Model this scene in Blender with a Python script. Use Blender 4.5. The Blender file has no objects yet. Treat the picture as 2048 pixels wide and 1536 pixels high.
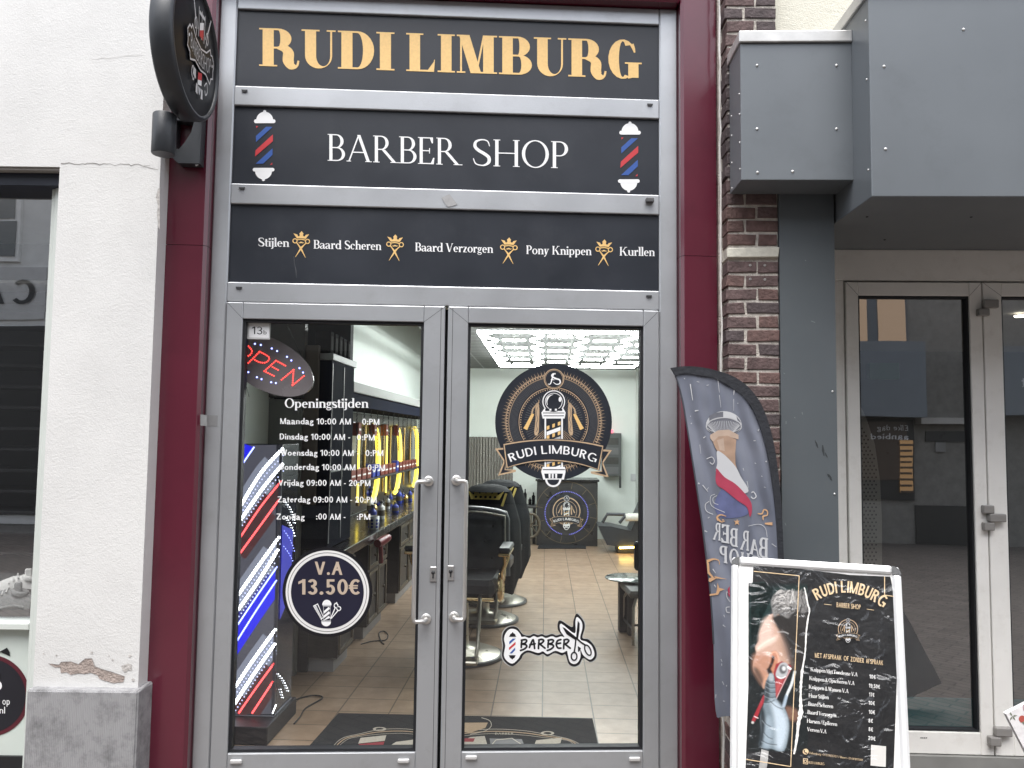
import bpy, bmesh, math, random
from mathutils import Vector, Matrix
from mathutils.geometry import tessellate_polygon
random.seed(7)
SC = bpy.context.scene
COL = SC.collection
R_ = math.radians
# ------------------------------------------------------------------ camera
CAM = Vector((0.0, -3.6, 1.6)); FPX = 1560.0
YAW, PITCH, ROLL = R_(2.7813), R_(3.7834), R_(0.7085)
_f = Vector((math.sin(YAW)*math.cos(PITCH), math.cos(YAW)*math.cos(PITCH), math.sin(PITCH)))
_r = Vector((math.cos(YAW), -math.sin(YAW), 0)); _u = _r.cross(_f)
CR = _r*math.cos(ROLL) + _u*math.sin(ROLL); CU = -_r*math.sin(ROLL) + _u*math.cos(ROLL); CF = _f
cd = bpy.data.cameras.new('camera'); cam = bpy.data.objects.new('camera', cd); COL.objects.link(cam)
cd.sensor_width = 36.0; cd.lens = 36.0*FPX/2048.0; cd.clip_start = 0.05; cd.clip_end = 500
cam.matrix_world = Matrix(((CR.x, CU.x, -CF.x, CAM.x), (CR.y, CU.y, -CF.y, CAM.y), (CR.z, CU.z, -CF.z, CAM.z), (0, 0, 0, 1)))
SC.camera = cam
# ------------------------------------------------------------------ sky, sun, exposure
W = bpy.data.worlds.new("World"); SC.world = W; W.use_nodes = True
nt = W.node_tree; nt.nodes.clear()
sky = nt.nodes.new('ShaderNodeTexSky'); sky.sky_type = 'NISHITA'; sky.sun_disc = False
SUN_EL, SUN_AZ = R_(70), R_(195)
sky.sun_elevation = SUN_EL; sky.sun_rotation = SUN_AZ; sky.dust_density = 3.0; sky.air_density = 1.0; sky.ozone_density = 1.0
hs = nt.nodes.new('ShaderNodeHueSaturation'); hs.inputs['Saturation'].default_value = 0.30
bg = nt.nodes.new('ShaderNodeBackground'); bg.inputs['Strength'].default_value = 0.15
wo = nt.nodes.new('ShaderNodeOutputWorld')
nt.links.new(sky.outputs[0], hs.inputs['Color']); nt.links.new(hs.outputs[0], bg.inputs['Color']); nt.links.new(bg.outputs[0], wo.inputs['Surface'])
sd = bpy.data.lights.new('sun', 'SUN'); sd.energy = 1.1; sd.angle = R_(50); sd.color = (1.0, 0.97, 0.93)
sun = bpy.data.objects.new('sun', sd); COL.objects.link(sun)
sdir = Vector((math.sin(SUN_AZ)*math.cos(SUN_EL), math.cos(SUN_AZ)*math.cos(SUN_EL), math.sin(SUN_EL)))
sun.rotation_euler = sdir.to_track_quat('Z', 'Y').to_euler(); sun.location = (0, -6, 12)
SC.view_settings.view_transform = 'Standard'; SC.view_settings.look = 'None'
SC.view_settings.exposure = 1.5; SC.view_settings.gamma = 1.0
SC.cycles.use_denoising = True; SC.cycles.max_bounces = 8; SC.cycles.transparent_max_bounces = 16
SC.cycles.sample_clamp_indirect = 6.0; SC.cycles.caustics_reflective = False; SC.cycles.caustics_refractive = False

# ------------------------------------------------------------------ pixel rays, planes
def ray(px, py):
    return (CF + CR*((px-1024)/FPX) - CU*((py-768)/FPX))
class Pl:
    """a plane in the place: origin, right, up, normal towards the viewer"""
    def __init__(s, o, u, v):
        s.o = Vector(o); s.u = Vector(u).normalized(); s.v = Vector(v).normalized(); s.n = s.u.cross(s.v)
    def px(s, x, y):
        d = ray(x, y); t = (s.o-CAM).dot(s.n)/d.dot(s.n); p = CAM + d*t - s.o
        return (p.dot(s.u), p.dot(s.v))
    def w(s, a, b, h=0.0): return s.o + s.u*a + s.v*b + s.n*h
    def P(s, x, y, h=0.0):
        a, b = s.px(x, y); return s.w(a, b, h)
    def off(s, h): return Pl(s.o + s.n*h, s.u, s.v)
    def bounce(s, x, y, oy):
        """where the sight line through (x, y), mirrored by this plane, meets the far side of the street"""
        d = ray(x, y); t = (s.o-CAM).dot(s.n)/d.dot(s.n); p = CAM + d*t
        d = d - s.n*2*d.dot(s.n); k = (oy-p.y)/d.y
        return p + d*k
def vplane(x, y, ang, z=0.0):
    a = R_(ang); return Pl((x, y, z), (math.cos(a), -math.sin(a), 0), (0, 0, 1))
def floor_at(px, py, z):
    d = ray(px, py); t = (z-CAM.z)/d.z; return CAM + d*t

# ------------------------------------------------------------------ materials
MATS = {}
def nodes(m):
    m.use_nodes = True; t = m.node_tree; b = t.nodes['Principled BSDF']; return t, b
def sock(b, *names):
    for n in names:
        if n in b.inputs: return b.inputs[n]
def pm(name, col, rough=0.5, metal=0.0, var=0.06, vs=6.0, bump=0.0, bs=60.0, coat=0.0, spec=0.5, emit=None, es=1.0, rvar=0.1, dirt=None, ds=3.0, damt=0.5, stretch=None):
    if name in MATS: return MATS[name]
    m = bpy.data.materials.new(name); t, b = nodes(m); N = t.nodes; L = t.links
    g = N.new('ShaderNodeNewGeometry'); pos = g.outputs['Position']
    if stretch:
        mp = N.new('ShaderNodeMapping'); mp.inputs['Scale'].default_value = stretch; L.new(pos, mp.inputs['Vector']); pos = mp.outputs[0]
    c = (*col, 1)
    if var > 0:
        n = N.new('ShaderNodeTexNoise'); n.inputs['Scale'].default_value = vs; n.inputs['Detail'].default_value = 6; L.new(pos, n.inputs['Vector'])
        r = N.new('ShaderNodeValToRGB'); r.color_ramp.elements[0].position = 0.3; r.color_ramp.elements[1].position = 0.7
        r.color_ramp.elements[0].color = (*[x*(1-var) for x in col], 1); r.color_ramp.elements[1].color = (*[min(1, x*(1+var)) for x in col], 1)
        L.new(n.outputs['Fac'], r.inputs['Fac']); out = r.outputs[0]
        if dirt:
            n3 = N.new('ShaderNodeTexNoise'); n3.inputs['Scale'].default_value = ds; n3.inputs['Detail'].default_value = 8; n3.inputs['Roughness'].default_value = .7; L.new(pos, n3.inputs['Vector'])
            r3 = N.new('ShaderNodeValToRGB'); r3.color_ramp.elements[0].position = 0.52; r3.color_ramp.elements[1].position = 0.75
            r3.color_ramp.elements[0].color = (0, 0, 0, 1); r3.color_ramp.elements[1].color = (damt, damt, damt, 1); L.new(n3.outputs['Fac'], r3.inputs['Fac'])
            mx = N.new('ShaderNodeMix'); mx.data_type = 'RGBA'; L.new(r3.outputs[0], mx.inputs['Factor']); L.new(out, mx.inputs['A']); mx.inputs['B'].default_value = (*dirt, 1)
            out = mx.outputs['Result']
        L.new(out, b.inputs['Base Color'])
        if rvar:
            mr = N.new('ShaderNodeMapRange'); mr.inputs['To Min'].default_value = max(0, rough-rvar); mr.inputs['To Max'].default_value = min(1, rough+rvar)
            L.new(n.outputs['Fac'], mr.inputs['Value']); L.new(mr.outputs[0], b.inputs['Roughness'])
        else: b.inputs['Roughness'].default_value = rough
    else:
        b.inputs['Base Color'].default_value = c; b.inputs['Roughness'].default_value = rough
    b.inputs['Metallic'].default_value = metal
    sock(b, 'Specular IOR Level', 'Specular').default_value = spec
    if coat: sock(b, 'Coat Weight', 'Clearcoat').default_value = coat; sock(b, 'Coat Roughness', 'Clearcoat Roughness').default_value = 0.12
    if emit: sock(b, 'Emission Color', 'Emission').default_value = (*emit, 1); b.inputs['Emission Strength'].default_value = es
    if bump:
        n2 = N.new('ShaderNodeTexNoise'); n2.inputs['Scale'].default_value = bs; n2.inputs['Detail'].default_value = 5; L.new(pos, n2.inputs['Vector'])
        bp = N.new('ShaderNodeBump'); bp.inputs['Strength'].default_value = bump; bp.inputs['Distance'].default_value = 0.01
        L.new(n2.outputs['Fac'], bp.inputs['Height']); L.new(bp.outputs[0], b.inputs['Normal'])
    MATS[name] = m; return m
def emat(name, col, s):
    if name in MATS: return MATS[name]
    m = bpy.data.materials.new(name); t, b = nodes(m); b.inputs['Base Color'].default_value = (0.1, 0.1, 0.1, 1)
    sock(b, 'Emission Color', 'Emission').default_value = (*col, 1); b.inputs['Emission Strength'].default_value = s
    MATS[name] = m; return m
def glassmat(name, tint=(0.93, 0.96, 0.95), base=0.09, rough=0.0, wav=0.02):
    if name in MATS: return MATS[name]
    m = bpy.data.materials.new(name); m.use_nodes = True; t = m.node_tree; N = t.nodes; L = t.links; N.clear()
    o = N.new('ShaderNodeOutputMaterial'); mx = N.new('ShaderNodeMixShader'); tr = N.new('ShaderNodeBsdfTransparent'); gl = N.new('ShaderNodeBsdfGlossy')
    tr.inputs['Color'].default_value = (*tint, 1); gl.inputs['Roughness'].default_value = rough; gl.inputs['Color'].default_value = (.95, .97, 1, 1)
    g = N.new('ShaderNodeNewGeometry'); dt = N.new('ShaderNodeVectorMath'); dt.operation = 'DOT_PRODUCT'; L.new(g.outputs['Normal'], dt.inputs[0]); L.new(g.outputs['Incoming'], dt.inputs[1])
    def mth(op, a, b_=None, c_=None):
        q = N.new('ShaderNodeMath'); q.operation = op
        for i, v in enumerate((a, b_, c_)):
            if v is None: continue
            if isinstance(v, (int, float)): q.inputs[i].default_value = v
            else: L.new(v, q.inputs[i])
        return q.outputs[0]
    # mirror share of a thin pane, the same from both sides
    fac = mth('MULTIPLY_ADD', mth('POWER', mth('SUBTRACT', 1.0, mth('ABSOLUTE', dt.outputs['Value'])), 5.0), .9, max(0.0, base+.04))
    n = N.new('ShaderNodeTexNoise'); n.inputs['Scale'].default_value = 1.6; L.new(g.outputs['Position'], n.inputs['Vector'])
    bp = N.new('ShaderNodeBump'); bp.inputs['Strength'].default_value = wav; bp.inputs['Distance'].default_value = 0.02; L.new(n.outputs['Fac'], bp.inputs['Height']); L.new(bp.outputs[0], gl.inputs['Normal'])
    L.new(fac, mx.inputs['Fac']); L.new(tr.outputs[0], mx.inputs[1]); L.new(gl.outputs[0], mx.inputs[2]); L.new(mx.outputs[0], o.inputs['Surface'])
    MATS[name] = m; return m

# ------------------------------------------------------------------ objects
def wloc(o):
    v = Vector((0, 0, 0))
    while o: v = v + o.location; o = o.parent
    return v
def tag(o, label=None, cat=None, group=None, kind=None):
    if label: o['label'] = label
    if cat: o['category'] = cat
    if group: o['group'] = group
    if kind: o['kind'] = kind
    return o
def thing(name, label, cat, loc=(0, 0, 0), group=None):
    o = bpy.data.objects.new(name, None); o.empty_display_size = 0.1; COL.objects.link(o); o.location = loc
    return tag(o, label, cat, group)
def dup(root, loc, label=None, rz=None, group=None):
    r = root.copy(); COL.objects.link(r); r.location = loc
    if rz is not None: r.rotation_euler = (0, 0, rz)
    if label: r['label'] = label
    if group: r['group'] = group
    for ch in list(root.children):
        c = ch.copy(); COL.objects.link(c); c.parent = r
        for g in list(ch.children):
            d = g.copy(); COL.objects.link(d); d.parent = c
    return r
class MB:
    def __init__(s): s.v = []; s.f = []; s.m = []; s.sm = []; s.mats = []
    def mi(s, m):
        if m not in s.mats: s.mats.append(m)
        return s.mats.index(m)
    def add(s, vs, fs, m, smooth=False):
        k = len(s.v); s.v += [Vector(v) for v in vs]; i = s.mi(m)
        for f in fs: s.f.append([k+j for j in f]); s.m.append(i); s.sm.append(smooth)
    def box(s, c0, c1, m, pl=None):
        """box between local corners; pl maps (a, t, b) = along, into, up"""
        x0, y0, z0 = c0; x1, y1, z1 = c1
        vs = [(x, y, z) for z in (z0, z1) for y in (y0, y1) for x in (x0, x1)]
        if pl: vs = [pl.w(a, b, -t) for a, t, b in vs]
        s.add(vs, [(0, 2, 3, 1), (4, 5, 7, 6), (0, 1, 5, 4), (2, 6, 7, 3), (0, 4, 6, 2), (1, 3, 7, 5)], m)
    def bev(s, c0, c1, m, r=0.004, pl=None, ends=True):
        """box with chamfered long edges (profile in the along/into plane and up)"""
        x0, y0, z0 = c0; x1, y1, z1 = c1; r = min(r, (x1-x0)*.45, (y1-y0)*.45, (z1-z0)*.45)
        def ringz(z, k): return [(x0+k, y0+r, z), (x0+r, y0+k, z), (x1-r, y0+k, z), (x1-k, y0+r, z), (x1-k, y1-r, z), (x1-r, y1-k, z), (x0+r, y1-k, z), (x0+k, y1-r, z)]
        rs = [ringz(z0, r*.6), ringz(z0+r, 0), ringz(z1-r, 0), ringz(z1, r*.6)] if ends else [ringz(z0, 0), ringz(z1, 0)]
        vs = [p for q in rs for p in q]
        if pl: vs = [pl.w(a, b, -t) for a, t, b in vs]
        fs = [tuple(range(7, -1, -1)), tuple(range(8*len(rs)-8, 8*len(rs)))]
        for k in range(len(rs)-1):
            for j in range(8): fs.append((k*8+j, k*8+(j+1) % 8, (k+1)*8+(j+1) % 8, (k+1)*8+j))
        s.add(vs, fs, m)
    def prism(s, pts, h0, h1, m, pl):
        """extruded outline on a plane, from height h0 to h1 along the normal"""
        n = len(pts); vs = [pl.w(a, b, h1) for a, b in pts] + [pl.w(a, b, h0) for a, b in pts]
        tri = tessellate_polygon([[Vector((a, b, 0)) for a, b in pts]])
        fs = [tuple(t) for t in tri] + [tuple(n+j for j in reversed(t)) for t in tri] + [(j, j+n, (j+1) % n+n, (j+1) % n) for j in range(n)]
        s.add(vs, fs, m)
    def tube(s, pts, r, m, n=10, caps=True, closed=False):
        pts = [Vector(p) for p in pts]; k0 = len(pts); rr = r if isinstance(r, (list, tuple)) else [r]*k0
        vs = []; ref = Vector((0.123, 0.31, 0.94))
        prev = None
        for i, p in enumerate(pts):
            a = pts[(i-1) % k0] if (i > 0 or closed) else p; b = pts[(i+1) % k0] if (i < k0-1 or closed) else p
            t = (b-a).normalized()
            if prev is None:
                x = t.cross(ref); 
                if x.length < .1: x = t.cross(Vector((1, 0, 0)))
            else: x = prev - t*prev.dot(t)
            x.normalize(); prev = x; y = t.cross(x)
            for j in range(n):
                q = 2*math.pi*j/n; vs.append(p + (x*math.cos(q)+y*math.sin(q))*rr[i])
        fs = []
        for i in range(k0 if closed else k0-1):
            i2 = (i+1) % k0
            for j in range(n): fs.append((i*n+j, i*n+(j+1) % n, i2*n+(j+1) % n, i2*n+j))
        s.add(vs, fs, m, True)
        if caps and not closed: s.add(vs[:n], [tuple(range(n-1, -1, -1))], m); s.add(vs[-n:], [tuple(range(n))], m)
    def lathe(s, c, prof, m, n=24, ax=None):
        """revolve (radius, height) about an axis through c"""
        c = Vector(c); ax = Vector(ax or (0, 0, 1)).normalized(); x = ax.cross(Vector((0.3, 1, 0.2))).normalized(); y = ax.cross(x)
        vs = []; 
        for r, h in prof:
            for j in range(n):
                q = 2*math.pi*j/n; vs.append(c + ax*h + (x*math.cos(q)+y*math.sin(q))*r)
        fs = [(i*n+j, i*n+(j+1) % n, (i+1)*n+(j+1) % n, (i+1)*n+j) for i in range(len(prof)-1) for j in range(n)]
        s.add(vs, fs, m, True)
        if prof[0][0] > 1e-4: s.add(vs[:n], [tuple(range(n-1, -1, -1))], m)
        if prof[-1][0] > 1e-4: s.add(vs[-n:], [tuple(range(n))], m)
    def grid(s, fn, nu, nv, m, smooth=True):
        vs = [fn(i/nu, j/nv) for j in range(nv+1) for i in range(nu+1)]
        fs = [(j*(nu+1)+i, j*(nu+1)+i+1, (j+1)*(nu+1)+i+1, (j+1)*(nu+1)+i) for j in range(nv) for i in range(nu)]
        s.add(vs, fs, m, smooth)
    def build(s, name, parent=None, sub=0, local=False):
        me = bpy.data.meshes.new(name); o0 = wloc(parent) if (parent and not local) else Vector((0, 0, 0))
        me.from_pydata([v-o0 for v in s.v], [], s.f)
        for m in s.mats: me.materials.append(m)
        me.polygons.foreach_set('material_index', s.m); me.polygons.foreach_set('use_smooth', s.sm); me.update()
        o = bpy.data.objects.new(name, me); COL.objects.link(o); o.parent = parent
        if sub:
            md = o.modifiers.new('smooth', 'SUBSURF'); md.levels = sub; md.render_levels = sub
        return o

# ------------------------------------------------------------------ flat printed artwork
def catmull(pts, n=6, closed=False):
    P = [Vector((p[0], p[1])) for p in pts]; k = len(P); out = []
    for i in range(k if closed else k-1):
        a = P[(i-1) % k] if (closed or i > 0) else P[i]; b = P[i]; c = P[(i+1) % k]; d = P[(i+2) % k] if (closed or i < k-2) else c
        for j in range(n):
            t = j/n; out.append(0.5*((2*b)+(c-a)*t+(2*a-5*b+4*c-d)*t*t+(3*b-a-3*c+d)*t**3))
    if not closed: out.append(P[-1])
    return [(p.x, p.y) for p in out]
def arcpts(cx, cy, rx, ry, a0, a1, n=24):
    return [(cx+rx*math.cos(R_(a0+(a1-a0)*i/n)), cy+ry*math.sin(R_(a0+(a1-a0)*i/n))) for i in range(n+1)]
class Art(MB):
    def __init__(s, pl, h=0.001, T=None):
        MB.__init__(s); s.pl = pl; s.h = h; s.T = T or (lambda x, y: pl.px(x, y))
    def up(s, d=0.0007): s.h += d; return s
    def w(s, p, dh=0.0): a, b = s.T(p[0], p[1]); return s.pl.w(a, b, s.h+dh)
    def poly(s, pts, m, holes=(), dh=0.0):
        loops = [list(pts)] + [list(h) for h in holes]; flat = [p for l in loops for p in l]
        tri = tessellate_polygon([[Vector((p[0], p[1], 0)) for p in l] for l in loops])
        vs = [s.w(p, dh) for p in flat]; fs = []
        for t in tri:
            n = (vs[t[1]]-vs[t[0]]).cross(vs[t[2]]-vs[t[0]]); fs.append(tuple(t) if n.dot(s.pl.n) > 0 else tuple(reversed(t)))
        s.add(vs, fs, m)
    def stroke(s, pts, w, m, closed=False, dh=0.0):
        P = [Vector((p[0], p[1])) for p in pts]; k = len(P); ws = w if isinstance(w, (list, tuple)) else [w]*k
        if len(ws) != k: ws = [ws[min(len(ws)-1, int(i*(len(ws)-1)/(k-1)))]*(1-((i*(len(ws)-1)/(k-1)) % 1)) + ws[min(len(ws)-1, int(i*(len(ws)-1)/(k-1))+1)]*((i*(len(ws)-1)/(k-1)) % 1) for i in range(k)]
        L = []; Rr = []
        for i in range(k):
            a = P[(i-1) % k] if (closed or i) else None; c = P[(i+1) % k] if (closed or i < k-1) else None; b = P[i]
            d1 = (b-a).normalized() if a is not None and (b-a).length > 1e-9 else None; d2 = (c-b).normalized() if c is not None and (c-b).length > 1e-9 else None
            if d1 is None: d1 = d2
            if d2 is None: d2 = d1
            t = (d1+d2); t = t.normalized() if t.length > 1e-6 else d1
            n = Vector((-t.y, t.x)); q = max(0.35, abs(n.dot(Vector((-d1.y, d1.x))))); o = n*(ws[i]/2/q)
            L.append(b+o); Rr.append(b-o)
        vs = [s.w(p, dh) for p in L] + [s.w(p, dh) for p in Rr]; fs = [(i, (i+1) % k, k+(i+1) % k, k+i) for i in range(k if closed else k-1)]
        s.add(vs, fs, m)
    def disc(s, c, r, m, ry=None, n=28, dh=0.0): s.poly(arcpts(c[0], c[1], r, ry or r, 0, 360*(n-1)/n, n-1), m, dh=dh)
    def ring(s, c, r0, r1, m, a0=0, a1=360, n=64, asp=1.0, dh=0.0):
        o = arcpts(c[0], c[1], r1, r1*asp, a0, a1, n); i = arcpts(c[0], c[1], r0, r0*asp, a0, a1, n); k = n+1
        vs = [s.w(p, dh) for p in o] + [s.w(p, dh) for p in i]
        s.add(vs, [(j, j+1, k+j+1, k+j) for j in range(n)], m)
    def text(s, txt, P0, P1, h, m, bold=0.0, warp=None, dh=0.0, slant=0.0):
        """sans lettering fitted between two baseline points, capitals h high"""
        Wd = .115+bold*2.3; s.h += dh; s.serif(txt, P0, P1, h, m, Sf(Wd, Wd*.84, 0.0, 0.0), warp=warp, sp=.15-bold, word=.34); s.h -= dh
    T2 = True     # y grows downwards (photo-like coordinates)
    def serif(s, txt, P0, P1, h, m, S, warp=None, sp=0.07, word=0.32):
        polys, adv = serif_text(txt, S, sp, word)
        for pts, k in polys:
            if abs(sum(a[0]*b[1]-b[0]*a[1] for a, b in zip(pts, pts[1:]+pts[:1]))) < 1e-6: continue
            q = []
            for x, y in pts:
                u = x/adv
                q.append(warp(u, y) if warp else (P0[0]+(P1[0]-P0[0])*u, P0[1]+(P1[1]-P0[1])*u + (-y*h if s.T2 else y*h)))
            n = len(q)//2
            vs = [s.w(p, k*0.00004) for p in q]
            if k >= 0 and len(pts) % 2 == 0 and len(pts) > 4: s.add(vs, [(j, j+1, 2*n-2-j, 2*n-1-j) for j in range(n-1)], m)
            else: s.add(vs, [tuple(range(len(vs)))], m)
# ---- a small serif alphabet: stems, bowls, diagonals and serifs
class Sf:
    def __init__(s, W, w, sl, st, fat=False): s.W = W; s.w = w; s.sl = sl; s.st = st; s.fat = fat
def strip(o, i): return list(o) + list(reversed(i))
def serif_glyph(ch, S):
    W, w, sl, st = S.W, S.w, S.sl, S.st; g = []; X = 0.64
    def rect(x0, y0, x1, y1): g.append([(x0, y0), (x1, y0), (x1, y1), (x0, y1)])
    def ser(x, y, ww, l=1, r=1):
        y0, y1 = (0, st) if y == 0 else (y-st, y)
        rect(x-sl*l, y0, x+ww+sl*r, y1)
    def stem(x, y0=0.0, y1=1.0, ww=None, t=(1, 1), b=(1, 1)):
        ww = ww or W; rect(x, y0, x+ww, y1)
        if t: g.append([(x-sl*t[0], y1-st), (x+ww+sl*t[1], y1-st), (x+ww+sl*t[1], y1), (x-sl*t[0], y1)])
        if b: g.append([(x-sl*b[0], y0), (x+ww+sl*b[1], y0), (x+ww+sl*b[1], y0+st), (x-sl*b[0], y0+st)])
    def ell(cx, cy, rx, ry, a0, a1, WW=None, ww=None, n=14):
        WW = WW or W; ww = ww or w
        g.append(strip(arcpts(cx, cy, rx, ry, a0, a1, n), arcpts(cx, cy, rx-WW, ry-ww, a0, a1, n)))
    def ell2(ox, oy, rx, ry, ix, iy, jx, jy, a0, a1, n=14): g.append(strip(arcpts(ox, oy, rx, ry, a0, a1, n), arcpts(ix, iy, jx, jy, a0, a1, n)))
    def diag(x0, y0, x1, y1, hw): g.append([(x0, y0), (x0+hw, y0), (x1+hw, y1), (x1, y1)])
    def path(pts, ws, n=5):
        P = catmull(pts, n); k = len(P); L = []; Rr = []
        for i in range(k):
            a = P[max(0, i-1)]; b = P[min(k-1, i+1)]; dx, dy = b[0]-a[0], b[1]-a[1]; q = math.hypot(dx, dy) or 1
            f = i/(k-1)*(len(ws)-1); j = min(int(f), len(ws)-2); ww = ws[j]*(1-(f-j))+ws[j+1]*(f-j)
            L.append((P[i][0]-dy/q*ww/2, P[i][1]+dx/q*ww/2)); Rr.append((P[i][0]+dy/q*ww/2, P[i][1]-dx/q*ww/2))
        g.append(strip(L, Rr))
    def bowl(b, y0, y1, rx):
        rect(W, y0, b, y0+w); rect(W, y1-w, b, y1); ell(b, (y0+y1)/2, rx, (y1-y0)/2, -90, 90)
    def dot(x, y, r): g.append(arcpts(x, y, r, r, 0, 340, 17))
    def S_(cx, hw, H, y0=0.0):
        path([(cx+hw*.82, y0+H*.74), (cx+hw*.6, y0+H*.93), (cx, y0+H-w*.5), (cx-hw*.62, y0+H*.9), (cx-hw*.72, y0+H*.72), (cx-hw*.35, y0+H*.58), (cx+hw*.2, y0+H*.47),
              (cx+hw*.72, y0+H*.33), (cx+hw*.74, y0+H*.15), (cx+hw*.4, y0+H*.05), (cx, y0+w*.5), (cx-hw*.65, y0+H*.08), (cx-hw*.9, y0+H*.28)],
             [w*.7, w, w*1.2, W*.8, W, W*1.05, W*1.1, W*1.05, W, W*.7, w*1.1, w, w*.6])
    a = 0.5
    if ch == 'I': stem(sl); a = W+2*sl
    elif ch in 'BRPD':
        x = sl
        gg = len(g); stem(0, t=(1, 0), b=(1, 0 if ch in 'BD' else 1))
        if ch == 'D': bowl(W+.12, 0, 1, .34+W*.25); a = W+.12+.34+W*.25
        if ch == 'P': bowl(W+.12, .44, 1, .22+W*.4); a = W+.34+W*.4
        if ch == 'B': bowl(W+.13, .5-w/2, 1, .2+W*.4); bowl(W+.15, 0, .5+w/2, .23+W*.4); a = W+.38+W*.4
        if ch == 'R':
            bowl(W+.11, .47, 1, .2+W*.45); a = W+.33+W*.45
            if S.fat:
                q = W+.1; path([(q-.02, .49), (q+.08+W*.3, .47), (q+.12+W*.5, .36), (q+.12+W*.5, .16), (q+.17+W*.62, .03), (q+.3+W*.6, .03), (q+.34+W*.6, .17)], [w, W*.75, W, W, W*.8, w*1.2, w]); a = q+.36+W*.6
            elif sl == 0: diag(W+.26, 0, W+.06, .48, W*1.15); a = W+.27+W*1.1
            else: diag(W+.5, 0, W+.12, .48, W*1.15); rect(W+.42, 0, W+.72, st); a = W+.66
        g[:] = [[(px+x, py) for px, py in p] for p in g]; a += x
    elif ch == 'U':
        T = .62 if not S.fat else .66
        stem(sl, .3, 1, W, b=None); stem(sl+T-w, .3, 1, w, b=None)
        ell2(sl+T/2, .32, T/2, .335, sl+(W+T-w)/2, .32, (T-w-W)/2, .335-w*1.3, 180, 360); a = T+2*sl
    elif ch == 'L':
        stem(sl, b=(1, 0)); rect(sl+W, 0, sl+W+.36, w)
        if sl > 0: g.append([(sl+W+.33, w), (sl+W+.36, w), (sl+W+.38, .32), (sl+W+.36, .32)]); g.append([(sl+W+.2, w), (sl+W+.36, w), (sl+W+.375, .3)])
        a = sl+W+.4
    elif ch == 'M':
        T = .86; rect(sl, 0, sl+w, 1); ser(sl, 0, w); diag(sl+T*.47-W*.5, 0, sl-.03, 1, W); diag(sl+T*.47-w*.3, 0, sl+T-W-w*.1, 1, w); rect(sl+T-W, 0, sl+T, 1); ser(sl+T-W, 0, W); a = T+2*sl
        if sl > 0: rect(sl-sl, 1-st, sl+W*.8, 1); rect(sl+T-W, 1-st, sl+T+sl, 1)
    elif ch in 'GC':
        rx = .4 if not S.fat else .37
        ell(rx, .5, rx, .52, 48, 318 if ch == 'C' else 300, W, w)
        path([(rx*1.62, .90), (rx*1.75, .78), (rx*1.82, .68)], [w*2.2, w*1.6, w*.7])
        if ch == 'G' and sl == 0: g.pop(); rect(rx*2-W, .08, rx*2, .48); rect(rx*1.1, .48-w, rx*2-W, .48)
        elif ch == 'C' and sl == 0: g.pop()
        elif ch == 'G': rect(rx*2-W*.85, .02, rx*2+W*.12, .42); rect(rx*2-W*.85-sl, .42-st, rx*2+W*.12+sl, .42); path([(rx*1.35, .02), (rx*1.65, .05), (rx*1.9, .1)], [w*1.2, w*1.4, w])
        if ch == 'C' and sl > 0: path([(rx*1.68, .1), (rx*1.85, .24)], [w*1.2, w*.7])
        a = rx*2+W*.12+sl*.4
    elif ch == 'A':
        T = .7+W*.3; diag(sl, 0, sl+T*.45, 1, w*1.2); diag(sl+T-W, 0, sl+T*.45-W*.25, 1.0, W); rect(sl+T*.2, .33, sl+T*.72, .33+w); rect(0, 0, sl*2+w, st); rect(sl+T-W-sl, 0, sl+T+sl, st); a = T+2*sl
    elif ch == 'V':
        T = .68+W*.3; diag(sl+T*.5-W*.5, 0, sl, 1, W); diag(sl+T*.5-w*.5, 0, sl+T-w*1.2, 1, w*1.2); rect(0, 1-st, sl*2+W, 1); rect(T-w-sl*.3, 1-st, T+2*sl, 1); a = T+2*sl
    elif ch == 'W':
        T = .5+W*.25
        for k in (0, 1): o = k*T*.72; diag(sl+o+T*.45-W*.5, 0, sl+o, 1, W); diag(sl+o+T*.45-w*.5, 0, sl+o+T-w*1.2, 1, w*1.2)
        rect(0, 1-st, sl*2+W, 1); rect(T*1.72-w-sl*.3, 1-st, T*1.72+2*sl, 1); a = T*1.72+2*sl
    elif ch in 'EF':
        stem(sl, t=(1, 0), b=(1, 0)); rect(sl+W, 1-w, sl+W+.34, 1); rect(sl+W, .5-w/2, sl+W+.24, .5+w/2)
        if sl > 0: g.append([(sl+W+.34-w, .78), (sl+W+.34, .78), (sl+W+.34, 1-w), (sl+W+.34-w*2.5, 1-w)]); g.append([(sl+W+.24-w*.7, .4), (sl+W+.24, .4), (sl+W+.24, .6), (sl+W+.24-w*.7, .6)])
        if ch == 'E': rect(sl+W, 0, sl+W+.37, w)
        if ch == 'E' and sl > 0: g.append([(sl+W+.37-w*2.5, w), (sl+W+.37, w), (sl+W+.39, .24), (sl+W+.39-w, .24)])
        a = sl+W+.4
    elif ch == 'S': S_(.28+W*.2, .28+W*.2, 1); a = .56+W*.4
    elif ch == 'H': stem(sl); stem(sl+.62); rect(sl+W, .5-w/2, sl+.62, .5+w/2); a = .62+W+2*sl
    elif ch == 'O': ell(.42+W*.1, .5, .42+W*.1, .52, 0, 360, W, w, 28); a = .84+W*.2
    elif ch == 'T':
        T = .74; stem(T/2-W/2, 0, 1, W, t=None); rect(0, 1-w, T, 1); a = T
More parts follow.
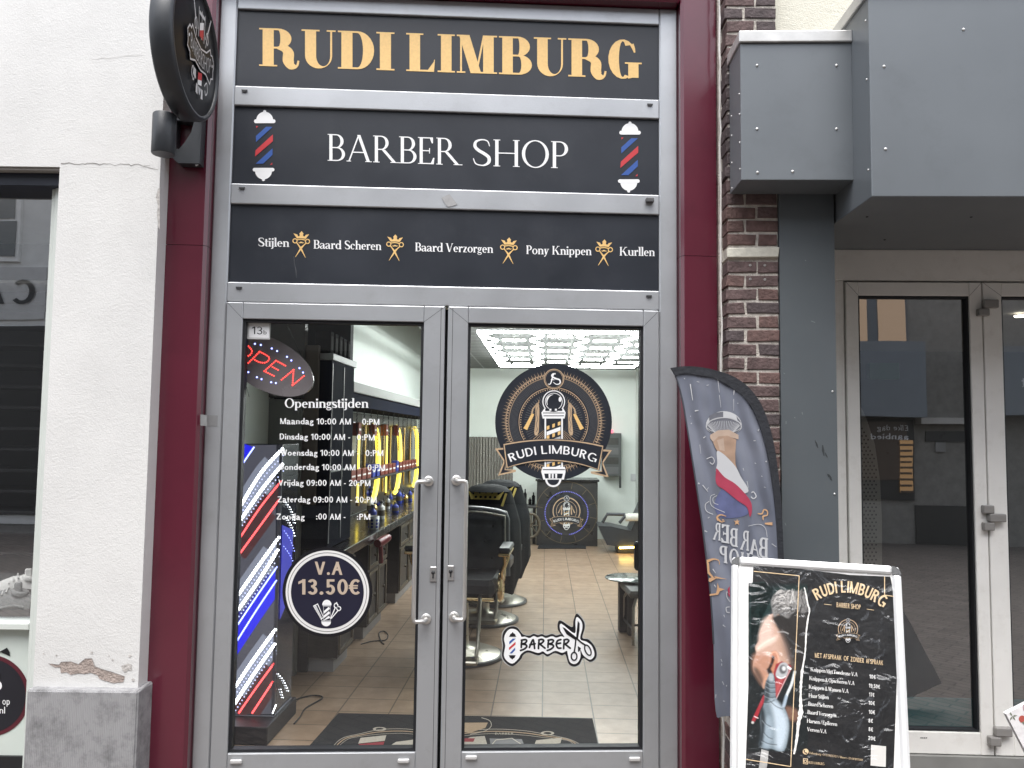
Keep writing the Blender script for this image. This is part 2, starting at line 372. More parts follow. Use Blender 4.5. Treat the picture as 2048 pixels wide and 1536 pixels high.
        if sl > 0: rect(0, .78, w, 1-w); rect(T-w, .78, T, 1-w)
    elif ch == 'K': stem(sl); diag(sl+W, .42, sl+W+.42, 1, w*1.3); diag(sl+W+.4, 0, sl+W+.1, .56, W*1.1); rect(sl+W+.34, 1-st, sl+W+.62, 1); rect(sl+W+.34, 0, sl+W+.7, st); a = sl+W+.68
    elif ch == 'Z': rect(0, 1-w, .62, 1); rect(0, 0, .64, w); diag(0, w, .62-W*1.2, 1-w, W*1.2); a = .66
    elif ch in 'il': stem(sl, 0, X if ch == 'i' else 1.04, W, t=(1.2, 0)); a = W+2*sl; (dot(sl+W/2, .88, W*.62) if ch == 'i' else None)
    elif ch == 'j': stem(sl, 0, X, W, t=(1.2, 0), b=None); path([(sl+W/2, .02), (sl+W*.4, -.16), (sl-.08, -.24)], [W, W*.8, w]); dot(sl+W/2, .88, W*.62); a = W+1.6*sl
    elif ch in 'nhmu':
        if ch == 'u':
            stem(sl, .16, X, W, t=(1, 0), b=None); stem(sl+.4, 0, X, W, t=(1, 0), b=(0, 1)); ell2(sl+.2+W*.5, .2, .2+W*.5, .2, sl+.2+W*.4, .2, .2-W*.6, .12, 180, 300); a = .4+W+2*sl
        else:
            stem(sl, 0, X if ch != 'h' else 1.04, W, t=(1, 0))
            for k in range(2 if ch == 'm' else 1):
                o = sl+.4*k; stem(o+.38, 0, X-.17, W, t=None); ell2(o+.19+W*.6, X-.18, .19+W*.4, .19, o+.19+W*.2, X-.2, .19-W*.2, .12, 0, 150)
            a = .38*(2 if ch == 'm' else 1)+W+2*sl
    elif ch == 'r': stem(sl, 0, X, W, t=(1, 0)); path([(sl+W*.8, X-.2), (sl+W+.07, X-.05), (sl+W+.17, X-.03)], [w, w*1.4, W*.9]); dot(sl+W+.17, X-.08, W*.55); a = sl+W+.24
    elif ch == 'b': stem(sl, 0, 1.04, W, t=(1, 0), b=None); ell(sl+W*.6+.19, X/2, .25+W*.2, X/2+.01, -140, 140, W, w); a = sl+W*.8+.46
    elif ch in 'dpq':
        if ch == 'd': ell(.25+W*.2, X/2, .25+W*.2, X/2+.01, 40, 320, W, w); stem(.4+W*.2, 0, 1.04, W, t=(1, 0), b=(0, 1)); a = .4+W*1.2+sl
        else: stem(sl, -.28, X, W, t=(1, 0)); ell(sl+W*.6+.19, X/2, .25+W*.2, X/2+.01, -135, 135, W, w); a = sl+W*.8+.46
    elif ch == 'a':
        stem(.32, .06, X-.15, W, t=None, b=None); path([(.04, X-.15), (.1, X-.04), (.22, X-.02), (.3+W*.4, X-.08), (.32+W*.5, X-.2)], [W*.8, w*1.3, w, W*.7, W]); path([(.34, .36), (.14, .3), (.05, .16), (.12, .03), (.24, .05), (.34, .14)], [w, w*1.4, W, w*1.5, w, w*.8]); path([(.32+W*.5, .1), (.36+W*.6, .03), (.44+W*.6, .05)], [W, w*1.6, w]); a = .46+W*.6
    elif ch in 'ec':
        rx = .25+W*.15; ell(rx, X/2, rx, X/2+.01, 0 if ch == 'e' else 45, 315, W, w)
        if ch == 'e': rect(W*.9, X/2, rx*2-W*.4, X/2+w)
        else: dot(rx*1.65, X*.8, W*.5)
        a = rx*2
    elif ch == 'o': rx = .28+W*.15; ell(rx, X/2, rx, X/2+.01, 0, 360, W, w, 24); a = rx*2
    elif ch == 's': S_(.19+W*.15, .19+W*.15, X); a = .38+W*.3
    elif ch == 't': stem(.08, .1, .86, W, t=None, b=None); rect(0, X-w*1.2, .34, X); path([(.08+W*.5, .12), (.12+W*.5, .03), (.3, .05)], [W, W*.7, w*.7]); a = .34
    elif ch in 'yv':
        diag(.22-W*.4, 0, .04, X, W); diag(.22-w*.3, 0, .44, X, w*1.2); rect(0, X-st, .1+W, X); rect(.36, X-st, .56, X)
        if ch == 'y': path([(.25, .06), (.17, -.14), (.06, -.22), (.02, -.17)], [w*1.4, w*1.2, W*.6, W*.6])
        a = .54
    elif ch == 'z': rect(.02, X-w, .44, X); rect(.02, 0, .46, w); diag(.02, w, .44-W*1.1, X-w, W*1.1); a = .48
    elif ch == 'g':
        ell(.22, X*.66, .2, X*.34, 0, 360, W*.85, w, 20); path([(.12, .2), (.06, .1), (.16, .03), (.36, 0), (.44, -.1), (.32, -.22), (.12, -.22), (.03, -.12), (.1, -.02)], [w, w*1.4, W*.8, W*.7, w*1.3, w, w, w*1.2, w]); rect(.34, X-w*1.6, .5, X-.01); a = .5
    elif ch == 'N': T = .7; rect(sl, 0, sl+w, 1); rect(sl+T-w, 0, sl+T, 1); diag(sl+T-W*1.1, 0, sl, 1, W*1.1); a = T+2*sl
    elif ch == 'k': stem(sl, 0, 1.04, W); diag(sl+W, .22, sl+W+.26, X, w*1.3); diag(sl+W+.26, 0, sl+W+.03, .36, W*1.1); a = sl+W*2+.27
    elif ch == '0': ell(.3, .5, .3, .51, 0, 360, W, w, 26); a = .6
    elif ch == '1': rect(.22, 0, .22+W, 1); g.append([(.22+W*.4, 1), (.0, .84), (.0, .84-w*1.1), (.22+W*.2, .80)]); a = .24+W
    elif ch == '2': path([(.07, .70), (.13, .89), (.29, .96-w*.2), (.46, .88), (.49, .70), (.38, .48), (.2, .26), (.1, w)], [W*.9, w, w, W, W, W, W]); rect(.03, 0, .57, w); a = .58
    elif ch == '3': ell(.25, .74, .26, .27, -90, 160, W, w); ell(.26, .27, .28, .28, -160, 90, W, w); rect(.18, .5-w*.2, .3, .5+w*.7); a = .55
    elif ch == '4': rect(.36, 0, .36+W, 1); rect(0, .22, .62, .22+w); diag(0, .22+w, .36, 1, W); a = .62
    elif ch == '5': rect(.1, 1-w, .52, 1); rect(.08, .46, .08+W*.85, 1); ell(.27, .32, .28, .33, -155, 128, W, w); a = .56
    elif ch == '6': ell(.29, .3, .28, .31, 0, 360, W, w, 24); path([(.06, .34), (.12, .7), (.3, .93), (.5, .93)], [W, W, w*1.1, w]); a = .58
    elif ch == '7': rect(.02, 1-w, .54, 1); diag(.12, 0, .54-W, 1-w, W); a = .56
    elif ch == '8': ell(.28, .73, .25, .27, 0, 360, W, w, 22); ell(.28, .27, .28, .28, 0, 360, W, w, 22); a = .56
    elif ch == '9': ell(.28, .68, .28, .31, 0, 360, W, w, 24); path([(.5, .66), (.44, .3), (.27, .06), (.08, .07)], [W, W, w*1.1, w]); a = .57
    elif ch == ':': q = W*.55; [g.append([(.02, y-q), (.02+2*q, y-q), (.02+2*q, y+q), (.02, y+q)]) for y in (q, X-q)]; a = .04+2*q
    elif ch == '-': rect(.02, .30, .30, .30+w); a = .32
    elif ch == '+': rect(.0, .38, .5, .38+w); rect(.25-w/2, .38-.2, .25+w/2, .38); rect(.25-w/2, .38+w, .25+w/2, .62); a = .5
    elif ch == '\u20ac': ell(.40, .5, .34, .51, 48, 312, W, w, 20); rect(0, .53, .52, .53+w*.62); rect(0, .47-w*.62, .50, .47); a = .66
    elif ch == '&': path([(.62, .34), (.5, .1), (.3, .01), (.1, .1), (.1, .3), (.3, .5), (.44, .72), (.38, .92), (.27, .97), (.17, .85), (.22, .66), (.42, .3), (.66, 0)], [w, w, W*.7, W, W*.8, w, W*.8, w, w, W*.7, W*.8, W, W]); a = .7
    elif ch == '.': dot(.1, W*.5, W*.6); a = .2
    elif ch == '/': diag(0, 0, .3, 1, w*1.4); a = .36
    return g, a
def serif_text(txt, S, sp, word):
    x = 0.0; out = []
    for i, ch in enumerate(txt):
        if ch == ' ': x += word; continue
        g, a = serif_glyph(ch, S)
        for k, p in enumerate(g): out.append(([(px+x, py) for px, py in p], k))
        x += a + sp
    xs = [p[0] for q, _ in out for p in q]; x0, x1 = min(xs), max(xs)
    return [([(px-x0, py) for px, py in q], k) for q, k in out], x1-x0
# ================================================================== shared materials
alu = pm('satin aluminium paint', (.455, .472, .495), .40, .55, .05, 3, .04, 220, dirt=(.30, .29, .28), ds=7, damt=.25)
alu2 = pm('satin aluminium door paint', (.448, .465, .487), .40, .55, .05, 3, .04, 220, dirt=(.26, .25, .25), ds=6, damt=.3)
red = pm('dark red coated panel', (.108, .013, .029), .22, 0, .06, 2, 0, coat=.6, dirt=(.065, .007, .018), ds=2.5, damt=.4)
blk = pm('black vinyl panel', (.016, .020, .029), .42, 0, .12, 4, 0, dirt=(.05, .052, .06), ds=5, damt=.25)
gold = pm('gold vinyl', (.80, .53, .21), .45, 0, .06, 90, 0)
whv = pm('white vinyl', (.86, .87, .88), .45, 0, .02)
rubber = pm('black rubber gasket', (.008, .009, .012), .6, 0, .1)
dline = pm('dark joint line', (.05, .05, .055), .8, 0, .1)
steel = pm('brushed stainless steel', (.66, .65, .63), .36, .85, .04, 8)
plas = pm('dark grey plastic', (.03, .031, .034), .5, 0, .1)
# ================================================================== ground
def brickmat(name, c1, c2, mortar, bw, rh, off=0.5, sc=1.0, rot=0.0, origin=(0, 0, 0), msize=.02, rough=.7, bump=.4, coat=0.0):
    m = bpy.data.materials.new(name); t, b = nodes(m); N = t.nodes; L = t.links
    g = N.new('ShaderNodeNewGeometry'); mp = N.new('ShaderNodeMapping'); mp.vector_type = 'TEXTURE'
    mp.inputs['Location'].default_value = origin; mp.inputs['Rotation'].default_value = (0, 0, rot); L.new(g.outputs['Position'], mp.inputs['Vector'])
    br = N.new('ShaderNodeTexBrick'); br.offset = off; br.inputs['Scale'].default_value = 1.0; br.inputs['Brick Width'].default_value = bw; br.inputs['Row Height'].default_value = rh
    br.inputs['Mortar Size'].default_value = msize; br.inputs['Mortar Smooth'].default_value = .1; br.inputs['Color1'].default_value = (*c1, 1); br.inputs['Color2'].default_value = (*c2, 1); br.inputs['Mortar'].default_value = (*mortar, 1)
    L.new(mp.outputs[0], br.inputs['Vector'])
    n = N.new('ShaderNodeTexNoise'); n.inputs['Scale'].default_value = 9; n.inputs['Detail'].default_value = 8; n.inputs['Roughness'].default_value = .65; L.new(g.outputs['Position'], n.inputs['Vector'])
    r = N.new('ShaderNodeValToRGB'); r.color_ramp.elements[0].position = .3; r.color_ramp.elements[1].position = .72; r.color_ramp.elements[0].color = (.74, .73, .72, 1); r.color_ramp.elements[1].color = (1.12, 1.12, 1.12, 1); L.new(n.outputs['Fac'], r.inputs['Fac'])
    mx = N.new('ShaderNodeMix'); mx.data_type = 'RGBA'; mx.blend_type = 'MULTIPLY'; mx.inputs['Factor'].default_value = 1; L.new(br.outputs['Color'], mx.inputs['A']); L.new(r.outputs[0], mx.inputs['B']); L.new(mx.outputs['Result'], b.inputs['Base Color'])
    b.inputs['Roughness'].default_value = rough
    if coat: sock(b, 'Coat Weight').default_value = coat; sock(b, 'Coat Roughness').default_value = .2
    bp = N.new('ShaderNodeBump'); bp.inputs['Strength'].default_value = bump; bp.inputs['Distance'].default_value = .004; bp.invert = True; L.new(br.outputs['Fac'], bp.inputs['Height']); L.new(bp.outputs[0], b.inputs['Normal'])
    MATS[name] = m; return m
paving = brickmat('street brick paving', (.17, .145, .13), (.125, .108, .096), (.055, .05, .046), .21, .07, .5, rot=R_(38), msize=.006, rough=.75)
m = MB(); m.add([(-60, -60, 0), (60, -60, 0), (60, 60, 0), (-60, 60, 0)], [(0, 1, 2, 3)], paving); tag(m.build('pavement'), kind='structure')
# ================================================================== barber shop front
F = Pl((0, 0, 0), (1, 0, 0), (0, 0, 1))
XA, XB, FL, FR, g1, g2, g3, g4, m1, m2 = -1.139, .865, -1.217, .952, -1.062, -.236, -.032, .789, -.1395, -.1255
shop = thing('barber_shop_building', 'narrow barber shop with silver double door, black sign panels and dark red posts', 'shop', (-.13, .06, 0))
def part(fn, name, parent, label=None, **k):
    m = MB(); fn(m); o = m.build(name, parent, **k)
    if label: o['label'] = label
    return o
for x0, x1 in ((FL, XA), (XB, FR)): part(lambda m: m.bev((x0, 0, 0), (x1, .12, 3.665), alu, .006), 'frame_stile', shop)
RZ = ((3.587, 3.664), (3.122, 3.214), (2.655, 2.749), (2.198, 2.288))
rails = [part(lambda m: m.bev((XA+.0006, .0015, a), (XB-.0006, .12, b), alu, .004), 'frame_rail', shop) for a, b in RZ]
for (x, y), k in zip(((489, 182), (484, 377), (478, 576), (1300, 210), (1298, 593)), (1, 2, 3, 1, 3)):
    a, b = F.px(x, y); part(lambda m: m.prism([(a-.014, b+.005), (a+.014, b+.005), (a+.010, b-.005), (a-.010, b-.005)], 0, .005, plas, F), 'drain_cap', rails[k])
a, b = F.px(1298.5, 402); part(lambda m: (m.bev((a-.019, -.022, b-.011), (a+.019, 0, b+.011), pm('grey plastic cap', (.09, .09, .095), .5), .004)), 'drain_cap', rails[2], 'larger grey plastic cap')
tapem = pm('grey adhesive residue', (.36, .36, .365), .7, 0, .12, 40)
ar = Art(F, .0012); ar.poly([(883, 396), (899, 388), (915, 409), (906, 412), (897, 414), (893, 412)], tapem); o = ar.build('tape_residue', rails[2])
# posts
ysr = -.065
px_seamL = F.off(.065).px(375, 490)[1]; px_seamR = F.off(.065).px(1400, 512)[1]
def post(x0, x1, zs):
    m = MB(); m.bev((x0, ysr, 0), (x1, .14, zs-.0012), red, .014, ends=False); m.bev((x0, ysr, zs+.0012), (x1, .14, 4.6), red, .014, ends=False); m.box((x0+.01, ysr+.016, zs-.004), (x1-.01, .12, zs+.004), dline)
    return m.build('red_post', shop)
post(-1.50, FL-.0005, px_seamL); post(FR+.0005, F.off(.065).px(1439, 520)[0], px_seamR)
part(lambda m: m.bev((FL+.0005, ysr+.004, 3.668), (FR-.0005, .14, 4.6), red, .012), 'red_lintel', shop)
tp = F.off(.0665); ar = Art(tp, .0008); ar.poly([(401, 829), (414, 830), (414, 852), (401, 851)], pm('grey duct tape', (.27, .275, .28), .35, .2, .08, 60)); ar.build('tape_strip', shop)
ar = Art(F, .001); ar.poly([(415, 830), (436, 831), (435, 853), (414, 852)], MATS['grey duct tape']); ar.build('tape_strip', shop)
# upper building body and interior shell come further down
# ------------------------------------------------------------------ sign panels
def panel(z0, z1, label):
    t = thing('sign_panel', label, 'sign', (-.137, .02, z0)); part(lambda m: m.box((XA+.001, .016, z0+.0008), (XB-.001, .05, z1-.0008), blk), 'board', t); return t
SP = F.off(-.016)
p1 = panel(3.214, 3.587, 'topmost black sign board with big gold serif letters above the shop door')
FAT = Sf(.27, .047, .085, .04, True)
ar = Art(SP, .0015); ar.serif('RUDI', (518.5, 132), (789, 141.3), 76, gold, FAT, sp=.055); ar.serif('LIMBURG', (812.5, 142.2), (1283.5, 157.8), 76, gold, FAT, sp=.05); ar.build('lettering', p1)
p2 = panel(2.749, 3.122, 'middle black sign board with thin white capitals between two striped poles')
LT = Sf(.105, .04, .055, .028)
ar = Art(SP, .0015); ar.serif('BARBER', (655.5, 321.6), (925, 330.8), 53.5, whv, LT, sp=.05); ar.serif('SHOP', (946, 331.5), (1136, 337), 53.5, whv, LT, sp=.07); ar.build('lettering', p2)
blue = pm('blue vinyl', (.035, .10, .36), .45, 0, .03); redv = pm('red vinyl', (.55, .045, .055), .45, 0, .03)
def pole_emblem(cx, cy, parent, ox=375, oy=1120, sc=3.84):
    ar = Art(SP, .0015, T=lambda x, y: SP.px(cx+(x-ox)/sc, cy+(y-oy)/sc))
    ar.poly(arcpts(382, 925, 65, 66, 180, 360, 20), whv); ar.disc((382, 858), 12, whv, dh=.0002); ar.poly(arcpts(314, 932, 14, 15, 90, 270, 8)+arcpts(451, 932, 14, 15, -90, 90, 8), whv, dh=.0003)
    ar.poly(arcpts(373, 1312, 65, 66, 0, 180, 20), whv); ar.disc((372, 1380), 12, whv, dh=.0002); ar.poly(arcpts(304, 1304, 14, 14, 90, 270, 8)+arcpts(443, 1304, 14, 14, -90, 90, 8), whv, dh=.0003)
    ar.poly([(392, 975), (443, 975), (315, 1092), (315, 1045)], blue); ar.poly([(445, 1033), (445, 1085), (308, 1203), (312, 1155)], redv); ar.poly([(442, 1140), (442, 1190), (370, 1258), (313, 1258)], blue)
    ar.poly([(316, 968), (333, 970), (318, 985)], redv); ar.poly([(440, 1248), (440, 1266), (423, 1266)], redv)
    return ar.build('pole_emblem', parent)
pole_emblem(527.7, 291.7, p2); pole_emblem(1258.6, 313.9, p2, 1530, 1205-0, 3.84) if False else pole_emblem(1258.0, 314.5, p2)
p3 = panel(2.288, 2.655, 'lowest black sign board with small white service names and gold crown emblems')
BD = Sf(.165, .06, .055, .055)
ar = Art(SP, .0015)
for s, a, b in (('Stijlen', (516.8, 492.7), (578.7, 494)), ('Baard', (627.4, 497.2), (683, 498.5)), ('Scheren', (689.5, 498.5), (762.8, 500.3)), ('Baard', (830.5, 502.5), (886, 503.8)), ('Verzorgen', (891.5, 503.8), (986.3, 506)),
                ('Pony', (1052.5, 508.2), (1098, 509)), ('Knippen', (1104.5, 509.2), (1183, 510.6)), ('Kurllen', (1239.3, 511.2), (1309.5, 512.4))):
    ar.serif(s, a, b, 17.2, whv, BD, sp=.035)
ar.build('lettering', p3)
ar = Art(SP, .0012); scr = pm('pale scratch', (.09, .095, .105), .7, 0, .2, 80); ar.stroke([(588, 513), (589, 527), (592, 540), (593, 556)], [1.2, .8, 1.4, .5], scr); ar.build('scratch', p3)
def crown_emblem(cx, cy):
    ar = Art(SP, .0015, T=lambda x, y: SP.px(cx+(x-622)/19.2, cy+(y-655)/19.2))
    ar.poly([(325, 230), (478, 275), (485, 320), (525, 345), (565, 320), (572, 280), (552, 240), (640, 145), (712, 240), (690, 285), (700, 330), (740, 350), (780, 325), (790, 290), (930, 262), (800, 440), (620, 415), (460, 425)], gold)
    ar.ring((385, 518), 62, 98, gold, n=28); ar.ring((865, 540), 62, 98, gold, n=28)
    ar.stroke([(470, 475), (620, 455), (790, 490)], 38, gold, dh=.0002)
    ar.poly([(510, 570), (560, 580), (600, 545), (620, 555), (645, 548), (690, 585), (745, 575), (700, 612), (620, 600), (545, 612)], gold)
    ar.stroke([(452, 590), (520, 680), (600, 790), (790, 1165)], [40, 42, 75, 14], gold, dh=.0003); ar.stroke([(805, 610), (720, 690), (630, 780), (395, 1145)], [40, 42, 75, 14], gold, dh=.0004)
    return ar.build('crown_scissors_emblem', p3)
for c in ((602.5, 489), (790, 495.5), (1017.5, 501.5), (1208, 505.5)): crown_emblem(*c)
# ------------------------------------------------------------------ logo artwork (reused on the door, on the desk inside and on the pavement board)
taup = pm('tan vinyl', (.50, .36, .23), .5, 0, .08, 60); grv = pm('grey vinyl', (.10, .10, .105), .5, 0, .05); lgv = pm('light grey vinyl', (.52, .53, .55), .45, 0, .05)
def logo(ar, cx, cy, R, small=False, T0=None, base=None):
    T0 = T0 or ar.T; base = base or blk; q = R/690.0
    old = ar.T; ar.T = lambda x, y: T0(cx+(x-750)*q, cy+(y-735)*q)
    if base: ar.disc((750, 735), 690, base, n=72)
    ar.up(.0004)
    if not small:
        vs = []; 
        for k in range(190):
            a = 2*math.pi*k/190; r1 = 620 if k % 2 else 585; d = .0085
            ar.poly([(750+560*math.cos(a-d), 735+560*math.sin(a-d)), (750+r1*math.cos(a), 735+r1*math.sin(a)), (750+560*math.cos(a+d), 735+560*math.sin(a+d))], taup)
        for k in range(7): ar.ring((750, 735), 432+k*14, 436+k*14, grv, n=72)
        for k in range(72):
            a = 2*math.pi*k/72
            ar.stroke([(750+150*math.cos(a), 735+150*math.sin(a)), (750+345*math.cos(a), 735+345*math.sin(a))], [3, 7], taup if .2 < (a/math.pi) < .8 else grv)
        for k in range(86):
            a = 2*math.pi*k/86; ar.disc((750+388*math.cos(a), 735+388*math.sin(a)), 7, taup, n=6)
    ar.ring((750, 735), 540, 566, taup, n=90); ar.ring((750, 735), 526, 532 if not small else 540, taup, n=90); ar.ring((750, 735), 404, 412 if not small else 422, taup, n=72)
    if not small:
        ar.up(.0003)
        for k in range(110):
            a = 2*math.pi*k/110; ar.disc((750+549*math.cos(a), 735+549*math.sin(a)), 11, base, n=7)
    ar.up(.0004)
    for sg in (1, -1):
        X = lambda x: x if sg == 1 else 1502-x
        ar.poly([(X(x), y) for x, y in ((545, 510), (575, 508), (583, 600), (575, 850), (556, 892), (530, 890), (521, 855), (538, 700), (536, 560))], taup)
        ar.poly([(X(x), y) for x, y in ((492, 628), (522, 642), (438, 828), (393, 806), (420, 765))], taup if small else gold)
        ar.stroke([(X(550), 520), (X(505), 580), (X(492), 640)], [10, 16, 22], taup); ar.stroke([(X(578), 470), (X(576), 500), (X(560), 515)], [6, 10, 14], taup)
        if not small: ar.stroke(catmull([(X(560), 560), (X(548), 640), (X(565), 700), (X(545), 760), (X(560), 820), (X(542), 850)], 4), 5, base, dh=.0002)
    ar.up(.0004)
    if not small:
        ar.disc((755, 225), 120, base, n=30, dh=.0002); ar.ring((755, 225), 110, 120, taup, n=36, dh=.0004); ar.ring((755, 225), 100, 104, taup, n=36, dh=.0004)
        ar.stroke(catmull([(686, 284), (715, 278), (745, 180), (772, 158)], 5), [8, 12, 14, 10], whv, dh=.0005); ar.stroke([(718, 234), (760, 234)], 8, whv, dh=.0006); ar.stroke(catmull([(775, 168), (745, 162), (728, 190), (770, 218), (820, 235), (825, 275), (785, 288), (745, 262)], 5), [8, 12, 14, 20, 18, 14, 10, 6], whv, dh=.0007)
    else: ar.disc((755, 225), 118, base, n=24, dh=.0002); ar.ring((755, 225), 95, 116, lgv, n=24, dh=.0004); ar.stroke([(715, 270), (760, 170), (800, 270)], 22, lgv, dh=.0005)
    # top ball, collar and striped glass
    ar.disc((752, 492), 134, whv, n=36); ar.poly([(606, 622), (645, 566), (862, 566), (893, 622), (880, 692), (622, 692)], whv, dh=.0001)
    ar.poly([(643, 690), (860, 690), (860, 1290), (643, 1290)], whv, dh=.0002)
    ar.up(.0004); ar.ring((752, 492), 104, 122, base, n=36); ar.disc((752, 492), 96, base, n=36)
    ar.poly([(652, 574), (852, 574), (852, 602), (652, 602)], base, dh=.0001); ar.poly([(625, 622), (878, 622), (876, 630), (627, 630)], base, dh=.0001); ar.poly([(632, 655), (872, 655), (870, 664), (634, 664)], base, dh=.0001)
    ar.poly([(662, 692), (840, 692), (840, 1262), (662, 1262)], base, dh=.0001)
    ar.up(.0004)
    ar.stroke(arcpts(752, 492, 82, 82, 150, 265, 14), [4, 20, 4], whv); ar.poly(arcpts(826, 466, 17, 30, 0, 340, 12), whv)
    for x in (700, 765): ar.poly([(x, 576), (x+24, 576), (x+24, 600), (x, 600)], whv)
    for k in (0, 1, 2, 4, 5):
        y = 690+k*113; ar.poly([(668, y+45), (832, y-15), (832, y+30 if k else y-10), (668, y+90 if k else y+40)], whv if k % 2 else lgv)
        for j, x in enumerate((668, 735, 776, 800)):
            x1 = min(832, x+(32, 30, 14, 32)[j]); f = lambda xx: y+92-(xx-668)*.366
            ar.poly([(x, f(x)+2), (x1, f(x1)+2), (x1, f(x1)+44), (x, f(x)+44)], gold if j < 2 or j == 3 else base)
    # lower collar and ball
    ar.up(.0003); ar.poly([(604, 1320), (622, 1262), (882, 1262), (892, 1320), (872, 1412), (628, 1412)], whv); ar.disc((746, 1405), 96, whv, n=30, dh=-.00015)
    ar.up(.0004); ar.poly([(640, 1342), (860, 1342), (845, 1398), (652, 1398)], base); ar.poly([(622, 1290), (882, 1290), (882, 1300), (622, 1300)], base); ar.poly(arcpts(746, 1412, 70, 66, 0, 180, 16), base)
    ar.up(.0003)
    for x in (690, 728, 768): ar.poly([(x, 1344), (x+24, 1344), (x+22, 1396), (x+2, 1396)], whv)
    # banner
    for sg in (1, -1):
        X = lambda x: x if sg == 1 else 1495-x
        ar.poly([(X(x), y+(20 if sg < 0 else 0)) for x, y in ((58, 1045), (172, 1036), (180, 1290), (308, 1296), (302, 1322), (94, 1366), (160, 1196))], taup)
        ar.poly([(X(x), y+(20 if sg < 0 else 0)) for x, y in ((92, 1062), (165, 1058), (172, 1300), (262, 1308), (122, 1342), (180, 1196))], base, dh=.0003)
    ar.up(.0006)
    def bar(k):
        top = [(150+k+i*(1195-2*k)/12, 985+k+20*(i/12)-66*(1-((i-6)/6)**2)) for i in range(13)]; bot = [(186+k+i*(1105-2*k)/12, 1285-k+25*(i/12)-98*(1-((i-6)/6)**2)) for i in range(13)]
        return top, bot
    for k, mm, dh in ((0, base, 0), (8, taup, .0002), (22, base, .0004)):
        t, b = bar(k); vs = [ar.w(p, dh) for p in t]+[ar.w(p, dh) for p in b]; ar.add(vs, [(i, i+1, 14+i, 13+i) for i in range(12)], mm)
    ar.up(.0009)
    def warp(u, v):
        x = 243+u*1000; d = (x-745)/500; y = 1106+104*d*d+6*d; s = 2*104*d/500; n = math.hypot(1, s); return (x+v*96*s/n*1.0, y-v*98/n)
    ar.text('RUDI LIMBURG', None, None, 0, whv, .012, warp=warp)
    ar.T = old
# ------------------------------------------------------------------ doors
GY = .034; GP = F.off(-GY)
pane = glassmat('door glass', (.94, .96, .955), .03)
def door(x0, x1, gx0, gx1, z0=.035, z1=2.193, gz0=.185, gz1=2.119):
    m = MB(); y0, y1 = -.006, .058
    for a, b in ((x0, gx0), (gx1, x1)): m.bev((a, y0, z0), (b, y1, z1), alu2, .003)
    m.bev((gx0+.0004, y0+.0012, z0), (gx1-.0004, y1, gz0), alu2, .003); m.bev((gx0+.0004, y0+.0012, gz1), (gx1-.0004, y1, z1), alu2, .003)
    d = m.build('door', shop)
    k = .013; m = MB()
    for c0, c1 in (((gx0, gz0), (gx0+k, gz1)), ((gx1-k, gz0), (gx1, gz1)), ((gx0+k, gz0), (gx1-k, gz0+k)), ((gx0+k, gz1-k), (gx1-k, gz1))): m.box((c0[0], y0+.014, c0[1]), (c1[0], .05, c1[1]), rubber)
    m.build('gasket', d)
    m = MB(); m.add([(gx0+k*.5, GY, gz0+k*.5), (gx1-k*.5, GY, gz0+k*.5), (gx1-k*.5, GY, gz1-k*.5), (gx0+k*.5, GY, gz1-k*.5)], [(0, 1, 2, 3)], pane); m.build('glass_pane', d)
    # mitre joints and rebate lines
    ar = Art(F.off(.006), .0006, T=lambda x, y: (x, y))
    for (a, b), (c, e) in (((x0, z1), (gx0, gz1)), ((x1, z1), (gx1, gz1))): ar.stroke([(a, b), (c, e)], .0016, dline)
    ar.build('mitre_joint', d)
    return d
dL = door(XA+.004, m1, g1, g2); dL['label'] = 'door leaf with opening hours and round price sticker'
dR = door(m2, XB-.004, g3, g4); dR['label'] = 'door leaf with round black logo sticker'
part(lambda m: m.box((m1-.02, .06, .0), (m2+.02, .075, 2.19), rubber), 'weather_strip', shop)
part(lambda m: m.box((XA, .0, .0), (XB, .12, .033), alu), 'threshold', shop)
for d, xs in ((dL, -.158), (dR, -.104)):
    ar = Art(F.off(.006), .0006, T=lambda x, y: (x, y)); ar.stroke([(xs, .04), (xs, 2.19)], .0022, dline); ar.build('rebate_groove', d)
def handle(d, tp, bt, dx):
    m = MB(); a, z1 = F.px(*tp); _, z0 = F.px(*bt); y = -.006
    for z in (z1, z0):
        m.lathe((a, y, z), [(.024, 0), (.024, .006), (.021, .009), (.011, .010)], steel, 20, (0, -1, 0))
    r = .0095; pts = [(a, y-.008, z1)]
    for z, s in ((z1, 1), (z0, -1)):
        q = [(a, y-.03, z), (a+dx*.12, y-.047, z), (a+dx*.35, y-.056, z), (a+dx*.8, y-.06, z), (a+dx*.94, y-.06, z-s*.004), (a+dx, y-.06, z-s*.018)]
        pts += q if s == 1 else list(reversed(q))
    pts.append((a, y-.008, z0)); m.tube(pts, r, steel, 12)
    return m.build('handle', d)
handle(dL, (857.5, 962), (854.5, 1237), -.052); handle(dR, (913, 960.5), (911.5, 1233), .046)
for d, c in ((dL, (866.5, 1147.5)), (dR, (901.5, 1145))):
    a, z = F.px(*c); m = MB(); m.bev((a-.0145, -.013, z-.033), (a+.0145, -.006, z+.033), pm('pale anodised lock plate', (.5, .5, .5), .35, .8), .002)
    m.lathe((a, -.013, z+.008), [(.0085, 0), (.0085, .003), (0, .0031)], plas, 16, (0, -1, 0)); m.box((a-.0035, -.0155, z-.018), (a+.0035, -.013, z+.005), plas); m.build('lock', d)
for d, c in ((dL, (473.5, 1521.5)), (dL, (807.5, 1520)), (dR, (942.5, 1513.5)), (dR, (1268.5, 1516.5))):
    a, z = F.px(*c); part(lambda m: m.bev((a-.026, -.018, z-.008), (a+.026, -.006, z+.010), pm('pale drain cover', (.62, .62, .62), .4, .3), .004), 'drain_cover', d)
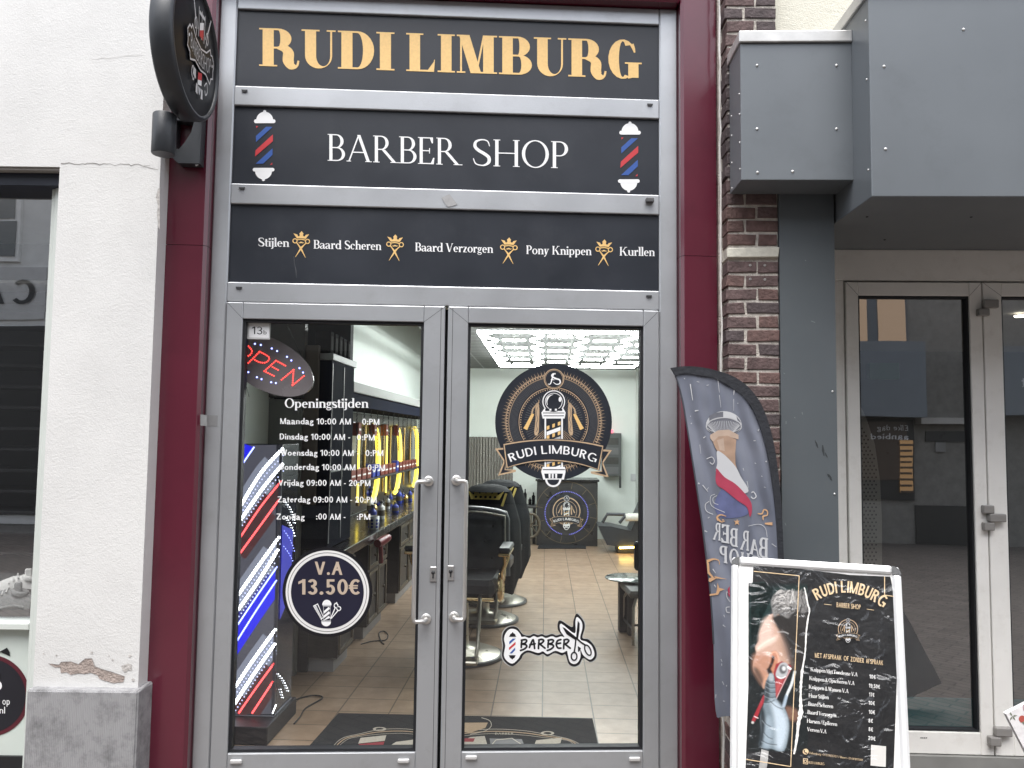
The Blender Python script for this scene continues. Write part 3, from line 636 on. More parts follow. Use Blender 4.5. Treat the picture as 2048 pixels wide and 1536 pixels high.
# ---- lettering and stickers on the glass
def art_on(name, parent, fn, label=None, pl=GP, h=.0015):
    ar = Art(pl, h); fn(ar); o = ar.build(name, parent)
    if label: o['label'] = label
    return o
def hours(ar):
    ar.serif('Openingstijden', (569.7, 815.5), (737, 815.5), 18.5, whv, Sf(.17, .065, .05, .055), sp=.04)
    for s, a, b in (('Maandag 10:00 AM', (560.3, 848), (702, 849)), ('0:PM', (724.5, 849.2), (758.8, 849.7)), ('-', (707, 849), (711, 849)), ('Dinsdag 10:00 AM -', (559.7, 878.8), (700.3, 880)), ('0:PM', (714, 880), (749.4, 881)), ('Woensdag 10:00 AM -', (562, 911), (717.5, 912)), ('0:PM', (731, 912), (766.6, 912)),
                    ('Donderdag 10:00 AM -', (559, 939.4), (721, 940.6)), ('0:PM', (735.3, 941), (770.3, 941)), ('Vrijdag 09:00 AM - 20:PM', (557, 971), (741, 972)), ('Zaterdag 09:00 AM - 20:PM', (555.6, 1004.4), (753.4, 1005.3)),
                    ('Zondag', (553.4, 1038.8), (609.4, 1039.4)), (':00 AM -', (632.5, 1038.8), (691, 1039.4)), (':PM', (714, 1039.4), (740.6, 1039.4))):
        ar.text(s, a, b, 11.8, whv, .022)
art_on('opening_hours_lettering', dL, hours)
tanv = pm('beige vinyl', (.52, .42, .33), .5, 0, .03); navy = pm('navy vinyl', (.012, .012, .03), .4, 0, .05); inkv = pm('black ink vinyl', (.006, .006, .009), .4, 0, .05); offw = pm('off white vinyl', (.78, .78, .77), .5, 0, .02)
def price(ar):
    c = (655, 1184); ar.disc(c, 90, inkv, n=72); ar.up(); ar.disc(c, 83.4, offw, n=72); ar.up(); ar.ring(c, 78.2, 79.2, grv, n=72); ar.disc(c, 72.8, navy, n=72); ar.up()
    ar.text('V.A', (629.7, 1149), (685, 1149.5), 26, tanv, .03); ar.text('13.50', (597, 1188.7), (696, 1188.7), 30.5, tanv, .03); ar.text('€', (697.5, 1188.7), (720, 1188.7), 30.5, tanv, .03)
    q = 7.315; T0 = ar.T; ar.T = lambda x, y: T0(560+x/q, 1080+y/q)
    ar.poly([(485, 960), (555, 925), (645, 1130), (605, 1168)], whv); ar.poly([(530, 950), (550, 942), (632, 1125), (618, 1135)], navy, dh=.0003)
    for k in range(12):
        t = k/12; ar.stroke([(500+t*100, 972+t*190), (530+t*95, 958+t*178)], 4, navy, dh=.0004)
    for a, b in (((735, 1160), (812, 985)), ((748, 1150), (850, 1030))): ar.stroke([a, b], 14, whv, dh=.0003)
    ar.ring((822, 958), 20, 34, whv, n=20, asp=1.2); ar.ring((862, 1000), 22, 36, whv, n=20); ar.disc((830, 915), 10, whv); ar.up()
    ar.poly(arcpts(688, 945, 68, 74, 180, 360, 14), whv); ar.poly([(622, 945), (755, 945), (745, 968), (632, 968)], lgv, dh=.0002); ar.poly([(640, 968), (738, 968), (738, 1175), (640, 1175)], navy, dh=.0002)
    ar.poly(arcpts(678, 1195, 70, 64, 0, 180, 14), whv); ar.poly([(610, 1172), (745, 1172), (748, 1196), (606, 1196)], lgv, dh=.0002); ar.up()
    for y in (985, 1050, 1115): ar.poly([(645, y+50), (715, y-10), (732, y+6), (732, y+22), (645, y+90 if y < 1100 else y+58)], whv)
    ar.stroke([(640, 968), (640, 1172)], 4, whv); ar.stroke([(738, 968), (738, 1172)], 4, whv); ar.T = T0
art_on('price_sticker', dL, price, 'round navy and white price sticker')
def number(ar):
    ar.poly([(493, 642), (541, 643.5), (540, 679), (492, 678)], pm('clear tape film', (.55, .55, .55), .3, 0, .05)); ar.up(); ar.poly([(498.5, 646.3), (538.8, 647.6), (538, 676), (497.8, 674.8)], whv); ar.up()
    ar.text('13', (504, 668.3), (525, 668.8), 15, inkv, -.002); ar.text('b', (527.5, 668.8), (533.5, 668.9), 8.2, inkv, -.002)
art_on('house_number_plate', dL, number)
art_on('logo_sticker', dR, lambda ar: logo(ar, 1107, 844.4, 116.8), 'round black and gold barber logo sticker')
def scissors_sticker(ar):
    q = 9.309; T0 = ar.T; ar.T = lambda x, y: T0(990+x/q, 1210+y/q)
    halo = [(320, 395), (420, 425), (520, 545), (640, 568), (720, 535), (800, 560), (870, 540), (950, 568), (1060, 538), (1140, 566), (1215, 545), (1240, 560), (1165, 440), (1205, 285), (1430, 410), (1460, 290), (1522, 160), (1650, 300), (1668, 430), (1625, 610), (1740, 640), (1850, 760), (1892, 900), (1860, 1010), (1760, 1055), (1640, 985), (1570, 1100), (1470, 1142), (1370, 1090), (1310, 920), (1240, 935), (1110, 890), (980, 955), (890, 905), (800, 935), (620, 880), (520, 935), (480, 1010), (330, 1135), (190, 1060), (130, 940), (150, 760), (135, 640), (150, 520), (220, 430)]
    cx, cy = 900, 740
    ar.poly(catmull([(x+(14 if x > 1500 else -14 if x < 400 else 0), y+(12 if y > 740 else -12)) for x, y in halo], 4, True), pm('pale sticker rim', (.42, .42, .41), .5)); ar.up(.0005)
    ar.poly(catmull(halo, 4, True), inkv); ar.up()
    white = [(320, 440), (400, 462), (470, 540), (495, 590), (560, 585), (640, 612), (720, 575), (790, 600), (870, 580), (950, 612), (1060, 578), (1140, 605), (1230, 580), (1290, 590), (1215, 470), (1232, 345), (1480, 525), (1495, 300), (1530, 222), (1612, 310), (1625, 430), (1585, 630), (1700, 680), (1800, 760), (1850, 900), (1825, 980), (1755, 1012), (1640, 930), (1590, 830), (1590, 960), (1545, 1060), (1470, 1096), (1390, 1050), (1350, 900), (1335, 850), (1250, 888), (1120, 850), (980, 912), (890, 860), (800, 890), (610, 840), (490, 905), (440, 990), (325, 1088), (215, 1030), (165, 930), (190, 760), (168, 640), (190, 540), (250, 460)]
    ar.poly(catmull(white, 4, True), whv); ar.up()
    ar.poly(arcpts(328, 575, 56, 55, 180, 360, 12)+[(400, 588), (255, 588)], inkv); ar.disc((328, 515), 12, inkv); ar.poly([(250, 930), (392, 930)]+arcpts(320, 940, 56, 56, 0, 180, 12), inkv); ar.disc((320, 998), 12, inkv)
    ar.poly([(330, 622), (385, 622), (265, 732), (265, 680)], blue); ar.poly([(382, 680), (382, 730), (260, 838), (260, 790)], redv); ar.poly([(375, 785), (375, 835), (315, 898), (270, 898)], blue)
    w = 34
    def L(pts, k): ar.stroke(catmull(pts, 5), w, inkv, dh=k*.0001); [ar.disc(p, w/2, inkv, n=10, dh=k*.0001+.00005) for p in (pts[0], pts[-1])]
    for o in (0, 497):
        L([(500+o, 660), (490+o, 720), (488+o, 785)], 1); L([(490+o, 652), (560+o, 640), (590+o, 662), (560+o, 705), (505+o, 722), (570+o, 735), (590+o, 770), (545+o, 815), (475+o, 842)], 2)
    L([(640, 785), (665, 720), (705, 645), (722, 690), (736, 805)], 1); L([(650, 735), (745, 718)], 2)
    for o in (0, 468):
        L([(820+o, 650), (812+o, 730), (808+o, 808)], 1); L([(812+o, 648), (870+o, 635), (905+o, 660), (870+o, 705), (835+o, 722), (880+o, 760), (930+o, 800)], 2)
    L([(1225, 640), (1165, 660), (1140, 730), (1170, 795), (1225, 798)], 1); L([(1150, 718), (1218, 705)], 2)
    ar.up(); ar.poly([(1252, 405), (1300, 425), (1510, 595), (1545, 640), (1480, 640), (1330, 540)], inkv); ar.poly([(1540, 290), (1575, 340), (1570, 470), (1540, 640), (1505, 630), (1525, 420)], inkv, dh=.0001)
    ar.stroke([(1505, 620), (1490, 760), (1470, 890)], 26, inkv, dh=.0002); ar.stroke([(1520, 620), (1600, 690), (1690, 750)], 30, inkv, dh=.0003)
    def ering(c, rx, ry, th, rot, k):
        o = []; i = []
        for j in range(29):
            a = 2*math.pi*j/28
            for lst, f in ((o, 0), (i, th)):
                x, y = (rx-f)*math.cos(a), (ry-f)*math.sin(a); lst.append((c[0]+x*math.cos(rot)-y*math.sin(rot), c[1]+x*math.sin(rot)+y*math.cos(rot)))
        vs = [ar.w(p, k) for p in o]+[ar.w(p, k) for p in i]; ar.add(vs, [(j, j+1, 29+j+1, 29+j) for j in range(28)], inkv)
    ering((1470, 950), 66, 86, 26, 0, .0004); ering((1726, 836), 62, 115, 26, -.42, .0005); ar.poly([(1540, 760), (1600, 800), (1575, 850), (1545, 870)], inkv)
    ar.T = T0
art_on('barber_scissors_sticker', dR, scissors_sticker, 'white and black die-cut scissors sticker')
# ================================================================== left neighbour: white plastered building with a shoe shop window
def stucco(name, col, st=.42):
    m = bpy.data.materials.new(name); t, b = nodes(m); N = t.nodes; L = t.links
    g = N.new('ShaderNodeNewGeometry')
    def noise(sc, de, di=0.0, ro=.6):
        n = N.new('ShaderNodeTexNoise'); n.inputs['Scale'].default_value = sc; n.inputs['Detail'].default_value = de; n.inputs['Distortion'].default_value = di; n.inputs['Roughness'].default_value = ro; L.new(g.outputs['Position'], n.inputs['Vector']); return n.outputs['Fac']
    def mth(op, a, b_=None, c=None):
        q = N.new('ShaderNodeMath'); q.operation = op
        for i, v in enumerate((a, b_, c)):
            if v is None: continue
            if isinstance(v, (int, float)): q.inputs[i].default_value = v
            else: L.new(v, q.inputs[i])
        return q.outputs[0]
    vo = N.new('ShaderNodeTexVoronoi'); vo.inputs['Scale'].default_value = 2.6; L.new(g.outputs['Position'], vo.inputs['Vector'])
    arcs = mth('SINE', mth('ADD', mth('MULTIPLY', vo.outputs['Distance'], 95.0), mth('MULTIPLY', noise(4, 4), 48.0)))
    mask = mth('GREATER_THAN', noise(4.2, 2), .52)
    h = mth('ADD', mth('ADD', mth('MULTIPLY', noise(150, 4), 1.0), mth('MULTIPLY', noise(38, 4, .5), .55)), mth('MULTIPLY', mth('MULTIPLY', arcs, mask), .05))
    bp = N.new('ShaderNodeBump'); bp.inputs['Strength'].default_value = st; bp.inputs['Distance'].default_value = .005; L.new(h, bp.inputs['Height']); L.new(bp.outputs[0], b.inputs['Normal'])
    r = N.new('ShaderNodeValToRGB'); r.color_ramp.elements[0].position = .33; r.color_ramp.elements[1].position = .6; r.color_ramp.elements[0].color = (*[c*.91 for c in col], 1); r.color_ramp.elements[1].color = (*col, 1); L.new(noise(2.2, 9, 0, .7), r.inputs['Fac']); L.new(r.outputs[0], b.inputs['Base Color'])
    b.inputs['Roughness'].default_value = .9; MATS[name] = m; return m
plaster = stucco('white roughcast plaster', (.715, .715, .705), .32)
cream = stucco('cream roughcast plaster', (.74, .72, .62), .7)
pO = F.off(.15).P(320, 350); LB = vplane(pO.x, pO.y, 2.8); lz = lambda x, y, t=0: LB.off(-t).px(x, y)
sW = (lz(118, 345)[0]+lz(77, 1180)[0])/2; zL = lz(60, 333)[1]; zP = lz(170, 1376)[1]
lshop = thing('white_plastered_building', 'white plastered building with shoe shop window and grooved grey stone plinth', 'building', (pO.x-1, pO.y, 0))
m = MB(); m.box((-4, 0, zL), (0, .4, 4.7), plaster, LB); m.box((sW, 0, zP), (0, .4, zL-.0005), plaster, LB); m.build('plaster_wall', lshop)
# plinth with combed grooves
gm = bpy.data.materials.new('combed blue stone'); t, b = nodes(gm); N = t.nodes; L = t.links; g = N.new('ShaderNodeNewGeometry')
wv = N.new('ShaderNodeTexWave'); wv.bands_direction = 'X'; wv.inputs['Scale'].default_value = 42; wv.inputs['Distortion'].default_value = .25; L.new(g.outputs['Position'], wv.inputs['Vector'])
bp = N.new('ShaderNodeBump'); bp.inputs['Strength'].default_value = .55; bp.inputs['Distance'].default_value = .003; L.new(wv.outputs['Fac'], bp.inputs['Height']); L.new(bp.outputs[0], b.inputs['Normal'])
n = N.new('ShaderNodeTexNoise'); n.inputs['Scale'].default_value = 14; n.inputs['Detail'].default_value = 9; n.inputs['Roughness'].default_value = .7; L.new(g.outputs['Position'], n.inputs['Vector'])
r = N.new('ShaderNodeValToRGB'); e = r.color_ramp.elements; e[0].position = .28; e[0].color = (.16, .16, .165, 1); e[1].position = .55; e[1].color = (.33, .33, .34, 1); L.new(n.outputs['Fac'], r.inputs['Fac']); L.new(r.outputs[0], b.inputs['Base Color']); b.inputs['Roughness'].default_value = .85
pl0 = LB.off(.045); aG = (LB.off(-.10).px(93.7, 580)[0]+LB.off(-.10).px(60, 1213)[0]+LB.off(-.10).px(102, 400)[0])/3; a0 = pl0.px(53, 1378)[0]; m = MB()
m.bev((a0, -.045, 0), (.022, .3, zP+.004), gm, .008, LB); m.build('stone_plinth', lshop)
ar = Art(LB, .002, T=lambda x, y: LB.px(x/3.523, 1100+y/3.523)); bare = pm('bare brown render', (.36, .30, .27), .95, 0, .25, 45, .8, 90)
ar.poly([(340, 800), (420, 808), (432, 790), (500, 785), (555, 805), (605, 765), (650, 765), (670, 820), (720, 840), (790, 860), (880, 890), (870, 930), (800, 937), (740, 920), (700, 905), (690, 880), (640, 863), (600, 872), (560, 868), (500, 877), (470, 860), (430, 865), (425, 825), (390, 825)], bare)
ar.poly([(857, 815), (900, 800), (928, 803), (930, 850), (905, 845), (880, 862), (862, 840)], pm('grey worn render', (.50, .48, .46), .95, 0, .2, 60, .5, 90))
for c, r_ in (((398, 742), 9), ((650, 722), 10), ((795, 772), 9), ((310, 730), 6), ((940, 915), 12), ((457, 140), 5), ((770, 742), 5), ((915, 745), 12)): ar.poly([(c[0]+r_*random.uniform(.6, 1.3)*math.cos(q*.9), c[1]+r_*random.uniform(.5, 1.2)*math.sin(q*.9)) for q in range(7)], MATS['grey worn render'])
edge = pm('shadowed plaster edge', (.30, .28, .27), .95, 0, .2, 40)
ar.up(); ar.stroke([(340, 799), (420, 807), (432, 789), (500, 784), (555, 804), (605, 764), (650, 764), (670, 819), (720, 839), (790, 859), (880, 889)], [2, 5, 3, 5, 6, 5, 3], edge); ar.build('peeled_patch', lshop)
ar = Art(LB, .0015); crk = pm('crack line', (.22, .21, .2), .9, 0, .2)
P = [(122, 327)]
while P[-1][0] < 300: P.append((P[-1][0]+random.uniform(4, 11), 327+(P[-1][0]-122)*.022+random.uniform(-2, 2)))
ar.stroke(P, [1.6, .9, 1.5, .6, 1.2, .5], crk); ar.stroke([(285, 332), (300, 336), (317, 340)], [.5, 1, .5], crk)
P = [(180, 118)]
while P[-1][0] < 283: P.append((P[-1][0]+random.uniform(6, 12), 118-(P[-1][0]-180)*.09+random.uniform(-1.2, 1.2)))
ar.stroke(P, [.3, .8, .5, .8, .4], pm('faint crack', (.55, .545, .53), .9)); ar.build('crack', lshop)
ar = Art(LB, .0018); ar.poly([(316, 378), (320, 376), (320, 460), (317, 455), (314, 430), (316, 410), (312, 395)], MATS['grey worn render']); ar.build('chipped_edge', lshop)
# window: frame, dark head band, glass, display inside
TG = .16; LG = LB.off(-TG)
palef = pm('pale painted window frame', (.62, .66, .63), .45, 0, .03); band = pm('dark blue awning box', (.012, .016, .03), .4)
zS = LG.px(40, 1240)[1]; zB0 = LG.px(40, 385)[1]; zB1 = LG.px(40, 362)[1]; zBl = LG.px(30, 1507)[1]
m = MB(); m.bev((aG, .10, .0), (sW+.03, .22, zB0), palef, .004, LB); m.bev((aG+.024, .085, 0), (sW+.03, .0995, zB0), palef, .003, LB); m.bev((-4, .10, zS-.03), (aG-.001, .22, zS), palef, .004, LB); m.build('window_frame', lshop)
m = MB(); m.box((-4, .05, zB0), (sW+.05, .25, zB1), band, LB); m.build('awning_box', lshop)
m = MB(); m.box((-4, .01, zL-.012), (sW, .3, zL-.002), pm('grey soffit board', (.33, .31, .29), .8), LB); m.build('soffit', lshop)
m = MB(); m.add([LB.w(-4, zS, -TG), LB.w(aG+.002, zS, -TG), LB.w(aG+.002, zB0, -TG), LB.w(-4, zB0, -TG)], [(0, 1, 2, 3)], glassmat('shop window glass', (.97, .98, .98), .28)); m.build('glass_pane', lshop)
m = MB(); m.box((-4, TG-.02, zBl), (aG-.001, TG+.02, zS-.031), pm('pale green display base', (.60, .66, .62), .5, 0, .03), LB); m.build('display_base', lshop)
m = MB(); m.box((-4, TG-.03, 0), (aG-.001, TG+.02, zBl-.001), pm('black base rail', (.012, .012, .014), .5), LB); m.build('base_rail', lshop)
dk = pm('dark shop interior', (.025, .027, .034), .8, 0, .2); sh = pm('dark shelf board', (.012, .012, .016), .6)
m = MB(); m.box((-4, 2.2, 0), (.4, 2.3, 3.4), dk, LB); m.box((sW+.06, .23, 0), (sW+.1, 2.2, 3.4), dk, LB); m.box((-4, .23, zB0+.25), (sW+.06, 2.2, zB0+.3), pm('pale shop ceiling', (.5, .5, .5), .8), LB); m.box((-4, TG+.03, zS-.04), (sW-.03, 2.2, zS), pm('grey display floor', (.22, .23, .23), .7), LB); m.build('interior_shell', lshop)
S2 = LB.off(-1.2)
for k in range(14):
    z = S2.px(40, 560+42*k)[1]
    part(lambda m: m.bev((-4, 1.2, z-.018), (sW+.05, 1.5, z), sh if k else pm('pale ledge reflection', (.6, .6, .6), .6), .003, LB), 'shelf', lshop)  # first board is white, painting in the reflection of a ledge
def vsticker(ar):
    c = (-22, 1391); ar.disc(c, 82, pm('maroon vinyl', (.09, .012, .022), .45), n=48); ar.up(); ar.disc(c, 74, pm('near black vinyl', (.012, .012, .018), .45), n=48); ar.up()
    ar.text('e op', (-6, 1408), (20.5, 1409), 14, whv, .004); ar.text('.nl', (-4, 1426), (11, 1426.5), 13, whv, .004)
    ar.poly(arcpts(-12, 1371, 17, 13, -110, 100, 12), whv); ar.poly([(-10, 1352), (2, 1345), (3, 1358)], inkv)
    ar.poly([(0, 1306), (15, 1295), (20, 1303), (21, 1312), (0, 1303)], inkv)
art_on('round_sticker', lshop, vsticker, 'round dark sticker with maroon rim', pl=LB.off(-(TG-.02)), h=.002)
# ---- sneakers on the display floor
wl_ = pm('white leather', (.88, .88, .86), .5, 0, .05, 30, .15, 120); gl_ = pm('grey shoe mesh', (.32, .33, .33), .8, 0, .15, 120); bl_ = pm('black shoe trim', (.02, .02, .022), .5)
def sneaker(label, loc, rz, body, sole, trim):
    t = thing('sneaker', label, 'shoe', (0, 0, 0), 'shoes in the shop window')
    st = [(0, .022, .05), (.03, .034, .075), (.08, .035, .095), (.12, .036, .092), (.16, .040, .078), (.20, .044, .058), (.24, .042, .044), (.275, .028, .036), (.29, .004, .03)]
    m = MB(); n = 12; vs = []
    for x, w_, h_ in st:
        for j in range(n+1):
            a = math.pi*j/n; vs.append((x, w_*math.cos(a)*(1-.25*math.sin(a)), .022+h_*math.sin(a)**.8 if 0 < j < n else .022))
    fs = [(i*(n+1)+j, i*(n+1)+j+1, (i+1)*(n+1)+j+1, (i+1)*(n+1)+j) for i in range(len(st)-1) for j in range(n)]
    m.add(vs, fs, body, True); m.add(vs[:n+1], [tuple(range(n+1))], body); m.build('upper', t)
    prof = [(-.012, .012), (-.004, .03), (.04, .038), (.12, .038), (.2, .047), (.255, .045), (.29, .026), (.304, 0)]
    out = [(x, w_) for x, w_ in prof]+[(x, -w_) for x, w_ in reversed(prof[:-1])]
    m = MB(); m.prism(out, 0, .028, sole, Pl((0, 0, 0), (1, 0, 0), (0, 1, 0))); m.build('sole', t)
    m = MB(); m.lathe((.055, 0, .09), [(.034, 0), (.038, .012), (.034, .022), (.024, .02), (.02, .0)], body, 14, (-.25, 0, 1)); m.bev((.045, -.012, .1), (.075, .012, .145), body, .006); m.build('collar', t)
    m = MB()
    for k in range(6): x = .10+k*.018; z = .12-k*.011; m.tube([(x, -.026, z-.014), (x+.003, 0, z+.004), (x, .026, z-.014)], .0035, offw, 6)
    m.build('lace', t)
    m = MB()
    for s in (1, -1): m.tube([(.02, s*.036, .04), (.06, s*.041, .05), (.11, s*.043, .04), (.16, s*.043, .032)], .006, trim, 6)
    m.build('side_stripe', t)
    t.location = loc; t.rotation_euler = (0, 0, rz); return t
pS = LB.off(-.42).P(10, 1209); sneaker('white sneaker with dark trim on the window shelf', (pS.x+.17, pS.y, zS+.04), R_(208), wl_, offw, bl_)
part(lambda m: m.bev((sW-.62, .33, zS+.001), (sW-.055, .50, zS+.039), pm('low glass riser', (.2, .21, .21), .4), .004, LB), 'display_riser', lshop)
pS = LB.off(-.26).P(8, 1232); sneaker('grey sneaker low in front of the white one', (pS.x+.12, pS.y, zS+.001), R_(186), gl_, pm('taupe sole', (.2, .19, .18), .7), gl_)
# ================================================================== projecting round sign
psign = thing('projecting_sign', 'round black projecting barber sign on a bracket above the left red post', 'sign', (-1.19, -.39, 2.75))
signm = pm('black sign metal', (.034, .038, .044), .40, 0, .1, 20); facem = pm('glossy black sign face', (.010, .011, .014), .38, 0, .1, 10, 0, spec=.3)
ax = Vector((1, .0, 0)).normalized(); cS = Vector((-1.166, -.40, 3.178)); Rr = .282
m = MB(); m.lathe(cS-ax*.13, [(Rr-.012, .04), (Rr, .05), (Rr, .118), (Rr-.012, .13), (Rr-.022, .13), (Rr-.024, .118)], signm, 72, ax); m.build('rim', psign)
m = MB(); m.lathe(cS-ax*.012, [(Rr-.022, 0), (Rr-.06, .006), (Rr*.5, .012), (.0001, .014)], facem, 72, ax); m.build('face', psign)
FP = Pl(cS+ax*.004, Vector((-ax.y, ax.x, 0)), (0, 0, 1))
def sgn(ar):
    ar.T2 = False; ar.T = lambda x, y: (x*.62+.01, y*.78-.02); g1_ = pm('silver ink', (.66, .66, .67), .4, 0, .05)
    ban = [(-.235, .0), (-.25, .05), (-.215, .085), (-.185, .08), (-.17, .105), (-.1, .06), (0, .04), (.1, .06), (.17, .105), (.185, .08), (.215, .085), (.25, .05), (.235, 0), (.24, -.035), (.2, -.05), (.185, -.085), (.1, -.06), (0, -.075), (-.1, -.06), (-.185, -.085), (-.2, -.05), (-.24, -.035)]
    # crossed razor and scissors, poles above and below
    for x in (-.05, .0, .05): ar.stroke([(x, .09), (x*1.2, .25)], .008, g1_)
    ar.stroke([(-.17, .27), (-.12, .18), (-.085, .08)], [.012, .014, .006], g1_); ar.stroke([(.17, .27), (.12, .18), (.085, .08)], [.012, .014, .006], g1_)
    ar.poly([(-.035, .1), (.035, .1), (.035, .16), (-.035, .13)], redv, dh=.0003); ar.poly([(-.035, .13), (.035, .16), (.035, .2), (-.035, .17)], whv, dh=.0003); ar.poly([(-.05, .215), (.05, .215), (.05, .235), (-.05, .235)], g1_, dh=.0003)
    for s in (1, -1): ar.stroke(catmull([(s*.07, .12), (s*.1, .17), (s*.13, .15), (s*.12, .11), (s*.1, .12)], 6), .007, g1_, dh=.0004); ar.stroke(catmull([(s*.09, -.13), (s*.13, -.1), (s*.15, -.14), (s*.12, -.17), (s*.1, -.15)], 6), .008, g1_, dh=.0004)
    ar.poly([(-.035, -.1), (.035, -.08), (.035, -.12), (-.035, -.14)], redv, dh=.0003); ar.poly([(-.035, -.14), (.035, -.12), (.035, -.15), (-.035, -.165)], whv, dh=.0003); ar.poly([(-.03, -.17), (.03, -.17), (0, -.215)], lgv, dh=.0003)
    ar.poly([(-.12, -.1), (-.075, -.1), (-.07, -.15), (-.125, -.14)], g1_); ar.poly([(-.06, -.165), (-.035, -.165), (-.03, -.22), (-.065, -.215)], g1_); ar.poly([(.06, -.165), (.035, -.165), (.03, -.22), (.065, -.215)], g1_)
    ar.up(.001); ar.poly(ban, facem); ar.stroke(ban, .009, g1_, closed=True, dh=.0004); ar.disc((-.218, .03), .009, whv, dh=.0005); ar.disc((.218, .03), .009, whv, dh=.0005); ar.up()
    ar.text('BARBERSHOP', (-.19, -.045), (.19, -.045), .075, lgv, .0, warp=lambda u, v: (-.19+.38*u, -.052+.03*(2*u-1)**2+.082*v))
art_on('lettering', psign, sgn, pl=FP, h=.004)
m = MB(); cB = F.off(.42).P(328, 268); zt, zb = F.off(.42).px(328, 229)[1], F.off(.42).px(328, 309)[1]
m.lathe((cB.x, cB.y, zb), [(.043, 0), (.046, .004), (.046, zt-zb-.004), (.043, zt-zb)], signm, 28); m.build('bracket_tube', psign)
# bracket plate with a crescent cut-out, and the short arm that carries the tube
BP = F.off(.12); outer = [BP.px(*q) for q in ((349, 226), (356, 222), (405, 222), (399, 327), (356, 326), (344, 315), (340, 306), (349, 303))]
ph = [BP.px(*q) for q in ((352, 240), (388, 243), (382, 265), (370, 284), (358, 298), (352, 297))]
tri = tessellate_polygon([[Vector((a, b, 0)) for a, b in outer], [Vector((a, b, 0)) for a, b in ph]]); allp = outer+ph; m = MB()
for h in (-.054, 0): m.add([BP.w(a, b, h) for a, b in allp], [tuple(q) for q in tri], signm)
for lp in (outer, ph):
    n_ = len(lp); m.add([BP.w(a, b, -.054) for a, b in lp]+[BP.w(a, b, 0) for a, b in lp], [(j, (j+1) % n_, n_+(j+1) % n_, n_+j) for j in range(n_)], signm)
k_ = 3.52/(cB.y+3.6); zc = (zb+zt)/2; m.tube([(cB.x, cB.y, zc), (cB.x*k_, -.08, 1.6+(zc-1.6)*k_)], .02, signm, 10); m.lathe((cB.x*k_, -.066, 1.6+(zc-1.6)*k_), [(.05, 0), (.05, .01), (.02, .012)], signm, 20, (0, -1, 0)); m.build('bracket_plate', psign)
m = MB(); m.tube([(cB.x+.03, -.09, 2.82), (cB.x+.035, -.10, 2.805), (cB.x+.02, -.11, 2.79)], .004, whv, 6); m.build('cable_end', psign)
# ================================================================== right neighbour: brick pier, grey cladding, glass doors
pO = F.off(.15).P(1447, 600); RB = vplane(pO.x, pO.y, 4.8)
rshop = thing('grey_clad_building', 'shop with grey metal cladding boxes, dark brick pier and off-white glass doors', 'building', (pO.x+.8, pO.y, 0))
bA = pm('dark red brown brick', (.140, .086, .078), .9, 0, .3, 30, .7, 70, dirt=(.07, .045, .045), ds=14, damt=.8)
bB = pm('purple brown brick', (.118, .080, .078), .9, 0, .3, 30, .7, 70); bC = pm('sooty brick', (.082, .064, .066), .9, 0, .3, 25, .7, 70)
mort = pm('grey lime mortar', (.55, .51, .46), .95, 0, .2, 40, .8, 120); wbr = pm('white painted brick', (.62, .60, .52), .7, 0, .12, 30, .3, 60)
aR = RB.px(1558.5, 650)[0]; zj = RB.px(1500, 520.5)[1]; ch = RB.px(1500, 520.5)[1]-RB.px(1500, 547.8)[1]
m = MB(); m.box((.024, .0035, 0), (aR-.002, .3, 4.6), mort, RB); kk = int(zj/ch)
def brick(m, x0, x1, z0, z1, mat, proud=0.0):
    r = .003; rnd = lambda s=.0032: random.uniform(-s, s)
    f = [(x0+rnd(), -proud+rnd(.0015), z0+rnd()), (x1+rnd(), -proud+rnd(.0015), z0+rnd()), (x1+rnd(), -proud+rnd(.0015), z1+rnd()), (x0+rnd(), -proud+rnd(.0015), z1+rnd())]
    c = ((x0+x1)/2, (z0+z1)/2); inn = [(p[0]+(r if p[0] < c[0] else -r), p[1]-.003, p[2]+(r if p[2] < c[1] else -r)) for p in f]; bk = [(p[0], .1, p[2]) for p in f]
    m.add([RB.w(p[0], p[2], -p[1]) for p in inn+f+bk], [(0, 1, 2, 3)]+[(j, j+4, (j+1) % 4+4, (j+1) % 4) for j in range(4)]+[(j+4, j+8, (j+1) % 4+8, (j+1) % 4+4) for j in range(4)], mat)
for i in range(-kk, int((4.5-zj)/ch)):
    z0 = zj+i*ch; s_ = RB.px(1515, 600)[0] if i % 2 else RB.px(1491, 600)[0]; j0 = random.uniform(.010, .022)
    if i == 0: m2 = MB(); brick(m2, .014, aR-.002, z0+.010, z0+ch-.008, wbr, .012); m2.build('painted_brick', rshop); continue
    for x0, x1 in ((j0, s_-.006), (s_+.006, aR-random.uniform(.001, .005))): brick(m, x0, x1, z0+.006, z0+ch-.007, random.choice((bA, bA, bB, bB, bC)) if z0 < 2.75 else random.choice((bB, bC, bC)))
m.build('brick_pier', rshop)
m = MB(); 
for px_, py_ in ((1500, 531), (1529, 531), (1500, 558.5), (1529, 559.5)): c = RB.P(px_, py_, .004); m.lathe(c, [(.006, 0), (.006, .0015), (.0025, .002), (.0025, 0)], pm('wall plug', (.35, .33, .32), .7), 10, RB.n)
m.build('wall_plug', rshop)
pts = []
for i in range(60): pts.append(RB.w(-.010+random.uniform(-.003, .003), .02+i*.075, random.uniform(-.004, .002)))
m = MB(); m.tube(pts, [.0042+random.uniform(-.0015, .0015) for _ in pts], pm('white sealant', (.62, .60, .57), .8, 0, .1, 30), 8); m.build('sealant_joint', rshop)
m = MB(); m.box((-.05, .098, 0), (.03, .3, 4.6), mort, RB); m.build('mortar_backing', rshop)
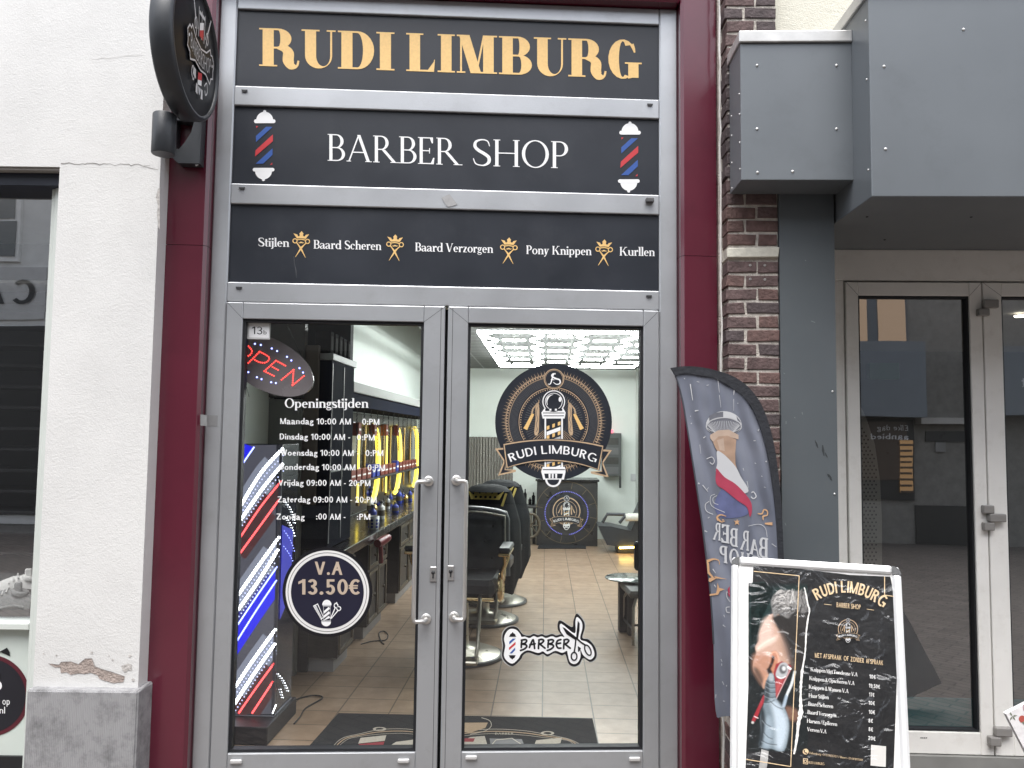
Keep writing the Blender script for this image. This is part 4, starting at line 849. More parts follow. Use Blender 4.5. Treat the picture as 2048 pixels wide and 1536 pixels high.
clad = pm('grey metal cladding', (.163, .181, .198), .40, .15, .04, 2.5, dirt=(.10, .11, .12), ds=4, damt=.3); cladd = pm('grey post cladding', (.102, .117, .128), .45, .1, .06, 2, dirt=(.12, .13, .135), ds=14, damt=.35)
capm = pm('galvanised cap', (.60, .60, .59), .42, .6, .1, 12)
RD = RB.off(-.5); aJ = RD.px(1672, 600)[0]; RPn = RB.off(.012); aP1 = RPn.px(1672, 700)[0]
m = MB(); m.box((aR+.001, -.012, 0), (aP1, .49, 2.72), cladd, RB)
for px_, py_ in ((1665, 783), (1669, 988)): m.lathe(RPn.P(px_, py_), [(.005, 0), (.004, .003), (.0005, .004)], capm, 10, RB.n)
cp_ = m.build('clad_post', rshop)
ar = Art(RPn, .0008); sc_ = pm('dark scuff', (.035, .04, .045), .6, 0, .2, 60); sl_ = pm('pale scuff', (.22, .24, .25), .6)
for x, y, dx, dy, w_ in ((1632, 884, 4, 12, 4), (1645, 890, 3, 22, 5), (1650, 905, 5, 10, 3), (1655, 948, 8, 8, 5), (1660, 955, 4, 6, 4), (1630, 880, 3, 9, 2)): ar.stroke([(x, y), (x+dx*.4, y+dy*.5), (x+dx, y+dy)], [w_*.4, w_, w_*.3], sc_)
for x, y, dx, dy in ((1622, 642, 8, 3), (1588, 835, 3, 1), (1604, 824, 1, 5), (1572, 842, 0, 6), (1570, 1046, 2, 5), (1567, 746, 3, 2), (1610, 520, 2, 2)): ar.stroke([(x, y), (x+dx, y+dy)], 1.3, sl_)
ar.build('scuff', cp_)
Rs = RB.off(.21); Rg = RB.off(.39)
bx0 = (Rs.px(1482, 200)[0]+Rs.px(1482, 340)[0])/2; bz0 = Rs.px(1590, 360)[1]; bz1 = Rs.px(1590, 86)[1]; cz1 = Rs.px(1590, 63)[1]
gx0 = Rg.px(1744, 390)[0]; gz0 = Rg.px(1800, 393)[1]; gz1 = 3.42
def rivet(m, pl, x, y): m.lathe(pl.P(x, y), [(.0065, 0), (.0065, .0015), (.004, .004), (.0003, .0045)], capm, 10, pl.n)
m = MB(); m.bev((bx0, -.21, bz0), (gx0+.002, .0-.012, bz1), clad, .0025, RB)
for p in ((1514, 131), (1673, 131), (1514, 258), (1673, 258), (1515, 345), (1585, 343)): rivet(m, Rs, *p)
sp_ = Pl(RB.w(bx0, 0, .21), -RB.n, (0, 0, 1)); 
for dz in (.05, .18, .32, .42): m.lathe(RB.w(bx0, bz0+dz*.9+.01, .19), [(.005, 0), (.004, .003), (.0003, .004)], capm, 8, -RB.u); m.lathe(RB.w(bx0, bz0+dz*.9-.03, .05), [(.005, 0), (.004, .003), (.0003, .004)], capm, 8, -RB.u)
m.build('small_cladding_box', rshop)
m = MB(); m.bev((bx0-.008, -.222, bz1+.0005), (gx0+.002, .0, cz1), capm, .004, RB); m.build('metal_cap', rshop)
m = MB(); m.bev((gx0, -.39, gz0), (gx0+3.2, .52, gz1), clad, .003, RB)
for p in ((1768, 133), (1771, 298), (1927, 59), (1927, 225), (1930, 362)): rivet(m, Rg, *p) if p[1] < 200 or p[0] < 1800 else None
for dz in (.12, .5, .75): m.lathe(RB.w(gx0, gz0+dz, .36), [(.005, 0), (.004, .003), (.0003, .004)], capm, 8, -RB.u)
for a_, t_ in ((.1, .1), (.55, .1), (.35, -.3)): m.lathe(RB.w(gx0+a_, gz0, t_), [(.006, 0), (.005, .003), (.0003, .004)], plas, 8, (0, 0, -1))
m.build('large_cladding_box', rshop)
m = MB(); m.bev((gx0-.012, -.40, gz1+.0005), (gx0+3.2, .52, gz1+.055), capm, .004, RB); m.build('metal_cap', rshop)
m = MB(); m.box((aR-.03, .06, 2.75), (aR+.42, .3, 4.7), cream, RB); m.box((aR+.42, .14, 2.75), (5, .4, 4.7), cream, RB); m.build('upper_wall', rshop)
m = MB(); zz = RB.px(1690, 15)[1]; m.bev((aR+.40, .04, zz), (aR+2.2, .14, zz+.05), pm('cream window trim', (.68, .66, .58), .6), .006, RB); m.build('window_trim', rshop)
# doors
dwh = pm('off-white door paint', (.87, .86, .83), .38, 0, .04, 5, .03, 150, dirt=(.56, .53, .48), ds=9, damt=.35)
hz0 = RD.px(1800, 561)[1]; hz1 = gz0-.001
m = MB(); m.bev((aJ-.15, -.0, hz0), (aJ+3, .08, hz1), dwh, .004, RD); m.bev((aJ-.15, 0, 0), (RD.px(1689.5, 700)[0], .08, hz0-.0006), dwh, .004, RD); m.build('door_frame', rshop)
lz1 = RD.px(1830, 565.5)[1]; gzt = RD.px(1830, 592)[1]; gzb = RD.px(1900, 1463)[1]; lz0 = RD.px(1900, 1507)[1]
rgl = glassmat('dark door glass', (.74, .77, .76), .26, 0, .03)
e0 = RD.px(1690.5, 620)[0]; e1 = RD.px(1715, 620)[0]; e2 = (RD.px(1937.5, 600)[0]+RD.px(1957.5, 1450)[0])/2; e3 = (RD.px(1961.5, 600)[0]+RD.px(1987, 1450)[0])/2; e4 = (RD.px(1999.5, 620)[0]+RD.px(2024.5, 1380)[0])/2
hing = []
def rdoor(x0, g0, g1_, x1, lab):
    m = MB(); y0 = -.012
    m.bev((x0, y0, lz0), (g0, .05, lz1), dwh, .003, RD); m.bev((g1_, y0, lz0), (x1, .05, lz1), dwh, .003, RD)
    m.bev((g0+.0004, y0+.0012, lz0), (g1_-.0004, .05, gzb), dwh, .003, RD); m.bev((g0+.0004, y0+.0012, gzt), (g1_-.0004, .05, lz1), dwh, .003, RD)
    d = m.build('door', rshop); d['label'] = lab
    m = MB(); k = .01
    for a, b, c, e in ((g0, gzb, g0+k, gzt), (g1_-k, gzb, g1_, gzt), (g0+k, gzb, g1_-k, gzb+k), (g0+k, gzt-k, g1_-k, gzt)): m.box((a, .0, b), (c, .04, e), rubber, RD)
    m.build('gasket', d)
    m = MB(); m.add([RD.w(g0+.004, gzb+.004, -.025), RD.w(g1_-.004, gzb+.004, -.025), RD.w(g1_-.004, gzt-.004, -.025), RD.w(g0+.004, gzt-.004, -.025)], [(0, 1, 2, 3)], rgl); m.build('glass_pane', d)
    ar = Art(RD.off(.012), .0006, T=lambda x, y: (x, y)); ar.stroke([(x0, lz1), (g0, gzt)], .0014, dline); ar.stroke([(x1, lz1), (g1_, gzt)], .0014, dline); ar.build('mitre_joint', d)
    return d
d1 = rdoor(e0, e1, e2, e3-.0035, 'door leaf beside the grey cladding'); d2 = rdoor(e3+.0035, e4, e4+.9, e4+1.0, 'door leaf cut off by the photo edge')
ar = Art(RD.off(.012), .0008); [ar.disc((1842+3.6*k, 1475.5), 1.3, dline) for k in range(4)]; ar.build('drain_hole', d1)
m = MB(); m.box((aJ-.1, -.03, 0), (aJ+3, .08, lz0-.004), pm('grey stone sill', (.25, .25, .24), .7, 0, .1, 8), RD); m.build('door_sill', rshop)
hm = pm('grey hinge', (.27, .26, .25), .45, .1)
RH = RD.off(.012)
def hblk(x0, y0, x1, y1, h=.03):
    a, b = RH.px(x0, y0); c, e = RH.px(x1, y1); m.bev((min(a, c), -.012-h, min(b, e)), (max(a, c), -.0125, max(b, e)), hm, .004, RD)
for lst in (((1962, 601, 1992, 617), (1951, 619, 1973, 633)), ((1961, 1010, 1983, 1026), (1972, 1027, 2006, 1043), (1962, 1044, 1984, 1060)), ((1985, 1452, 2019, 1470), (1973, 1470, 1996, 1488))):
    m = MB(); [hblk(*q, h=.03+.004*(i % 2)) for i, q in enumerate(lst)]; m.build('hinge', d1 if lst[0][1] < 900 else d2 if lst[0][1] > 1300 else d1)
m = MB(); m.box((e3-.004, .052, lz0), (e3+.006, .06, lz1), rubber, RD); m.build('weather_strip', rshop)
# dim interior of the optician
din = pm('dim grey interior', (.05, .05, .048), .8, 0, .2, 2); m = MB(); m.box((e0-.05, 3.5, 0), (4.2, 3.6, 2.6), din, RD); m.box((e0-.05, .12, 0), (e0-.02, 3.5, 2.6), din, RD); m.box((e0-.05, .12, 2.45), (4.2, 3.5, 2.5), pm('beige ceiling', (.22, .2, .17), .8), RD); m.box((e0-.05, .09, 0), (4.2, 3.5, .03), pm('brown floor', (.05, .042, .036), .5, 0, .2), RD); m.build('interior_shell', rshop)
I2 = RD.off(-.07); tz = I2.px(1900, 1396)[1]
part(lambda m: m.box((e0, .065, gzb-.03), (e4+1, .075, tz), pm('teal frosted film', (.05, .16, .175), .6, 0, .05), RD), 'teal_film', rshop)
PP = RD.off(-.3); perf = pm('pale perforated sheet', (.30, .28, .25), .5, 0, .05); holem = pm('perforation holes', (.012, .012, .012), .8)
part(lambda m: m.prism([PP.px(*p) for p in ((1690, 780), (1716, 800), (1734, 840), (1750, 890), (1760, 960), (1764, 1040), (1764, 1300), (1690, 1300))], -.01, 0, perf, PP), 'perforated_panel', rshop)
ar = Art(PP, .001)
for i in range(12):
    for j in range(44):
        x = 1700+i*8+(4 if j % 2 else 0); y = 842+j*7.5
        if x < 1716+(y-800)*.33-6 and x < 1756: ar.disc((x, y), 1.9, holem, n=6)
o = ar.build('perforation', rshop)
part(lambda m: m.bev((RD.px(2004, 700)[0], 1.6, RD.px(2020, 712)[1]), (RD.px(2090, 700)[0], 1.65, RD.px(2020, 690)[1]+.06), pm('green sign board', (.02, .11, .035), .5), .004, RD), 'green_board', rshop)
part(lambda m: m.lathe(RD.off(-1.2).P(2040, 631), [(.035, 0), (.03, .01), (.0003, .011)], emat('small spot lamp', (1, .93, .8), 5), 14, (0, 0, -1)), 'ceiling_spot', rshop)
# ================================================================== far side of the street (seen mirrored in the glass)
OY = -8.4
opp = thing('stone_building', 'pale stone building across the street, seen mirrored in the door glass', 'building', (3, OY, 0))
stone = brickmat('pale stone strips', (.62, .59, .54), (.48, .46, .42), (.26, .25, .23), .42, .07, .4, msize=.006)
om = MB(); om.box((-16, OY-.5, 0), (16, OY, 7.2), stone)
om.build('wall', opp)
OP = Pl((0, OY, 0), (-1, 0, 0), (0, 0, 1))      # faces the shops
def oq(pl, x0, y0, x1, y1): a = pl.bounce(x0, y0, OY); b = pl.bounce(x1, y1, OY); return sorted((-a.x, -b.x)), sorted((a.z, b.z))
fg = pm('grey fascia', (.20, .225, .25), .5, 0, .05); warm = emat('lit room behind window', (1, .66, .40), .24); fr = pm('grey window frame', (.13, .15, .17), .5)
def obox(name, pl, r, mat, h0=.0, h1=.1, parent=None):
    (a0, a1), (z0, z1) = oq(pl, *r); m = MB(); m.box((a0, -h1, max(z0, .01)), (a1, -h0, z1), mat, OP); return m.build(name, parent or opp)
RGp = RD.off(-.025)
obox('fascia', RGp, (1640, 690, 1828, 836), fg, 0, .5); obox('fascia', RGp, (1962, 700, 2400, 836), fg, 0, .5)
w = obox('window', RGp, (1660, 597, 1812, 686), fr, 0, .06); obox('pane', RGp, (1664, 599, 1731, 684), warm, .07, .075, w); obox('pane', RGp, (1751, 599, 1808, 684), warm, .07, .075, w)
obox('ledge', RGp, (1829, 836, 1961, 849), pm('pale stone ledge', (.5, .49, .46), .8), 0, .25)
sf = obox('shop_front', RGp, (1640, 838, 1828, 1000), pm('dark shop front', (.035, .033, .03), .4), 0, .04); obox('pane', RGp, (1795, 880, 1824, 985), emat('lit slatted display', (1, .55, .2), .2), .05, .06, sf); obox('pane', RGp, (1640, 843, 1812, 960), pm('brown window pane', (.10, .07, .05), .3), .05, .055, sf)
m = MB(); (sa, sb), (sz0, sz1) = oq(RGp, 1795, 880, 1824, 985)
for k in range(9): m.box((sa+.02*(k % 2), -.075, sz0+(sz1-sz0)*k/9), (sb, -.061, sz0+(sz1-sz0)*(k+.35)/9), MATS['brown window pane'], OP)
m.build('slats', opp)
obox('dark_window', RGp, (1850, 862, 1955, 885), pm('dark window', (.03, .03, .03), .3), 0, .03); obox('dark_door', RGp, (1830, 1010, 1960, 1120), MATS['dark shop front'], 0, .03)
obox('fascia', RGp, (1870, 885, 1890, 905), pm('pale plate', (.3, .3, .29), .7), 0, .04)
def otext(pl, s, x0, y0, x1, h, mat, bold=0.0, hh=.09):
    # real lettering, read from the street; the glass turns it round
    a = pl.bounce(x0, y0, OY); b = pl.bounce(x1, y0, OY); c = pl.bounce(x1, y0-h, OY); a0, a1 = sorted((-a.x, -b.x)); ar = Art(OP, hh, T=lambda x, y: (x, y)); ar.T2 = False
    ar.text(s, (a0, a.z), (a1, a.z), c.z-a.z, mat, bold); return ar
otext(RGp, 'Opt', 2007, 778, 2042, 20, whv, hh=.52).build('lettering', opp); otext(RGp, 'Elke dag', 1750, 861, 1812, 10, whv, hh=.07).build('lettering', opp); otext(RGp, 'aanbied', 1738, 878, 1812, 10, whv, .02, hh=.07).build('lettering', opp)
LGp = LG
obox('added_pale_front', LGp, (-90, 340, 130, 1050), pm('pale added front', (.74, .74, .72), .8), -.001, .02)  # pale front added to brighten what the shop window mirrors
obox('fascia', LGp, (-80, 536, 92, 640), pm('pale grey fascia', (.55, .55, .54), .6, 0, .05), .021, .06); otext(LGp, 'CA', -32, 608, 75, 46, pm('dark letters', (.03, .03, .03), .5), .03, .08).build('lettering', opp)
w = obox('window', LGp, (-60, 395, 42, 525), pm('white window frame', (.8, .8, .78), .5), .021, .08); obox('pane', LGp, (-50, 400, 36, 440), pm('grey window pane', (.16, .17, .17), .2), .09, .095, w); obox('pane', LGp, (-50, 445, 36, 515), MATS['grey window pane'], .09, .095, w)
obox('shop_front', LGp, (-80, 652, 92, 1030), MATS['dark shop front'], .021, .06)
obox('wall_panel', GP, (500, 700, 1270, 1010), MATS['dark shop front'], 0, .05)
obox('kerb_band', GP, (300, 1010, 1400, 1040), pm('grey base band', (.2, .2, .2), .8), 0, .1)
# ================================================================== inside the barber shop
ZF = .10
FI = vplane(0, 0, 5.3)
def fi(p): q = Vector(p)-FI.o; return q.dot(FI.u), -q.dot(FI.n)
wallm = pm('pale green white wall paint', (.70, .745, .715), .7, 0, .02)
s_j = fi(floor_at(1084.5, 1435, ZF))[0]; t_j = fi(floor_at(1100, 1408, ZF))[1]; og = FI.w(s_j, 0, -t_j)
tile = brickmat('beige floor tiles', (.335, .235, .162), (.392, .282, .200), (.12, .088, .064), .275, .205, 0.0, rot=-R_(5.3), origin=(og.x, og.y, 0), msize=.004, rough=.38, bump=.25, coat=.15)
m = MB(); m.add([FI.w(-1.6, ZF, -.1), FI.w(1.66, ZF, -.1), FI.w(1.66, ZF, -8.2), FI.w(-1.6, ZF, -8.2)], [(0, 1, 2, 3)], tile); tag(m.build('tiled_floor'), kind='structure')
part(lambda m: m.box((-1.58, .25, 0), (-1.42, 8.2, 3.6), wallm, FI), 'side_wall', shop)
part(lambda m: m.box((1.66, .25, 0), (1.69, 8.2, 3.6), wallm, FI), 'side_wall', shop)
part(lambda m: m.box((-1.42, 8.05, 0), (1.66, 8.2, 3.6), wallm, FI), 'back_wall', shop)
ceil = brickmat('grey ceiling tiles', (.10, .106, .105), (.12, .126, .125), (.26, .27, .265), .6, .30, 0.0, rot=-R_(5.3), msize=.012, rough=.7, bump=.2)
part(lambda m: m.box((-.86, .3, 2.6), (1.66, 8.05, 2.7), ceil, FI), 'dropped_ceiling', shop)
part(lambda m: m.box((-1.58, .2, 3.45), (1.69, 8.2, 3.55), wallm, FI), 'upper_ceiling', shop)
part(lambda m: (m.box((-1.62, .13, 2.2), (.96, .2, 4.6), wallm), m.box((-1.62, .13, 0), (-1.225, .2, 2.2), wallm), m.box((.96, .13, 0), (1.63, .2, 4.6), wallm)), 'front_wall', shop)
greyp = pm('dark taupe panel', (.075, .068, .068), .6, 0, .1, 8)
z8 = FI.off(-1.3).px(530, 795)[1]
part(lambda m: (m.box((-1.42, 1.27, z8), (-1.20, 1.33, 3.4), greyp, FI), m.box((-1.42, 1.28, ZF), (-1.205, 1.33, z8-.01), pm('grey green panel', (.17, .175, .165), .6), FI)), 'wall_panel', shop)
# ---- honeycomb ceiling light
lamp = emat('white light tube', (.96, 1.0, .98), 24.0); lampd = pm('light tube bracket', (.5, .5, .5), .5)
hexl = thing('honeycomb_ceiling_light', 'white honeycomb of glowing tubes under the shop ceiling', 'ceiling light', FI.w(.6, 2.5, -4.8))
s0, s1, t0, t1, zh = -.26, 1.45, 3.12, 6.45, 2.5
def tb(m, a, b, r=.012):
    k = len(m.f); m.tube([FI.w(a[0], zh, -a[1]), FI.w(b[0], zh, -b[1])], r, lamp, 8, caps=False); h = m.mi(lampd)
    for i in range(k, len(m.f)):
        if sum(m.v[q].z for q in m.f[i])/4 > zh+.002: m.m[i] = h
for a, b in (((s0, t0), (s1, t0)), ((s0, t1), (s1, t1)), ((s0, t0), (s0, t1)), ((s1, t0), (s1, t1))): part(lambda m: tb(m, a, b, .016), 'border_tube', hexl)
ah = (s1-s0)/6; hh_ = (t1-t0)/11; segs = set()
for k in range(0, 12):
    for j in range(-1, 4):
        c = s0+ah*(3*j+(1.5 if k % 2 else 0))+ah*.5; a, b = c+.12*ah, c+ah*.88
        if a >= s0-.01 and b <= s1+.01 and 0 < k < 11: segs.add(((a, t0+k*hh_), (b, t0+k*hh_)))
        if k < 11:
            for sx in (-1, 1):
                e = c+ah*.5+sx*ah*.5; p = (e+sx*ah*.06, t0+(k+.12)*hh_); q = (e+sx*ah*.44, t0+(k+.88)*hh_)
                if s0 < min(p[0], q[0]) and max(p[0], q[0]) < s1: segs.add((p, q))
m = MB(); [tb(m, a, b) for a, b in sorted(segs)]; m.build('honeycomb_tube', hexl)
m = MB()
for s_ in (s0+.3, s0+.85, s1-.3):
    for t_ in (t0+.4, t1-.4): m.tube([FI.w(s_, zh+.02, -t_), FI.w(s_, 2.6, -t_)], .004, lampd, 6)
m.build('hanger', hexl)
m = MB()
# ---- mat with barber artwork
mat_ = pm('dark door mat', (.010, .011, .014), .9, 0, .2, 60, .4, 300); c4 = [floor_at(*p, ZF) for p in ((677, 1429.5), (1185, 1440), (1201, 1512), (600, 1516))]
MP = Pl((0, 0, ZF), (1, 0, 0), (0, 1, 0)); mt = thing('door_mat', 'dark printed door mat just inside the shop doors', 'mat', (c4[0]+c4[2])/2)
part(lambda m: m.prism([(c.x, c.y) for c in c4], 0.002, .009, mat_, MP), 'rubber_mat', mt)
def matart(ar):
    c_ = pm('cream mat print', (.44, .40, .34), .9, 0, .1, 80); rr_ = pm('red mat print', (.24, .03, .04), .9, 0, .1, 80); sk = pm('tan mat print', (.40, .29, .19), .9, 0, .1, 80); T0 = ar.T; ar.T = lambda x, y: T0(560+x/3.103, 1400+y/3.103)
    for k, (w_, mm) in enumerate(((5, c_), (9, sk), (4, c_))):
        o = k*14; ar.stroke(catmull([(330+o, 318), (338+o, 280+o*.3), (395+o, 235+o*.3), (500, 210+o*.6), (620, 185+o), (760, 180+o), (900, 192+o), (1060, 200+o), (1300, 182+o), (1500, 190+o), (1640, 212+o*.8), (1780, 240+o*.4), (1850-o, 270+o*.2), (1885-o, 298)], 5), w_*.6, mm)
    ar.up()
    for (x0, y0) in ((500, 225), (1590, 240)):
        ar.poly([(x0, y0+12), (x0+160, y0-5), (x0+150, y0+30), (x0-15, y0+48)], c_, dh=.0001); ar.poly([(x0-8, y0+50), (x0+148, y0+35), (x0+140, y0+62), (x0-25, y0+78)], rr_ if x0 < 1000 else c_, dh=.0002)
    ar.poly([(1040, 150), (1130, 143), (1290, 142), (1275, 175), (1180, 205), (1130, 200), (1040, 195)], sk); ar.poly([(1130, 112), (1260, 110), (1300, 140), (1130, 142)], mat_, dh=.0002)
    ar.stroke(catmull([(1250, 112), (1300, 130), (1310, 165), (1270, 195), (1180, 215)], 5), 4, c_, dh=.0003); ar.poly([(1130, 260), (1180, 232), (1270, 225), (1285, 275), (1200, 290), (1130, 290)], c_); ar.poly([(1140, 240), (1210, 240), (1200, 262), (1130, 262)], rr_, dh=.0003)
    ar.poly([(660, 300), (720, 262), (830, 248), (830, 300)], c_); ar.poly([(1300, 240), (1500, 245), (1520, 292), (1310, 292)], grv); ar.stroke([(1310, 286), (1340, 250), (1440, 240), (1510, 285)], 5, c_, dh=.0003); ar.ring((618, 182), 25, 42, c_, asp=.3, n=20); ar.ring((1660, 208), 25, 42, c_, asp=.3, n=20)
    ar.text('BARBER', (1335, 217), (1448, 217), 12, c_, .01, dh=.0004); ar.T = T0
art_on('print', mt, matart, pl=MP.off(.0095), h=.001)
# ---- glowing barber column display
led_w = emat('white light dots', (.9, .95, 1), 4); led_r = emat('red light dots', (1, .07, .07), 1.7); led_b = emat('blue light dots', (.25, .3, 1), 2.2)
acr = pm('dark acrylic', (.04, .042, .065), .12, 0, .1, 3, coat=.3); acre = pm('acrylic edge', (.09, .09, .11), .3)
KP = vplane(0, .35, 5.3); KX0, KX1 = -1.26, KP.px(556, 1150)[0]; kz0 = KP.px(500, 1430)[1]; kz1 = KP.px(520, 888)[1]; kd = .27
col = thing('light_column', 'square acrylic column glowing with red, white and blue diagonal light strips', 'illuminated display', KP.w((KX0+KX1)/2, kz0, -.13))
part(lambda m: m.bev((KX0, 0, kz0), (KX1, kd, kz1), acr, .004, KP), 'acrylic_box', col)
part(lambda m: (m.box((KX1-.012, -.003, kz0), (KX1+.003, .012, kz1), acre, KP), m.box((KX0, -.003, kz0-.004), (KX1+.003, kd, kz0), pm('clear base edge', (.35, .36, .42), .2), KP)), 'edge_trim', col)
def bandm(n, c, s):
    return emat(n, c, s)
bb, bw_, br_ = bandm('blue lit panel', (.0, .0, .9), .36), bandm('pale lit panel', (.5, .55, .75), .22), bandm('red lit panel', (.4, .02, .04), .04)
KS = [(((565, 898), (523, 945), (479, 1016)), led_w, 7.4), (((565, 929), (527, 975), (478, 1045)), led_w, 7.4), (((562, 963), (520, 1016), (476, 1082)), led_r, 4.6), (((558, 1000), (518, 1055), (475, 1114)), led_r, 4.6),
      (((558, 1075), (515, 1135), (471, 1198)), led_w, 7.2), (((556, 1100), (515, 1165), (469, 1230)), led_w, 7.2), (((554, 1134), (512, 1195), (467, 1263)), led_b, 3.8), (((553, 1161), (512, 1222), (466, 1295)), led_b, 3.8),
      (((551, 1259), (508, 1318), (463, 1385)), led_w, 7.2), (((550, 1288), (508, 1348), (461, 1421)), led_w, 7.2), (((548, 1327), (513, 1375), (477, 1427)), led_r, 4.4), (((546, 1363), (527, 1392), (504, 1427)), led_r, 4.4),
      (((508, 895), (496, 912), (483, 932)), led_b, 3.8), (((488, 894), (484, 900)), led_b, 3.8), (((552, 1440-30), (545, 1427)), led_w, 3)]
KF = KP
def strips(ar):
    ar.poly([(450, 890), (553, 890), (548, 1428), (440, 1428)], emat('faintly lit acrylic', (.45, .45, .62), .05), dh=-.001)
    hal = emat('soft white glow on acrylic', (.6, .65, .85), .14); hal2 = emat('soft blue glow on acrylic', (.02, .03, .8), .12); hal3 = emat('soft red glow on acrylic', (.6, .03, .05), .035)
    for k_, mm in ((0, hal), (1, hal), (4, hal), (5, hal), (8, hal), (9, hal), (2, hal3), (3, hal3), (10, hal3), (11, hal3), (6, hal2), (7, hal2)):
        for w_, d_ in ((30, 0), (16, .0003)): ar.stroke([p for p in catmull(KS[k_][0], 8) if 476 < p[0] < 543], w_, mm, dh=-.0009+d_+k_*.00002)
    for q, mm in (((KS[6][0], tuple((x, y+58) for x, y in KS[6][0])), bb), ((KS[12][0], ((486, 886), (470, 905), (455, 925))), bb), ((KS[0][0], KS[1][0]), bw_), ((KS[4][0], KS[5][0]), bw_), ((KS[8][0], KS[9][0]), bw_), ((KS[2][0], KS[3][0]), br_), ((KS[10][0], KS[11][0]), br_)):
        a = catmull(q[0], 6); b = catmull(q[1], 6); n_ = min(len(a), len(b)); ar.add([ar.w(p) for p in a[:n_]]+[ar.w(p) for p in b[:n_]], [(i, i+1, n_+i+1, n_+i) for i in range(n_-1)], mm)
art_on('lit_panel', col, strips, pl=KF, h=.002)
def walk(pts, step):
    P = catmull(pts, 10) if len(pts) > 2 else [(pts[0][0]+(pts[1][0]-pts[0][0])*i/10, pts[0][1]+(pts[1][1]-pts[0][1])*i/10) for i in range(11)]; out = [P[0]]; acc = 0
    for a, b in zip(P, P[1:]):
        d = math.hypot(b[0]-a[0], b[1]-a[1]); x = step-acc
        while x <= d: out.append((a[0]+(b[0]-a[0])*x/d, a[1]+(b[1]-a[1])*x/d)); x += step
        acc = (acc+d) % step
    return out
def dots(ar):
    for k_, (pts, mm, d) in enumerate(KS):
        if k_ < 12: ar.stroke(catmull(pts, 8), 6.5 if mm is led_w else 4.5, {led_w: tubew, led_r: tuber, led_b: tubeb}[mm], dh=-.0005)
        for p in walk(pts, d*.93): ar.disc(p, d*.45, mm, n=8)
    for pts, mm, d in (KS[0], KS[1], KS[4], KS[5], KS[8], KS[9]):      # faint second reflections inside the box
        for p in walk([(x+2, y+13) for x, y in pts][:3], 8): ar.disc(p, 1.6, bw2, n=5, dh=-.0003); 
tubew = emat('white light strip', (.85, .9, 1), .55); tuber = emat('red light strip', (1, .05, .06), .40); tubeb = emat('blue light strip', (.12, .15, 1), .5)
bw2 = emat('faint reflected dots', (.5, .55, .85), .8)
art_on('light_dots', col, dots, pl=KF, h=.003)
KR = Pl(KP.w(KX1+.003, 0, 0), -KP.n, (0, 0, 1))
def rdots(ar):
    for pts, mm in ((((572, 1005), (583, 1022), (590, 1047)), led_w), (((573, 1036), (583, 1053), (590, 1075)), led_w), (((568, 1062), (580, 1080), (589, 1104)), led_b), (((567, 1093), (578, 1108), (586, 1125)), led_b), (((556, 1348), (567, 1362), (577, 1384)), led_w), (((561, 1379), (567, 1400)), led_w)):
        for p in walk(pts, 5.6): ar.disc(p, .9, mm, n=6)
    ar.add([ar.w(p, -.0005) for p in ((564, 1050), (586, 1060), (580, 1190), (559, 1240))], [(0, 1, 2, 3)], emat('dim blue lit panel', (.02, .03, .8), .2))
art_on('side_light_dots', col, rdots, pl=KR, h=.002)
part(lambda m: m.bev((KX0, -.14, ZF+.001), (KX1+.02, .3, kz0-.006), pm('dark plinth box', (.012, .012, .018), .5), .004, KP), 'plinth_box', col)
# ---- OPEN sign
OPn = F.off(-.13)
osn = thing('open_sign', 'tilted oval OPEN sign with red and blue light dots behind the glass', 'sign', OPn.P(540, 728))
def oval(k): return [(536+k*98*math.cos(a)*math.cos(.47)-k*52*math.sin(a)*math.sin(.47), 729+k*98*math.cos(a)*math.sin(.47)+k*52*math.sin(a)*math.cos(.47)) for a in [2*math.pi*i/48 for i in range(48)]]
part(lambda m: m.prism([OPn.px(*p) for p in oval(1)], -.02, 0, pm('dark sign acrylic', (.24, .21, .22), .25, 0, .1), OPn), 'sign_plate', osn)
def opens(ar):
    T0 = ar.T; ar.T = lambda x, y: T0(450+x/6.4, 640+y/6.4); lr = emat('red sign dots', (1, .05, .04), 1.5)
    for pts in ([(300, 335), (345, 390), (330, 440), (262, 478)], [(262, 478), (200, 440), (180, 380), (230, 320), (300, 335)], [(300, 550), (372, 480), (445, 405)], [(445, 405), (545, 460), (568, 500), (520, 545), (440, 540), (375, 505)], [(505, 655), (655, 520)], [(655, 520), (787, 592)], [(610, 602), (685, 642)], [(505, 655), (645, 725)], [(725, 765), (880, 637)], [(880, 637), (865, 837)], [(865, 837), (1020, 710)]):
        for p in walk(pts, 27): ar.disc(p, 9.5, lr, n=8)
    for p in ((385, 305), (460, 320), (600, 365), (668, 398), (795, 472), (850, 518), (955, 617), (1000, 673), (300, 668), (410, 733), (468, 758), (592, 797), (652, 807)): ar.disc(p, 11, led_b, n=8)
    ar.T = T0
art_on('light_dots', osn, opens, pl=OPn, h=.002)
m = MB(); [m.tube([OPn.P(a, b, -.01), OPn.P(c, d, -.01)], .0012, rubber, 5) for a, b, c, d in ((602, 712, 560, 620), (489, 762, 470, 715), (489, 762, 497, 794), (592, 790, 596, 828))]; m.build('hanging_wire', osn)
